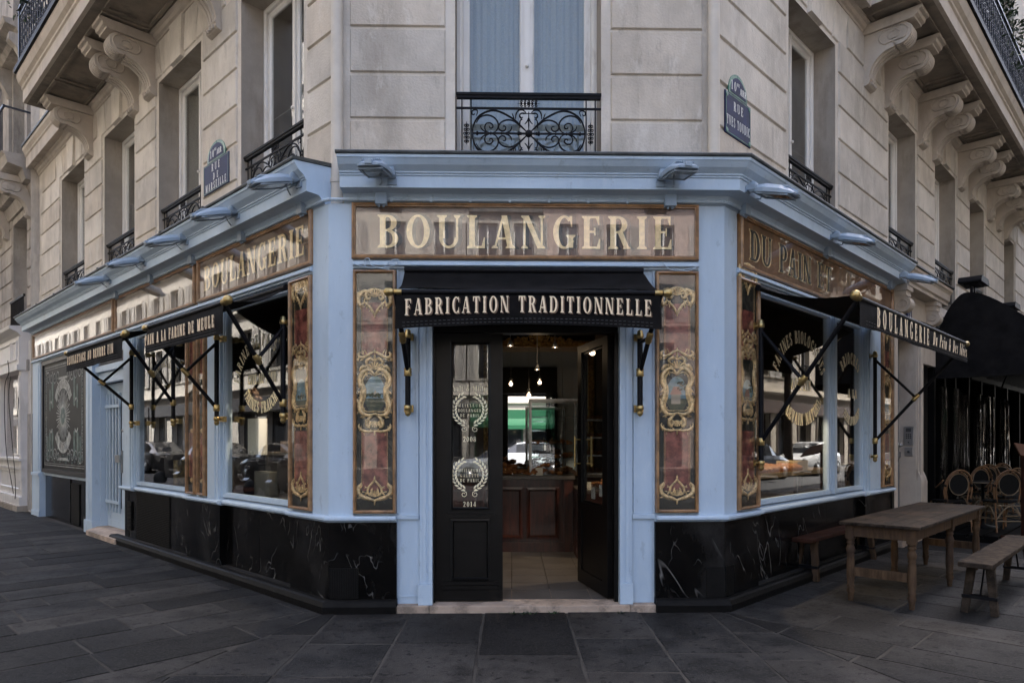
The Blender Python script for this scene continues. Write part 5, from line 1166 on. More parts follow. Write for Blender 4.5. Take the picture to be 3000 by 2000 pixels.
bench(rloc(3.17, 7.26) @ Matrix.Translation((-.13, 0, 0)), 2.25, .25, WOODR, None, WOODL, "reddish brown bench between the farm table and the black marble wall")

# ------------------------------------------------------------------ rattan terrace chairs
def chair(label):
    t = thing("terrace_chair", label, "chair", W, (0, 0, 0), "rattan chairs on the restaurant terrace")
    r = .0125
    b = MB()
    arch = lambda w_, z0, zt, y0, y1, k=12: [(-w_ * cos(pi * i / k) * (1 if 0 < i < k else 1), y0 + (y1 - y0) * sin(pi * i / k), z0 + (zt - z0) * sin(pi * i / k) ** .8) for i in range(k + 1)]
    b.tube([(-.19, -.06, 0), (-.185, -.01, .45)] + arch(.215, .60, .93, -.02, -.07) + [(.185, -.01, .45), (.19, -.06, 0)], r, 7)
    b.tube([(-.15, 0, .45)] + arch(.175, .60, .90, -.005, -.05) + [(.15, 0, .45)], r * .95, 7)
    b.tube([(-.22, .16, .66), (-.235, .05, .72)] + [(-.225, -.02, .78)], r * .9, 6); b.tube([(.22, .16, .66), (.235, .05, .72), (.225, -.02, .78)], r * .9, 6)
    b.build("back_frame", RATTAN, t)
    b = MB(); A = Matrix.Rotation(R_(90), 4, 'X')
    b.prism([(.15 * cos(a), .715 + .16 * sin(a)) for a in [2 * pi * i / 22 for i in range(22)]], 'y', -.034, -.022)
    for x, z in ((0, .915), (-.205, .70), (.205, .70), (-.19, .47), (.19, .47)): b.ball((x, -.04 if z > .8 else -.02, z), .03, 8, sc=(1.0 if z > .8 else .8, 1.1, 1.0))
    b.build("woven_back", RATB, t)
    b = MB(); b.tube([(.148 * cos(a), -.038, .715 + .158 * sin(a)) for a in [2 * pi * i / 26 for i in range(26)]], .0055, 5, closed=True); b.build("pale_ring", PALEP, t)
    b = MB(); b.prism([(.22 * cos(a), .19 + .21 * sin(a)) for a in [2 * pi * i / 22 for i in range(22)]], 'z', .44, .465); b.build("seat", RATB, t, bevel=.006)
    for s in (-1, 1): b = MB(); b.tube([(s * .18, .40, 0), (s * .165, .34, .44)], r, 7); b.build("leg", RATTAN, t)
    b = MB()
    for y in (-.045, .385): b.tube([(-.19, y, .17), (.19, y, .17)], r * .7, 6); b.tube([(-.17, y * .95, .40), (.17, y * .95, .40)], r * .7, 6); b.tube(smooth([(-.18, y, .2), (-.09, y, .33), (0, y, .395)]), r * .7, 6); b.tube(smooth([(.18, y, .2), (.09, y, .33), (0, y, .395)]), r * .7, 6)
    for x in (-.185, .185): b.tube([(x, -.045, .20), (x, .385, .20)], r * .7, 6); b.tube(smooth([(x, -.03, .2), (x, .16, .40), (x, .37, .2)]), r * .7, 6)
    b.build("brace", PALEP, t)
    return t
PZ = .10
def chair_at(x, y, deg): return Matrix.Translation((x, y, PZ)) @ Matrix.Rotation(R_(deg), 4, 'Z')
spots = [(6.67, 10.42, 3, "cane chair with black oval back, leftmost of the front row behind the farm table"), (7.40, 10.38, -4, "cane chair with its whole pale ringed back above the end of the grey bench"),
         (7.93, 11.8, 8, "cane chair in the second row, its arch filling the gap between the two front chairs"), (8.6, 12.6, -6, "cane chair standing just behind the second row arch, half covered by it"), (9.2, 13.1, -10, "cane chair at the very back, only its top arch showing"), (8.02, 11.1, 4, "cane chair right behind the chair by the bench end, its arch just above it"), (8.45, 10.9, -8, "cane chair cut off by the photo's edge")]
c0 = chair(spots[0][3])
for i, (x, y, d, lb) in enumerate(spots):
    lb = lb if lb[0] != 'l' else lb
    if i == 0: base = c0
    else: copy_tree(c0, chair_at(x, y, d), lb)
c0.matrix_basis = chair_at(*spots[0][:3])
def round_table(x, y, label):
    t = thing("bistro_table", label, "table", W, (x, y, PZ)); b = MB(); b.lathe([(.29, .70), (.30, .705), (.30, .725), (.295, .73)], (x, y, PZ), 24); b.build("top", RATB, t)
    b = MB(); b.tube([(x + .302 * cos(a), y + .302 * sin(a), PZ + .715) for a in [2 * pi * i / 30 for i in range(30)]], .009, 5, closed=True); b.build("edge_band", PALEP, t)
    b = MB(); b.lathe([(.20, 0), (.20, .015), (.03, .05), (.022, .1), (.022, .68), (.08, .70)], (x, y, PZ), 14); b.build("pedestal", IRON, t)
round_table(7.45, 11.0, "small round bistro table with a pale metal edge among the cane chairs")
t = thing("menu_stand", "slanted brown wooden menu board on a post beside the cane chairs", "menu stand", W, (7.05, 9.55, PZ))
A = Matrix.Translation((7.12, 9.62, 1.33)) @ Matrix.Rotation(R_(-12), 4, 'Z') @ Matrix.Rotation(R_(9), 4, 'Y') @ Matrix.Rotation(R_(35), 4, 'X')
b = MB(A); b.box(-.12, .36, -.15, .15, -.012, .012); b.framebox(-.37, .37, -.26, .26, .03, 0, 0) if False else None; b.build("board", mat("menu_board_wood", (.055, .024, .012), .7, var=.4, spec=.15), t, bevel=.004)
b = MB(); b.box(7.10, 7.16, 9.64, 9.70, PZ, 1.30); b.box(6.95, 7.31, 9.45, 9.89, PZ, PZ + .03); b.build("post", BROWNW, t)
# ------------------------------------------------------------------ stone house doorway right of the shop
t = thing("stone_doorway", "carved limestone doorway with scrolled consoles and hood around a grey door right of the bakery", "doorway", R, (5.4, 0, 0))
b = MB(R)
b.wall(4.822, 6.20, .0, 3.58, -.03, .60, [(4.98, 5.88, .10, 2.95)], 0); b.box(6.2005, 7.0, -.029, .6, 2.64, 3.58)
b.box(5.90, 5.94, -.052, -.0305, .9, 2.99); b.box(5.96, 6.06, -.075, -.0305, .9, 3.05); b.box(6.08, 6.16, -.06, -.0305, .9, 3.05); b.box(5.885, 6.22, -.10, -.0305, .0, .87)
b.prism([(-.0305, .87), (-.10, .87), (-.085, .93), (-.0305, 1.06)], 'x', 5.90, 6.20)
b.box(4.83, 6.15, -.05, -.0305, 3.06, 3.16)
b.box(6.201, 6.30, .02, .6, .0, 2.6395)
b.build("surround", STONE2, t)
b = MB(R); b.band([(-.1, 3.585), (.20, 3.585), (.20, 3.63), (.225, 3.65), (.235, 3.74), (.25, 3.77), (.27, 3.79), (.27, 3.83), (-.1, 3.86)], 4.86, 7.0); b.build("hood", STONE2, t)
b = MB(R); b.band([(-.1, 3.863), (.275, 3.834), (.29, 3.838), (.29, 3.858), (-.1, 3.89)], 4.86, 7.01); b.build("hood_flashing", ZINC, t)
for x in (4.96, 6.52):
    b = MB(R); b.box(x - .14, x + .14, -.19, -.031, 3.52, 3.584); b.box(x - .12, x + .12, -.17, -.031, 3.45, 3.519)
    pr = [(.03, 3.449), (.17, 3.449)] + [(.12 + .10 * cos(a), 3.34 + .11 * sin(a)) for a in [R_(70 - i * 20) for i in range(12)]] + [(.10, 3.16), (.03, 3.08)]
    b.prism([(-o, z) for o, z in pr], 'x', x - .10, x + .10)
    for sx in (x - .102, x + .102): b.tube([(sx, -.12 + .06 * cos(a), 3.34 + .05 * sin(a)) for a in [2 * pi * i / 14 for i in range(14)]], .01, 5, closed=True)
    b.build("console", STONE2, t)
d = MB(R); y = .20
d.box(4.98, 5.88, y, y + .05, .10, 2.95); d.moulding(5.05, 5.42, .25, 1.15, [(0, y), (0, y - .02), (.03, y - .02), (.045, y)]); d.moulding(5.47, 5.84, .25, 1.15, [(0, y), (0, y - .02), (.03, y - .02), (.045, y)])
d.box(4.99, 5.87, y - .03, y - .001, 1.22, 1.30); d.box(5.425, 5.46, y - .025, y - .001, .12, 2.9)
for x in (5.235, 5.655):
    d.tube([(x + .15 * cos(a), y - .005, 2.25 + .38 * sin(a)) for a in [2 * pi * i / 24 for i in range(24)]], .025, 6, closed=True)
do = d.build("door", GREYD, t)
g = MB(R)
for x in (5.235, 5.655): g.prism([(x + .13 * cos(a), 2.25 + .36 * sin(a)) for a in [2 * pi * i / 24 for i in range(24)]], 'y', y - .008, y - .001)
g.build("oval_window", mat("dark_oval_glass", (.006, .006, .007), .1), do)
g = MB(R); g.lathe([(.012, 0), (.016, .05), (.034, .065), (.036, .085), (.02, .10)], (5.50, y, 1.42), 12, 0, Matrix.Rotation(R_(90), 4, 'X')); g.ball((5.80, y - .04, 1.40), .03, 8); g.build("door_knob", STEEL, do)
b = MB(R); b.box(4.95, 5.9, -.10, .2, -.02, .10); b.build("threshold", STEPM, t)
t = thing("intercom", "steel intercom panels on the stone jamb beside the grey door", "intercom", R, (5.875, .08, 1.3))
b = MB(R); b.box(5.868, 5.8799, .0, .13, 1.40, 1.68); b.box(5.868, 5.8799, .01, .12, 1.24, 1.37); b.build("panel", STEEL, t, bevel=.003)
b = MB(R); b.box(5.862, 5.8678, .03, .10, 1.60, 1.655); [b.box(5.862, 5.8678, .03 + i * .026, .048 + i * .026, 1.50 + j * .026, 1.518 + j * .026) for i in range(3) for j in range(3)]; b.ball((5.866, .065, 1.445), .012, 6); b.ball((5.866, .065, 1.305), .02, 8); b.build("button", mat("dark_buttons", (.06, .06, .06), .4), t)
t = thing("house_number", "small blue enamel number plate 34 above the doorway behind the awning", "number plate", R, (5.4, -.06, 3.2))
b = MB(R); b.box(5.30, 5.54, -.064, -.0505, 3.17, 3.35); b.build("plate", PLATE, t)
b = MB(R); text(b, "34", .11, .8, fit=.15, x=5.345, z=3.205, y=-.0645, th=.001); b.build("lettering", ENW, t)

# ------------------------------------------------------------------ restaurant next door
t = thing("restaurant", "black restaurant front with tall glass doors and hanging clear plastic curtains", "restaurant", R, (11, 0, 0))
b = MB(R); b.box(7.001, 22, .0, .3, 2.62, 3.52); b.box(6.31, 22, .03, .3, .0, .42)
xs = [6.31, 6.95, 7.62, 8.35, 9.4, 10.5, 11.8, 13.2, 14.8, 16.5, 18.5, 20.5, 21.9]
for x in xs: b.box(x, x + (.26 if x < 6.5 else .11), -.02, .3, .42, 2.62)
b.build("frame", BLPL, t)
RGL = glass_mat('restaurant_glass', (.8, .8, .8), gain=.45, f0=.03)
for a, c in zip(xs, xs[1:]): g = MB(R); g.box(a + (.26 if a < 6.5 else .11), c, .10, .106, .42, 2.62); g.build("pane", RGL, t)
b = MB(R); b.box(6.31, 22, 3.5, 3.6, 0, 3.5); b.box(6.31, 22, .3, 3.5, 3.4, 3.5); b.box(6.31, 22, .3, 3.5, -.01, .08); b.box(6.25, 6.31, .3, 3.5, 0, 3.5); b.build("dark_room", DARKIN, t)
q = random.Random(5)
for x0_, w2, yy in ((7.05, .34, -.10), (7.68, .28, -.14), (8.5, .6, -.06), (9.6, .7, -.10), (10.7, .8, -.06), (12.0, .9, -.1)):
    b = MB(R); n = 26; ph = q.uniform(0, 6)
    v = [(x0_ + w2 * i / n + .02 * sin(5 * z + i) * .3, yy + .035 * sin(i * 1.15 + ph) + .02 * sin(i * .5 + z * 1.3), z) for z in [.35 + k * .33 for k in range(7)] for i in range(n + 1)]
    b.add(v, [(j * (n + 1) + i, j * (n + 1) + i + 1, (j + 1) * (n + 1) + i + 1, (j + 1) * (n + 1) + i) for j in range(6) for i in range(n)], 0, True); b.build("plastic_curtain", PLAST, t)
t = thing("terrace_platform", "low black wooden terrace platform under the cane chairs", "platform", R, (9, -1, 0))
b = MB(R); [b.box(6.25, 17, -.18 - i * .2, -.005 - i * .2, .06, PZ - .001) for i in range(12)]; b.box(6.26, 17, -2.4, -.004, .0, .0595); b.build("deck", BLPL, t); b = MB(R); b.box(6.245, 17, -2.42, -2.405, .0, PZ); b.build("front_board", BLPL, t)
t = thing("restaurant_awning", "large domed black awning over the restaurant terrace", "awning", R, (10, -.5, 3))
pf = smooth([(0, 2.72), (.03, 3.05), (.14, 3.42), (.30, 3.68), (.46, 3.77), (.75, 3.66), (1.2, 3.3), (1.7, 2.8)], 4)
b = MB(R); n = len(pf); nx = 40
v = [(7.03 + 12 * i / nx, -o, z + .012 * sin(i * 2.1)) for i in range(nx + 1) for o, z in pf]; nv = len(v); v += [(x, y + .006, z - .006) for x, y, z in v]
fs = [(i * n + k, i * n + k + 1, (i + 1) * n + k + 1, (i + 1) * n + k) for i in range(nx) for k in range(n - 1)]
b.add(v, fs + [tuple(nv + k for k in f[::-1]) for f in fs], 0, True)
b.prism([(-o, z) for o, z in pf] + [(-1.7, 2.45), (-.02, 2.45)], 'x', 7.02, 7.028)
b.build("canopy", CLOTH, t)
b = MB(R); v = [(7.03 + 12 * i / 90, -1.705 - .012 * sin(i * .7), z) for z in (2.36, 2.6, 2.82) for i in range(91)]; nv = len(v); v += [(x, y - .005, z) for x, y, z in v]
fs = [(j * 91 + i, j * 91 + i + 1, (j + 1) * 91 + i + 1, (j + 1) * 91 + i) for j in range(2) for i in range(90)]; b.add(v, fs + [tuple(nv + k for k in f[::-1]) for f in fs], 0, True); b.build("valance", CLOTH, t)
b = MB(R); [b.tube([(x, -.05, 2.6), (x, -.45, 3.72), (x, -1.68, 2.78)], .018, 6) for x in (7.1, 9.4, 12.4, 15.4, 18.2)]; b.build("awning_frame", IRON, t)
for x, lb in ((7.45, "black hooded terrace lamp perched on top of the restaurant awning"), (10.4, "second black hooded lamp farther along the restaurant awning at the photo's edge")):
    t = thing("terrace_lamp", lb, "lamp", R, (x, -.45, 3.78), "lamps on the restaurant awning")
    b = MB(R); b.prism([(x - .30, 3.98), (x - .24, 4.05), (x + .24, 4.05), (x + .30, 3.98), (x + .30, 3.95), (x - .30, 3.95)], 'y', -.62, -.30); b.build("hood", IRON, t, bevel=.01)
    b = MB(R); [b.box(x + s * .08 - .02, x + s * .08 + .02, -.47, -.43, 3.72, 3.95) for s in (-1, 1)]; b.box(x - .2, x + .2, -.56, -.36, 3.93, 3.9495); b.build("bracket", IRON, t)

# ------------------------------------------------------------------ neighbouring house at the left
nb = thing("neighbour_building", "older grey limestone neighbour house with a white shopfront at street level", "building", L, (-16, 2, 0))
b = MB(L); bk_ = MB(L); NW = [(-13.95, -12.52), (-17.0, -15.6), (-20, -18.6)]
YN = .17
b.wall(-24, -11.40, 3.5, 19, YN, .6, [(a, c, 3.95, 6.35) for a, c in NW] + [(a, c, 7.2, 9.8) for a, c in NW] + [(a, c, 10.9, 13.3) for a, c in NW], 0, 1)
b.box(-24, -11.40, .6, .7, 0, 19) if False else None
b.build("wall", [STONEO, STONEO], nb)
for i, z0 in enumerate([3.9 + .40 * k for k in range(7)]):
    pr = [-24] + [e for a, c in sorted(NW) for e in (a - .06, c + .06)] + [-11.55]
    for k in range(0, len(pr), 2): block(bk_, pr[k], pr[k + 1], z0 + .014, z0 + .386, YN, .02)
bk_.split("ashlar_course", [STONEO] * 3, nb, tol=.05)
b = MB(L); b.tube([(-11.385, .12, -.0), (-11.385, .12, 7)], .03, 8); b.build("black_pipe", CABLE, nb)
b = MB(L); b.band([(-.17, 6.72), (.05, 6.75), (.10, 6.95), (.35, 7.0), (.40, 7.15), (.45, 7.2), (-.17, 7.24)], -24, -11.5); b.band([(-.17, 6.50), (-.12, 6.50), (-.08, 6.62), (-.05, 6.72), (-.17, 6.72)], -24, -11.41); b.build("balcony_slab", STONEO, nb)
for x in (-12.05, -14.4, -15.15): corbel(L, x, .22); bpy.data.objects[[o.name for o in S.objects if o.name.startswith("corbel")][-1]].parent = None; o_ = S.objects[-1]; attach(o_, nb)
b = MB(L); b.box(-24, -11.55, -.42, -.38, 8.1, 8.14); [b.tube([(-23.9 + i * .14, -.40, 7.24), (-23.9 + i * .14, -.40, 8.1)], .009, 4) for i in range(88)]; b.box(-11.58, -11.54, -.42, .17, 8.1, 8.13); b.build("balcony_railing", IRON2, nb)
for a, c in NW:
    f = MB(L); yy = YN + .30; f.moulding(a, c, 7.25, 9.799, [(0, yy + .05), (0, yy - .01), (.06, yy - .01), (.06, yy + .05)]); m_ = (a + c) / 2; f.box(m_ - .05, m_ + .05, yy, yy + .04, 7.312, 9.737); o = f.build('window', WHITE, nb)
    g = MB(L); g.box(a + .061, c - .061, yy + .042, yy + .047, 7.312, 9.737); g.build('pane', GLASSU, o)
    f = MB(L); f.band([(-.17, 9.95), (.02, 9.97), (.10, 10.06), (.28, 10.10), (.32, 10.2), (-.17, 10.26)], a - .35, c + .35); f.build('window_hood', STONEO, nb)
    for xx in (a - .22, c + .22): f = MB(L); f.prism([(.169, 9.949), (-.20, 9.949), (-.22, 9.8), (-.10, 9.7), (.10, 9.35), (.169, 9.3)], 'x', xx - .1, xx + .1); f.box(xx - .11, xx + .11, .10, .169, 7.25, 9.28); f.build('hood_console', STONEO, nb)
    f = MB(L); yy = YN + .30; f.moulding(a, c, 3.95, 6.349, [(0, yy + .05), (0, yy - .01), (.06, yy - .01), (.06, yy + .05)]); m_ = (a + c) / 2; f.box(m_ - .06, m_ + .06, yy, yy + .04, 4.012, 6.285); o = f.build("window", WHITE, nb)
    for s in range(3): f_ = 4.6 + s * .55; g = MB(L); g.box(a + .061, c - .061, yy + .01, yy + .035, f_, f_ + .03); g.build("glazing_bar", WHITE, o)
    g = MB(L); g.box(a + .061, c - .061, yy + .042, yy + .047, 4.012, 6.285); g.build("pane", GLASSU, o)
    ri = MB(L); ri.box(a + .01, c - .01, .10, .14, 4.55, 4.6); [ri.tube([(a + .04 + i * .1, .12, 3.95), (a + .04 + i * .1, .12, 4.55)], .008, 4) for i in range(14)]; ri.build("window_railing", IRON, nb)
b = MB(L); b.box(-24, -11.45, 1.8, 1.9, 3.6, 19); b.box(-24, -11.45, .6, 1.8, 3.8, 3.9); b.build("room_interior", ROOMIN, nb)
ws = thing("white_shopfront", "white panelled neighbour shopfront with a dark display window past the etched advertising panel", "shopfront", L, (-15, 0, 0))
b = MB(L)
b.band([(-.17, 3.60), (.05, 3.60), (.12, 3.68), (.25, 3.74), (.27, 3.80), (-.17, 3.84)], -24, -11.86)
b.box(-24, -11.86, -.10, .3, 3.02, 3.5995); b.box(-24, -11.83, -.14, .3, 2.90, 3.0195)
for x0_, x1_ in ((-14.6, -12.55), (-12.42, -11.98)): b.moulding(x0_, x1_, 3.12, 3.52, [(0, -.10), (0, -.125), (.03, -.125), (.045, -.10)])
b.box(-12.05, -11.85, -.06, .3, .62, 2.899); b.moulding(-12.03, -11.87, 1.15, 2.8, [(0, -.06), (0, -.075), (.02, -.075), (.03, -.06)])
b.box(-24, -12.0501, -.02, .3, .30, 1.04); b.box(-24, -11.84, -.10, .3, 1.0405, 1.09); b.box(-24, -11.84, -.07, .3, .86, .9); b.box(-24, -11.83, -.10, .3, .12, .2995); b.moulding(-14.2, -12.15, .42, .82, [(0, -.02), (0, -.045), (.03, -.045), (.045, -.02)])
b.box(-12.0495, -11.85, -.05, .3, .30, .6195)
b.box(-14.4, -14.25, -.02, .3, 1.091, 2.899)
b.box(-11.849, -11.16, .06, .55, 0.0, 3.5)
b.build("panelling", SHOPW, ws)
b = MB(L); b.box(-11.7, -11.3, .02, .0595, 0.05, 2.0); b.box(-11.60, -11.50, -.02, .0195, 2.88, 3.1); b.build("grey_pier_panel", mat("grey_render", (.26, .25, .24), .8, var=.15), ws)
b = MB(L); b.box(-24, -11.82, -.14, .3, -.02, .1195); [b.box(-14.0, -12.3, -.155, -.1405, .0 + i * .03, .015 + i * .03) for i in range(4)]; b.build("stone_base", REVEAL, ws)
g = MB(L); g.box(-24, -12.051, .10, .106, 1.091, 2.899); g.build("pane", RGL, ws)
b = MB(L); b.box(-24, -11.9, 2.5, 2.6, 0, 3.0); b.box(-24, -11.9, .11, 2.5, .9, 1.0); b.build("dark_room", DARKIN, ws)
b = MB(L); q = random.Random(8)
for i in range(14): x = -14.2 + i * .16; h = q.uniform(.15, .6); b.box(x, x + q.uniform(.06, .14), .5 + q.uniform(0, .6), .9 + q.uniform(0, .4), 1.0, 1.0 + h, i % 3)
b.build("goods_on_display", [mat("muted_red", (.25, .06, .05), .6), mat("muted_grey", (.3, .3, .3), .6), mat("muted_dark", (.05, .05, .06), .6)], ws)
t = thing("hanging_cable", "thin black cables drooping down the white neighbour shopfront", "cable", L, (-12.4, -.15, 2.9))
for pts in ([(-12.60, -.16, 3.15), (-12.50, -.16, 2.88), (-12.95, -.15, 2.65), (-13.0, -.15, 2.0), (-12.85, -.14, 1.2), (-12.5, -.13, .7), (-12.25, -.12, .35)], [(-12.35, -.15, 2.8), (-12.55, -.15, 2.3), (-12.15, -.13, 1.0), (-12.05, -.12, .5), (-12.1, -.12, .25)], [(-11.92, -.10, 2.35), (-11.88, -.10, 2.25), (-12.0, -.10, 1.95)]):
    b = MB(L); b.tube(smooth(pts, 6), .008, 5); b.build("cable", CABLE, t)

# ------------------------------------------------------------------ inside the bakery
room = thing("shop_interior", "dark bakery interior with marble tile floor seen through the open door", "interior", W, (0, 8, 0))
def Lw(x, y): p = L @ Vector((x, y, 0)); return (p.x, p.y)
def Rw(x, y): p = R @ Vector((x, y, 0)); return (p.x, p.y)
def Fw(x, y): p = F @ Vector((x, y, 0)); return (p.x, p.y)
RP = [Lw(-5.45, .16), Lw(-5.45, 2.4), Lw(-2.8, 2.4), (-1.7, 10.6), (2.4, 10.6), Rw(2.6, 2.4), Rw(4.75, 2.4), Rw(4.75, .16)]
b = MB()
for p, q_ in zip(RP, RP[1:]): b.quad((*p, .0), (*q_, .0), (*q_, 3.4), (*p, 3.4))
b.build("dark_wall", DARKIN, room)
fl = [Lw(-5.45, .16), Lw(0, .16), Fw(-.70, .16), Fw(-.70, .56), Fw(.93, .56), Fw(.93, .16), Rw(0, .16)][:2] + [Rw(0, .16)] + RP[::-1][:-1]
b = MB(); b.prism(fl, 'z', 3.36, 3.42); b.build("ceiling", DARKIN, room)
b = MB(); tile = .36
for i in range(-16, 16):
    for j in range(0, 17):
        x0_, y0_ = i * tile, 6.24 + j * tile
        P = clip([(x0_, y0_), (x0_ + tile - .005, y0_), (x0_ + tile - .005, y0_ + tile - .005), (x0_, y0_ + tile - .005)], [half(RP[3], RP[4], (0, 7)), half(Fw(-1, .17), Fw(1, .17), (0, 9)), half(Lw(-5, .17), Lw(0, .17), (0, 9)), half(Rw(0, .17), Rw(5, .17), (0, 9)), (1, 0, 2.3), (-1, 0, 1.7)])
        if P: b.prism(P, 'z', .03, .062 + rs.uniform(0, .0008))
b.build("floor_tile", FLOORT, room)
b = MB(); b.box(-1.6, 2.3, 10.35, 10.595, .06, .9); b.box(-.75, -.42, 10.4, 10.595, .9, 3.2); b.box(1.25, 1.6, 10.4, 10.595, .9, 3.2); b.moulding(1.29, 1.56, 1.4, 2.9, [(0, 0), (0, 0)]) if False else None; b.build("panelled_dado", CREAMIN, room)
t = thing("wall_mirror", "large gilt framed mirror with carved crest on the bakery's back wall", "mirror", W, (.4, 10.3, 1.0))
b = MB(); b.box(-.32, 1.13, 10.33, 10.345, 1.02, 2.86); b.build("mirror_glass", MIRROR, t)
b = MB(); b.moulding(-.42, 1.22, .95, 2.95, [(0, 10.344), (0, 10.28), (.03, 10.26), (.06, 10.30), (.085, 10.29), (.10, 10.344)])
for i in range(60):
    u = i / 60 * 7.1; p = (u - .42, 2.91) if u < 1.64 else ((1.18, 2.91 - (u - 1.64)) if u < 3.6 else ((1.18 - (u - 3.6), .98) if u < 5.2 else (-.38, .98 + u - 5.2)))
    b.ball((p[0], 10.27, p[1]), .028, 6, sc=(1, .6, 1))
for s in (-1, 1):
    for k, (x, z, r) in enumerate(((.10, 3.0, .06), (.22, 2.97, .05), (.32, 2.95, .045), (.44, 2.94, .035), (.06, 3.09, .05))): b.tube([(.40 + s * (x + a), 10.26, z + c) for a, c in spiral(0, 0, r, .012, 200 - 60 * k, 1.3, 12)], .014, 6); b.ball((.40 + s * (x + .03), 10.25, z), .03, 6)
b.ball((.40, 10.25, 3.0), .08, 10, sc=(1, .5, 1)); b.ball((.40, 10.25, 2.90), .05, 8, sc=(1, .5, 1))
b.build("gilt_frame", GILT, t)
t = thing("bakery_counter", "dark mahogany panelled counter loaded with pastries inside the bakery", "counter", W, (.2, 9, .06))
b = MB(); b.box(-1.0, .78, 8.85, 9.5, .062, .98); b.box(.781, 1.6, 8.35, 9.3, .062, .84)
for x0_, x1_ in ((-.9, -.42), (-.38, .14), (.18, .60)): b.moulding(x0_, x1_, .22, .88, [(0, 8.85), (0, 8.83), (.03, 8.825), (.05, 8.849)])
b.moulding(.84, 1.5, .2, .76, [(0, 8.35), (0, 8.33), (.03, 8.325), (.05, 8.349)]); b.box(.66, .76, 8.82, 8.8499, .062, .97); b.box(-1.0, .78, 8.83, 8.8499, .062, .18)
b.build("cabinet", BROWNW, t)
b = MB(); b.box(-1.03, .80, 8.80, 9.52, .981, 1.03); b.box(.80, 1.62, 8.30, 9.30, .841, .875); b.build("marble_top", FLOORT, t, bevel=.005)
t = thing("display_case", "tall glass pastry case with steel edges on the bakery counter", "display case", W, (.55, 9.1, 1.03))
b = MB(); X0, X1, Y0, Y1, Z0, Z1 = .24, .86, 8.95, 9.42, 1.031, 1.98
for x in (X0, X1):
    for y in (Y0, Y1): b.box(x - .014, x + .014, y - .014, y + .014, Z0, Z1)
for x0_, x1_, y0_, y1_ in ((X0, X1, Y0 - .015, Y0 + .013), (X0, X1, Y1 - .013, Y1 + .015), (X0 - .016, X0 + .012, Y0, Y1), (X1 - .012, X1 + .016, Y0, Y1)): b.box(x0_, x1_, y0_, y1_, Z1 + .0005, Z1 + .03)
b.build("steel_edge", STEEL, t)
b = MB(); [b.box(X0 + .015, X1 - .015, Y0 + .02, Y1 - .015, z, z + .006) for z in (1.25, 1.42, 1.60, 1.78)]; b.build("glass_shelf", GLASS, t)
b = MB(); b.box(X0 + .015, X1 - .015, Y0 - .004, Y0, Z0, Z1); b.build("pane", GLASS, t)
b = MB(); b.tube([(.845, 8.6, .88), (.845, 8.6, 1.55)], .009, 8); b.tube([(1.5, 8.4, .88), (1.5, 8.4, 1.4)], .008, 8); b.build("steel_upright", STEEL, t)
def croissant(label, cat, grp):
    b = MB(); n = 11; pts = [(.07 * cos(R_(-20 + 220 * i / (n - 1))), .05 * sin(R_(-20 + 220 * i / (n - 1))), .02) for i in range(n)]
    b.tube(pts, [.006, .014, .019, .025, .028, .031, .028, .025, .019, .014, .006], 8); o = b.build("croissant", BREAD); return tag(o, label, cat, grp)
def loaf(ln, r, label, grp, name="bread_loaf"):
    b = MB(); n = 9; b.tube([(-ln / 2 + ln * i / (n - 1), .006 * sin(i), r * .75) for i in range(n)], [r * .35, r * .75, r * .95, r, r * 1.03, r, r * .95, r * .75, r * .35], 10, fl=.9)
    for i in range(3): b.ball((-ln * .25 + ln * .25 * i, 0, r * 1.62), r * .5, 6, sc=(1.2, .5, .25), A=Matrix.Rotation(.6, 4, 'Z'))
    o = b.build(name, BREAD); return tag(o, label, "bread", grp)
q = random.Random(11)
cr = croissant("golden brown pastry heaped on the bakery counter behind the open door", "pastry", "pastries on the counter"); n = 0
for (x0_, x1_, y0_, y1_, z, cnt) in ((.26, .78, 8.86, 9.3, 1.04, 26), (-.5, .2, 8.88, 9.35, 1.04, 16), (.86, 1.5, 8.36, 8.85, .885, 22), (.3, .8, 9.0, 9.3, 1.26, 6), (.3, .8, 9.0, 9.3, 1.43, 6)):
    for i in range(cnt):
        o = cr if n == 0 else cr.copy()
        if n: S.collection.objects.link(o)
        n += 1; lift = .035 * (i % 3 == 1) + .06 * (i % 5 == 2) if cnt > 10 else 0
        o.location = (q.uniform(x0_, x1_), q.uniform(y0_, y1_), z + lift); o.rotation_euler = (q.uniform(-.2, .2), q.uniform(-.2, .2), q.uniform(0, 6.28)); s_ = q.uniform(.85, 1.25); o.scale = (s_, s_, s_)
for x, y, z, w2, lb in ((.30, 8.82, 1.035, .09, "white price card leaning before the higher pastry heap on the counter"), (.86, 8.32, .885, .09, "white price card at the near corner of the lower pastry tray"), (1.16, 8.31, .885, .07, "white price card in the middle of the lower pastry tray")):
    b = MB(Matrix.Translation((x, y, z)) @ Matrix.Rotation(R_(-18), 4, 'X')); b.box(0, w2, 0, .003, 0, .10); tag(b.build("price_card", PAPER), lb, "price card", "price cards on the counter")
t = thing("bread_rack", "tall dark rack with rows of baguettes beside the bakery's gilt mirror", "rack", W, (1.2, 9.6, .06))
b = MB(); [b.box(x, x + .03, y, y + .03, .062, 2.0) for x in (.98, 1.5) for y in (9.75, 10.05)]; [b.box(.98, 1.53, 9.74, 10.09, z, z + .02) for z in (1.0, 1.25, 1.5, 1.75)]; b.build("frame", STEEL, t)
bg_ = loaf(.36, .035, "baguette on the tall rack beside the gilt mirror", "baguettes on the rack", "baguette"); n = 0
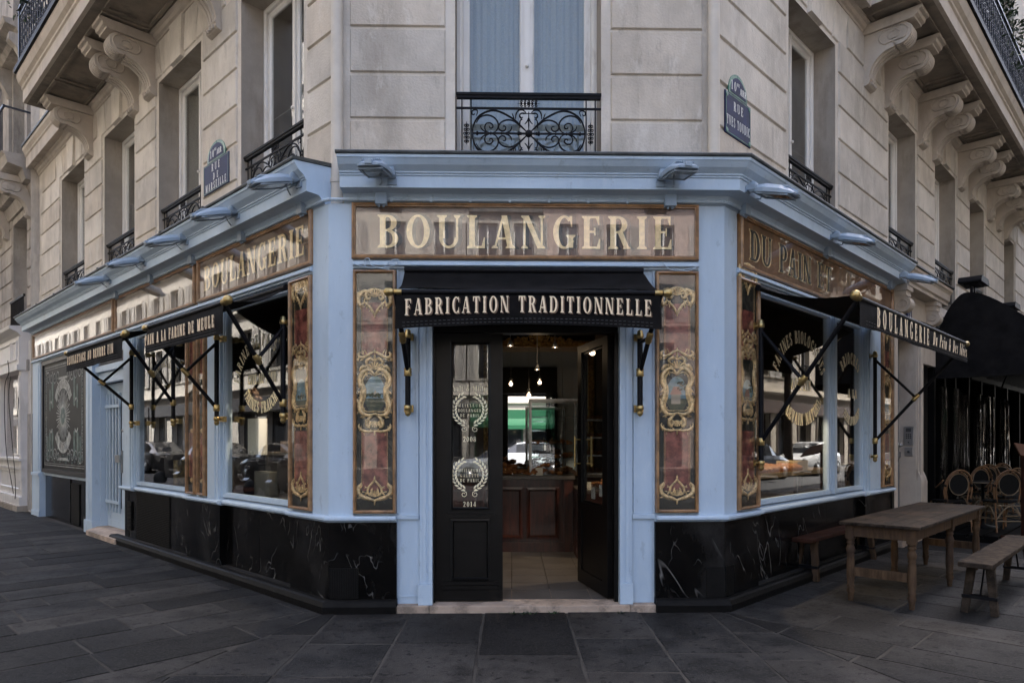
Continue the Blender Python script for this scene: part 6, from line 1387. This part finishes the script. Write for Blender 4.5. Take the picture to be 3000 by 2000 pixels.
for z in (1.02, 1.27, 1.52, 1.77):
    for i in range(6):
        o = bg_ if n == 0 else bg_.copy()
        if n: S.collection.objects.link(o)
        n += 1; o.matrix_basis = Matrix.Translation((1.06 + i * .078, 9.92, z)) @ Matrix.Rotation(q.uniform(1.45, 1.7), 4, 'Z')
BULB = emis("lit_bulb", (1, .72, .42), 8)
for i, (x, y, z) in enumerate(((-.02, 7.9, 2.55), (.50, 8.1, 2.56), (.30, 8.3, 2.32))):
    t = thing("spot_lamp", "small lit halogen spot lamp hanging inside the dark bakery doorway", "lamp", W, (x, y, z), "lit spots inside the bakery")
    b = MB(); b.lathe([(.008, .07), (.018, .06), (.036, .0), (.033, .0), (.012, .05)], (x, y, z), 10); b.tube([(x, y, z + .06), (x, y, 3.36)], .003, 4); b.build("reflector", STEEL, t)
    b = MB(); b.ball((x, y, z + .008), .010, 8); b.build("bulb", BULB, t)
    ld = bpy.data.lights.new("spot_light", 'POINT'); ld.energy = .2; ld.color = (1, .72, .45); ld.shadow_soft_size = .03; lo = bpy.data.objects.new("spot_light", ld); S.collection.objects.link(lo); lo.location = (x, y, z - .05)
t = thing("spot_lamp", "small lit spot lamp above the bread trays in the window under the broad awning", "lamp", R, (1.7, .75, 2.6))
b = MB(R); b.lathe([(.008, .07), (.018, .06), (.036, .0), (.033, .0), (.012, .05)], (1.7, .75, 2.6), 10); b.tube([(1.7, .75, 2.66), (1.7, .75, 3.36)], .003, 4); b.build("reflector", STEEL, t)
b = MB(R); b.ball((1.7, .75, 2.608), .012, 8); b.build("bulb", BULB, t)
ld = bpy.data.lights.new("spot_light", 'SPOT'); ld.energy = 36; ld.spot_size = R_(110); ld.color = (1, .74, .48); ld.shadow_soft_size = .04; lo = bpy.data.objects.new("spot_light", ld); S.collection.objects.link(lo); lo.location = R @ Vector((1.7, .75, 2.55))
t = thing("spot_lamp", "added spot lamp brightening the shelf in the window under the MEULE awning", "lamp", L, (-1.5, .75, 2.6))
b = MB(L); b.lathe([(.008, .07), (.018, .06), (.036, .0), (.033, .0), (.012, .05)], (-1.5, .75, 2.6), 10); b.tube([(-1.5, .75, 2.66), (-1.5, .75, 3.36)], .003, 4); b.build("reflector", STEEL, t)
b = MB(L); b.ball((-1.5, .75, 2.608), .012, 8); b.build("bulb", BULB, t)
ld = bpy.data.lights.new("spot_light", 'SPOT'); ld.energy = 24; ld.spot_size = R_(110); ld.color = (1, .78, .55); ld.shadow_soft_size = .04; lo = bpy.data.objects.new("spot_light", ld); S.collection.objects.link(lo); lo.location = L @ Vector((-1.5, .7, 2.55))  # added lamp, put in so the boxes on the shelf show
# right window: trays of bread on trestles, wicker below
t = thing("display_table", "wooden trestle carrying bread trays behind the window under the broad awning", "table", R, (2.2, .5, 0))
b = MB(R); b.box(.85, 3.7, .22, .82, 1.10, 1.125); b.box(.85, 3.7, .20, .2195, 1.09, 1.14); b.build("tray", WICKER, t)
b = MB(R); [b.box(x, x + .04, y, y + .04, .06, 1.0995) for x in (.9, 2.2, 3.6) for y in (.25, .75)]; b.build("leg", BROWNW, t)
t = thing("wicker_tray", "flat wicker tray low in the window under the broad awning", "tray", R, (1.8, .4, .86))
b = MB(R); b.box(.85, 3.7, .16, .62, .83, .85); b.tube([(.9, .17, .88), (2.0, .17, .88), (2.0, .55, .88), (.9, .55, .88)], .022, 6, closed=True); b.build("weave", WICKER, t)
t = thing("wicker_basket", "pale wicker basket beside the bread in the window under the broad awning", "basket", R, (2.5, .4, 1.13))
b = MB(R); b.framebox(2.35, 2.66, 1.126, 1.24, .02, .30, .32); b.box(2.35, 2.66, .3005, .3195, 1.146, 1.22); b.box(2.35, 2.37, .3205, .55, 1.126, 1.24); b.box(2.64, 2.66, .3205, .55, 1.126, 1.24); b.build("weave", mat("pale_wicker", (.5, .38, .2), .7, bump=.8, bscale=90), t)
lf = loaf(.30, .05, "crusty loaf on the tray behind the window under the broad awning", "loaves in the right window"); n = 0
for i in range(22):
    o = lf if n == 0 else lf.copy()
    if n: S.collection.objects.link(o)
    n += 1; o.matrix_basis = R @ Matrix.Translation((.95 + (i % 11) * .125 + q.uniform(-.02, .02), .36 + .26 * (i // 11), 1.127)) @ Matrix.Rotation(q.uniform(1.2, 1.9), 4, 'Z') @ Matrix.Diagonal((*[q.uniform(.8, 1.1)] * 3, 1))
t = thing("display_shelf", "dark wooden shelves with card and boxes behind the display window under the MEULE awning", "shelf", L, (-1.4, .5, 0))
b = MB(L); b.box(-2.2, -.8, .35, .75, .84, .87); b.box(-2.1, -1.0, .45, .75, 1.32, 1.35); b.box(-2.1, -2.06, .45, .75, .871, 1.3195); b.box(-1.04, -1.0, .45, .75, .871, 1.3195); b.build("board", mat("grey_shelf_wood", (.16, .13, .105), .6, var=.3), t)
for x0_, x1_, y, z0_, z1_, m, nm, lb, cat in ((-2.22, -1.95, .30, 1.32, 1.72, PAPER, "display_card", "tall cream card propped on the shelf under the MEULE awning's window", "card"), (-2.1, -1.75, .32, .871, 1.14, mat("grey_tin", (.20, .19, .17), .4, var=.3), "picture_tin", "square grey tin with a round motif low in the corner display window", "tin"), (-1.22, -1.02, .42, 1.351, 1.72, mat("carved_brown_box", (.25, .13, .06), .6, var=.4, bump=.8, bscale=60), "carved_box", "tall patterned brown box on the shelf of the corner display window", "box"), (-1.85, -1.45, .5, 1.351, 1.47, mat("pinkish_box", (.35, .25, .2), .6), "pastry_box", "flat pinkish box on the shelf behind the corner display window", "box")):
    b = MB(L); b.box(x0_, x1_, y, y + .1, z0_, z1_); b.framebox(x0_ + .02, x1_ - .02, z0_ + .02, z1_ - .02, .015, y - .006, y - .0005); o = b.build(nm, m, None, bevel=.004); tag(o, lb, cat)
t = thing("dried_wreath", "dark dried flower wreath hanging in the window under the MEULE awning", "wreath", L, (-2.05, .25, 1.9)); b = MB(L)
for i in range(40): a = i * .7; r = q.uniform(.02, .13); b.ball((-1.98 + r * cos(a), .25 + q.uniform(-.04, .04), 1.93 + r * sin(a)), q.uniform(.015, .035), 5)
b.build("flowers", mat("dried_flowers", (.07, .035, .02), .8, var=.5), t)
tins = [(-4.75, .4, .16, .32, (.30, .20, .05)), (-4.5, .5, .2, .22, (.22, .12, .05)), (-4.25, .42, .14, .42, (.16, .12, .08)), (-4.0, .5, .2, .26, (.20, .17, .1)), (-3.75, .4, .16, .2, (.28, .20, .12)), (-3.5, .45, .18, .34, (.10, .09, .08)), (-4.38, .62, .2, .5, (.08, .06, .045)), (-3.86, .66, .24, .55, (.06, .045, .04))]
t = thing("window_ledge", "dark ledge carrying tins behind the display window beside the barred door", "ledge", L, (-4.1, .5, .6)); b = MB(L); b.box(-5.1, -3.1, .2, .9, .84, .87); b.build("board", BROWNW, t)
lbs = ["yellowish tin next to the window frame", "short brown tin beside the yellowish tin", "tall narrow brown tin", "olive tin near the middle", "small tan tin beside the olive tin", "dark tin by the narrow panels", "tall dark crate behind the short brown tin", "tallest dark crate behind the olive tin"]
for (x, y, w2, h, cc), lb in zip(tins, lbs):
    b = MB(L); b.box(x, x + w2, y, y + w2, .871, .871 + h); b.box(x - .004, x + w2 + .004, y - .004, y + w2 + .004, .871 + h, .88 + h); b.framebox(x + .02, x + w2 - .02, .89, .85 + h, .012, y - .005, y - .0004)
    tag(b.build("tin", mat("tin_colour", cc, .5, var=.4, vscale=20), None, bevel=.004), lb + " on the ledge by the barred door", "tin", "tins in the left window")

# ------------------------------------------------------------------ balcony plants
def plant(M, x0, x1, y, z0, h, n, label, flowers=(), seed=1):
    t = thing("balcony_plant", label, "plant", M, ((x0 + x1) / 2, y, z0), "plants on the balconies"); q = random.Random(seed)
    b = MB(M); stems = []
    for i in range(max(4, int((x1 - x0) * 6))):
        x = q.uniform(x0, x1); p = [(x, y, z0), (x + q.uniform(-.15, .15), y + q.uniform(-.2, .15), z0 + h * .5), (x + q.uniform(-.35, .35), y + q.uniform(-.45, .3), z0 + h * q.uniform(.75, 1.05))]; p = smooth(p, 4); stems.append(p); b.tube(p, [.012 - .0009 * k for k in range(len(p))], 5)
    b.build("stem", BARK, t)
    b = MB(M); fl_ = MB(M)
    for i in range(n):
        p = q.choice(stems); c = Vector(p[q.randrange(2, len(p))]) + Vector((q.gauss(0, .11), q.gauss(0, .12), q.gauss(0, .12)))
        d = Vector((q.gauss(0, 1), q.gauss(0, 1), q.gauss(.3, .8))).normalized(); s = d.cross(Vector((q.gauss(0, 1), q.gauss(0, 1), q.gauss(0, 1)))).normalized(); l = q.uniform(.05, .12); w2 = l * .2
        b.add([tuple(c - d * l * .5), tuple(c + s * w2), tuple(c + d * l * .6), tuple(c - s * w2)], [(0, 1, 2, 3)])
    b.build("foliage", LEAF, t)
    for i in range(flowers[0] if flowers else 0):
        p = q.choice(stems); c = Vector(p[-1]) + Vector((q.gauss(0, .1), -.1 + q.gauss(0, .06), q.gauss(-.1, .25)))
        for k in range(6): fl_.ball(c + Vector((q.gauss(0, .02), q.gauss(0, .02), q.gauss(0, .02))), .022, 5)
    if flowers: fl_.build("blossom", flowers[1], t)
plant(R, 4.2, 6.4, -.36, 7.44, 1.15, 3600, "flowering balcony plant with red blooms behind the balcony railing over the restaurant side", (9, FLOWER), 2)
plant(R, 6.4, 9.2, -.45, 7.44, 2.5, 8000, "tall dark oleander bush spilling over the balcony railing over the restaurant side", None, 3)
plant(R, 9.2, 12.5, -.4, 7.44, 1.4, 5000, "bushy plant farther along the restaurant side balcony beyond the tall oleander", None, 5)
plant(L, -7.8, -6.0, -.32, 7.44, .85, 3200, "green bushy plant behind the balcony railing above the barred door side", None, 4)

# ------------------------------------------------------------------ the far sides of the streets, seen in the glass
CREAM = mat("cream_facade", (.44, .41, .36), .85, var=.06, vscale=1)
SHUT = mat("grey_shutters", (.42, .40, .37), .6); DGLASS = mat("dark_far_glass", (.02, .022, .026), .08, coat=.5)
GREEN = mat("green_shop_paint", (.010, .070, .034), .4); GREY2 = mat("dark_shop_paint", (.05, .048, .05), .5)
def far_house(M, x0, x1, h, label, wallm, shopm, sp=2.5, shut=(1, 2), seed=0, shopz=3.4):
    t = thing("town_house", label, "building", M, ((x0 + x1) / 2, 3, 0), "houses across the streets"); q = random.Random(seed)
    n = int((x1 - x0) / sp); xs = [x0 + (x1 - x0) * (i + .5) / n for i in range(n)]; fl_ = [4.6 + 3.15 * k for k in range(int((h - 4) / 3.15))]
    holes = [(x - .55, x + .55, z, z + 2.05) for x in xs for z in fl_] + [(x - sp * .38, x + sp * .38, .5, 2.75) for x in xs]
    b = MB(M); b.wall(x0, x1, -.1, h, 0, .35, holes); b.box(x0, x1, 10, 10.3, -.1, h); b.box(x0, x0 + .02, .36, 10, -.1, h); b.box(x1 - .02, x1, .36, 10, -.1, h); b.build("wall", wallm, t)
    b = MB(M); b.prism([(.0, h), (-.3, h), (-.3, h + .25), (1.6, h + 2.6), (8, h + 3.0), (10.3, h)], 'x', x0, x1); b.build("roof", ZINC, t)
    b = MB(M)
    for z in [3.7] + [z_ - .35 for z_ in fl_[1:]]: b.band([(-.05, z), (.08, z + .02), (.22, z + .12), (.22, z + .18), (-.05, z + .22)], x0, x1)
    for x in xs:
        for z in fl_: b.framebox(x - .68, x + .68, z - .02, z + 2.2, .128, -.045, -.001)
    b.build("string_course", wallm, t)
    b = MB(M); b.box(x0 + .05, x1 - .05, -.14, -.002, 2.78, shopz); b.build("shop_fascia", shopm, t)
    first = None
    for x in xs:
        for z in fl_:
            if first is None:
                f = MB(M); f.framebox(x - .548, x + .548, z + .002, z + 2.048, .07, .18, .24); f.box(x - .05, x + .05, .18, .24, z + .0725, z + 1.977); f.box(x - .477, x - .051, .21, .215, z + .0725, z + 1.977, 1); f.box(x + .051, x + .477, .21, .215, z + .0725, z + 1.977, 1); f.box(x - .5, x + .5, -.10, -.06, z + .85, z + .9, 2)
                [f.tube([(x - .5 + i * .11, -.08, z), (x - .5 + i * .11, -.08, z + .87)], .012, 4, 2) for i in range(10)]
                first = (f.build("window", [WHITE, DGLASS, IRON], t), x, z); sf = None
            else:
                o = first[0].copy(); S.collection.objects.link(o); o.parent = t; o.matrix_parent_inverse = first[0].matrix_parent_inverse.copy(); o.matrix_basis = M @ Matrix.Translation((x - first[1], 0, z - first[2])) @ M.inverted()
            if q.random() < shut[0] / shut[1]:
                for s in (-1, 1):
                    if sf is None:
                        f = MB(M); a = x + s * .98; f.framebox(a - .27, a + .27, z, z + 2.05, .05, -.09, -.05); [f.box(a - .22, a + .22, -.082, -.058, z + .06 + i * .075, z + .105 + i * .075) for i in range(26)]; sf = (f.build("shutter", SHUT, t), a, z)
                    else:
                        o = sf[0].copy(); S.collection.objects.link(o); o.parent = t; o.matrix_parent_inverse = sf[0].matrix_parent_inverse.copy(); o.matrix_basis = M @ Matrix.Translation((x + s * .98 - sf[1], 0, z - sf[2])) @ M.inverted()
    b = MB(M)
    for x in xs: b.box(x - sp * .38 + .001, x + sp * .38 - .001, .25, .26, .501, 2.749)
    b.build("shop_glass", DGLASS, t)
    b = MB(M)
    for x in xs: b.box(x - sp * .38, x - sp * .38 + .1, -.04, -.003, .02, 2.77); b.box(x + sp * .38 - .1, x + sp * .38, -.04, -.003, .02, 2.77); b.box(x - sp * .38 + .1, x + sp * .38 - .1, -.03, -.003, .02, .5)
    b.build("shop_woodwork", shopm, t); return t
def far_frame(p, yin): return frame(p, (yin[1], -yin[0]))
OL = far_frame(off(CLp, nL, 11.5), nL); OR = far_frame(off(CRp, nR, 12.0), nR); OS = far_frame((0, -25), (0, -1))
far_house(OL, -1.8, 19.5, 23, "sunlit cream town house with shutters across from the barred door, mirrored in the glass", CREAM, mat("grey_far_shop", (.16, .16, .155), .5), 2.4, (1, 2), 1)
far_house(OL, 19.6, 40, 22.5, "paler town house farther along the street of the barred door, seen only in the glass", mat("pale_facade", (.48, .45, .40), .85), GREY2, 2.6, (1, 1), 2)
far_house(OL, 40.1, 75, 17, "long cream town house far down the barred door's street, mirrored in the blank signs", CREAM, GREY2, 2.9, (1, 2), 7)
far_house(OL, 75.1, 120, 18, "last visible town house down the street of the barred door, mirrored at the far sign", mat("pale_far_facade", (.47, .44, .38), .85), GREY2, 3.2, (1, 2), 8)
far_house(OR, -80, -42.1, 17, "town house far down the street of the farm table, mirrored at the sign's far end", CREAM, GREY2, 3.0, (1, 2), 9)
far_house(OR, -21, 1.6, 23, "sunlit stone town house across the street from the farm table, reflected in the window", CREAM, GREY2, 2.7, (1, 3), 3)
far_house(OR, -42, -21.1, 22.5, "town house farther along the farm table's street, mirrored at the edge of the glass", mat("buff_facade", (.42, .37, .30), .85), mat("brown_far_shop", (.07, .045, .035), .5), 2.5, (1, 2), 4)
far_house(L @ Matrix.Translation((0, .15, 0)), -62, -24.1, 20, "row house beyond the white neighbour shopfront along the same pavement", STONEO, GREY2, 2.7, (1, 3), 31)
far_house(R @ Matrix.Translation((0, .15, 0)), 22.1, 62, 20, "row house beyond the restaurant along the same pavement", CREAM, GREY2, 2.7, (1, 3), 32)
far_house(OS, -2.9, .95, 13.5, "narrow town house with a green shop across the junction, seen in the bakery mirror", CREAM, GREEN, 1.9, (2, 3), 6)
far_house(OS, 1.0, 14, 22.0, "tall town house with closed shutters across the junction, mirrored in the front sign's first letters", CREAM, GREY2, 2.5, (3, 4), 12)
far_house(OS, -16, -3.0, 14.0, "lower shuttered town house across the junction, mirrored in the front sign's last letters", mat("rosy_facade", (.42, .34, .30), .85), GREY2, 2.6, (2, 3), 13)
t = thing("shop_awning", "green canvas awning of the shop across the junction, seen in the bakery mirror", "awning", OS, (-1, -.5, 2.6)); b = MB(OS); b.prism([(-.145, 2.8), (-1.2, 2.35), (-1.2, 2.1), (-1.19, 2.1), (-1.19, 2.34), (-.145, 2.79)], 'x', -2.8, .9); b.build("canvas", GREEN, t)
def car(x, y, rot, paint, label):
    t = thing("parked_car", label, "car", Matrix.Translation((x, y, -.13)) @ Matrix.Rotation(R_(rot), 4, 'Z'), (0, 0, 0), "cars parked along the junction")
    M = t.matrix_basis.copy(); st_ = [(-2.08, .60, .52, .53), (-2.0, .72, .70, .71), (-1.75, .78, .80, .81), (-1.35, .81, .88, .90), (-.98, .82, .93, .97), (-.65, .83, .95, 1.22), (-.30, .83, .96, 1.42), (.3, .83, .97, 1.48), (.95, .83, .97, 1.44), (1.45, .82, .97, 1.22), (1.80, .80, .95, 1.0), (2.02, .74, .85, .87), (2.10, .64, .58, .59)]
    def sect(x, w2, bz, rz): h = [(.0, .20), (.85, .20), (.97, .30), (1.0, .52), (.985, bz * .86), (.93, bz), (.76, max(bz + .01, rz - .05)), (.62, rz)]; return [(x, -w2 * a, z) for a, z in h] + [(x, 0, rz + .015)] + [(x, w2 * a, z) for a, z in h[::-1]]
    rows = [sect(*q2) for q2 in st_]; n = len(rows[0]); b = MB(M); g = MB(M)
    for i in range(len(rows) - 1):
        tall = st_[i][3] - st_[i][2] > .2 or st_[i + 1][3] - st_[i + 1][2] > .2
        for k in range(n):
            k2 = (k + 1) % n; F_ = [rows[i][k], rows[i + 1][k], rows[i + 1][k2], rows[i][k2]]
            side = k in (5, n - 7); slope_ = tall and k in (6, 7, 8, 9, n - 8) and abs(st_[i][3] - st_[i + 1][3]) > .14 and 5 < k < n - 6
            (g if (tall and side) or slope_ else b).add(F_, [(0, 1, 2, 3)], 0, True)
    b.add(rows[0], [tuple(range(n))]); b.add(rows[-1], [tuple(range(n))[::-1]])
    b.build("body", paint, t); g.build("window_glass", DGLASS, t)
    for wx in (-1.25, 1.25):
        for s in (-1, 1): b = MB(M); b.lathe([(.12, -.1), (.30, -.1), (.32, -.06), (.32, .06), (.30, .1), (.12, .1)], (wx, s * .76, .32), 18, 0, Matrix.Rotation(R_(90), 4, 'X')); b.lathe([(.0, -.105), (.19, -.105), (.19, .105), (.0, .105)], (wx, s * .76, .32), 14, 1, Matrix.Rotation(R_(90), 4, 'X')); b.build("wheel", [CABLE, STEEL], t)
    for s in (-1, 1): b = MB(M); b.ball((-1.98, s * .6, .68), .12, 10, sc=(.5, 1.3, .8)); b.build("headlight", mat("headlight_glass", (.7, .7, .7), .1), t)
CP = lambda n, c: mat(n, c, .3, .1, coat=1)
car(.6, -12.5, 8, CP("silver_paint", (.42, .45, .48)), "silver car across the junction, seen in the mirror inside the bakery")
p_ = off(along(CRp, dR, 26.5), nR, 9.3); car(p_[0], p_[1], 45, CP("white_car_paint", (.7, .7, .7)), "white car reflected in the window under the broad awning")
p_ = off(along(CRp, dR, 20.8), nR, 9.4); car(p_[0], p_[1], 225, CP("dark_car_paint", (.06, .07, .09)), "dark car reflected farther along the window under the broad awning")
p_ = off(along(CLp, dL, -24.5), nL, 9.0); car(p_[0], p_[1], -45, CP("black_car_paint", (.02, .02, .022)), "black car reflected low in the windows beside the barred door")

base_car = [o for o in S.objects if o.name.startswith("parked_car")][-1]
for i, (d_, n_, lb) in enumerate(((-31.0, 8.7, "second black car behind, low in the reflections of the barred-door side"), (-37, 8.6, "third dark car in the row mirrored beside the barred door"), (-44, 8.7, "fourth dark car in the mirrored row on the barred-door side"), (-18.5, 9.0, "dark car nearest the junction in the mirrored row of the barred-door side"))):
    p2 = off(along(CLp, dL, d_), nL, n_); copy_tree(base_car, Matrix.Translation((p2[0] - p_[0], p2[1] - p_[1], 0)), lb)
def scooter(p, rot, label):
    M = Matrix.Translation((p[0], p[1], -.13)) @ Matrix.Rotation(R_(rot), 4, 'Z'); t = thing("parked_scooter", label, "scooter", M, (0, 0, 0), "scooters parked along the kerb")
    b = MB(M); b.prism(smooth([(-.75, .55), (-.80, .75), (-.45, .80), (-.1, .78), (.0, .45), (.32, .40), (.48, .95), (.56, .92), (.50, .35), (.3, .25), (-.5, .28), (-.75, .55)], 3), 'y', -.14, .14); b.build("body", CP("scooter_paint", (.025, .025, .028)), t, bevel=.03)
    b = MB(M); b.tube([(.45, 0, .95), (.40, 0, 1.08)], .03, 8); b.tube([(.42, -.32, 1.06), (.40, 0, 1.08), (.42, .32, 1.06)], .016, 6); [b.ball((.40, s * .34, 1.25), .06, 8, sc=(.2, 1, .7)) for s in (-1, 1)]; [b.tube([(.42, s * .25, 1.07), (.40, s * .34, 1.22)], .007, 5) for s in (-1, 1)]; b.build("handlebar", STEEL, t)
    for x in (-.62, .62): b = MB(M); b.lathe([(.10, -.05), (.22, -.05), (.245, 0), (.22, .05), (.10, .05)], (x, 0, .245), 16, 0, Matrix.Rotation(R_(90), 4, 'X')); b.build("wheel", CABLE, t)
    b = MB(M); b.box(-.7, -.05, -.13, .13, .80, .87); b.build("saddle", CABLE, t, bevel=.03); return t
sc0 = None
for i, d_ in enumerate((-13.5, -15.0, -20.5, -12.2)):
    p2 = off(along(CLp, dL, d_), nL, 6.0); lb = ("black scooter at the kerb, mirrored low in the corner display window", "second black scooter, mirrored between the awning arms", "third black scooter, mirrored in the window beside the barred door", "black scooter nearest the junction, mirrored at the corner panel")[i]
    if sc0 is None: sc0 = scooter(p2, 40, lb); q0 = p2
    else: copy_tree(sc0, Matrix.Translation((p2[0] - q0[0], p2[1] - q0[1], 0)), lb)
p3 = off(along(CRp, dR, 6.0), nR, 6.3); copy_tree(sc0, Matrix.Translation((p3[0] - q0[0], p3[1] - q0[1], 0)), "black scooter mirrored low in the window behind the farm table")

# unseen trees added across the street to darken the sign's reflection
def added_tree(p, h, r, label, seed):
    t = thing("added_tree", label, "tree", W, (p[0], p[1], -.1), "trees added across the street"); q = random.Random(seed)
    b = MB(); b.tube([(p[0], p[1], -.1), (p[0] + .1, p[1], h * .3), (p[0], p[1] + .15, h * .62)], [.2, .16, .11], 8); tips = []
    for i in range(11):
        a = i * 2.4; e = (p[0] + r * .7 * cos(a) * q.uniform(.5, 1), p[1] + r * .7 * sin(a) * q.uniform(.5, 1), h * q.uniform(.62, .95)); b.tube([(p[0], p[1], h * q.uniform(.35, .6)), (p[0] + (e[0] - p[0]) * .5, p[1] + (e[1] - p[1]) * .5, h * .68), e], [.08, .05, .02], 5); tips.append(e)
    b.build("trunk", BARK, t); b = MB()
    for i in range(7500):
        e = q.choice(tips); c = Vector(e) + Vector((q.gauss(0, r * .24), q.gauss(0, r * .24), q.gauss(0, h * .075))); d = Vector((q.gauss(0, 1), q.gauss(0, 1), q.gauss(0, 1))).normalized(); s_ = d.orthogonal().normalized(); l = q.uniform(.16, .34)
        b.add([tuple(c - d * l), tuple(c + s_ * l * .7), tuple(c + d * l), tuple(c - s_ * l * .7)], [(0, 1, 2, 3)])
    b.build("crown", LEAF, t)
for i, (xr, pr, lb) in enumerate(((17.5, 8.9, "unseen leafy tree added to darken the reflection behind DU PAIN ET"), (24.0, 9.2, "second unseen tree added to darken the reflection past DU PAIN ET"))):
    added_tree(off(along(CRp, dR, xr), nR, pr), 12.5, 4.6, lb, 20 + i)
# weeds in the joint below the doorstep and small litter
for i, (x, y) in enumerate(((.02, 5.93), (.10, 5.925), (.17, 5.93), (.36, 5.945), (.93, 5.95))):
    b = MB(); q = random.Random(i)
    for k in range(14):
        a = q.uniform(0, 6.28); l = q.uniform(.015, .045); b.add([(x, y, -.005), (x + l * cos(a) - .004, y + l * sin(a) * .6, .012), (x + 1.5 * l * cos(a), y + 1.5 * l * sin(a) * .6, .018 + q.uniform(0, .015)), (x + l * cos(a) + .004, y + l * sin(a) * .6 + .004, .012)], [(0, 1, 2, 3)])
    tag(b.build("weed", LEAF), "tiny green weed growing in the pavement joint below the doorstep", "weed", "weeds below the doorstep")
b = MB(); q = random.Random(77)
for k in range(260):
    x, y = q.uniform(-4.5, 5), q.uniform(3.9, 8.5); v = Vector((x - CLp[0], y - CLp[1])); 
    if v.x * nL[0] + v.y * nL[1] < .15 or (x - CRp[0]) * nR[0] + (y - CRp[1]) * nR[1] < .15 or y > 5.8 and abs(x) < 1.9: continue
    l = q.uniform(.003, .011); a = q.uniform(0, 3.1); b.box(x, x + l, y, y + l * q.uniform(.5, 1.6), .0015, .004 + q.uniform(0, .004), q.choice((0, 0, 1)))
o = b.build("litter", [mat("pale_litter", (.22, .20, .17), .8), mat("dry_leaf_litter", (.07, .045, .02), .8)]); tag(o, "tiny pale litter and grit scattered over the pavement slabs", "litter", kind="stuff")
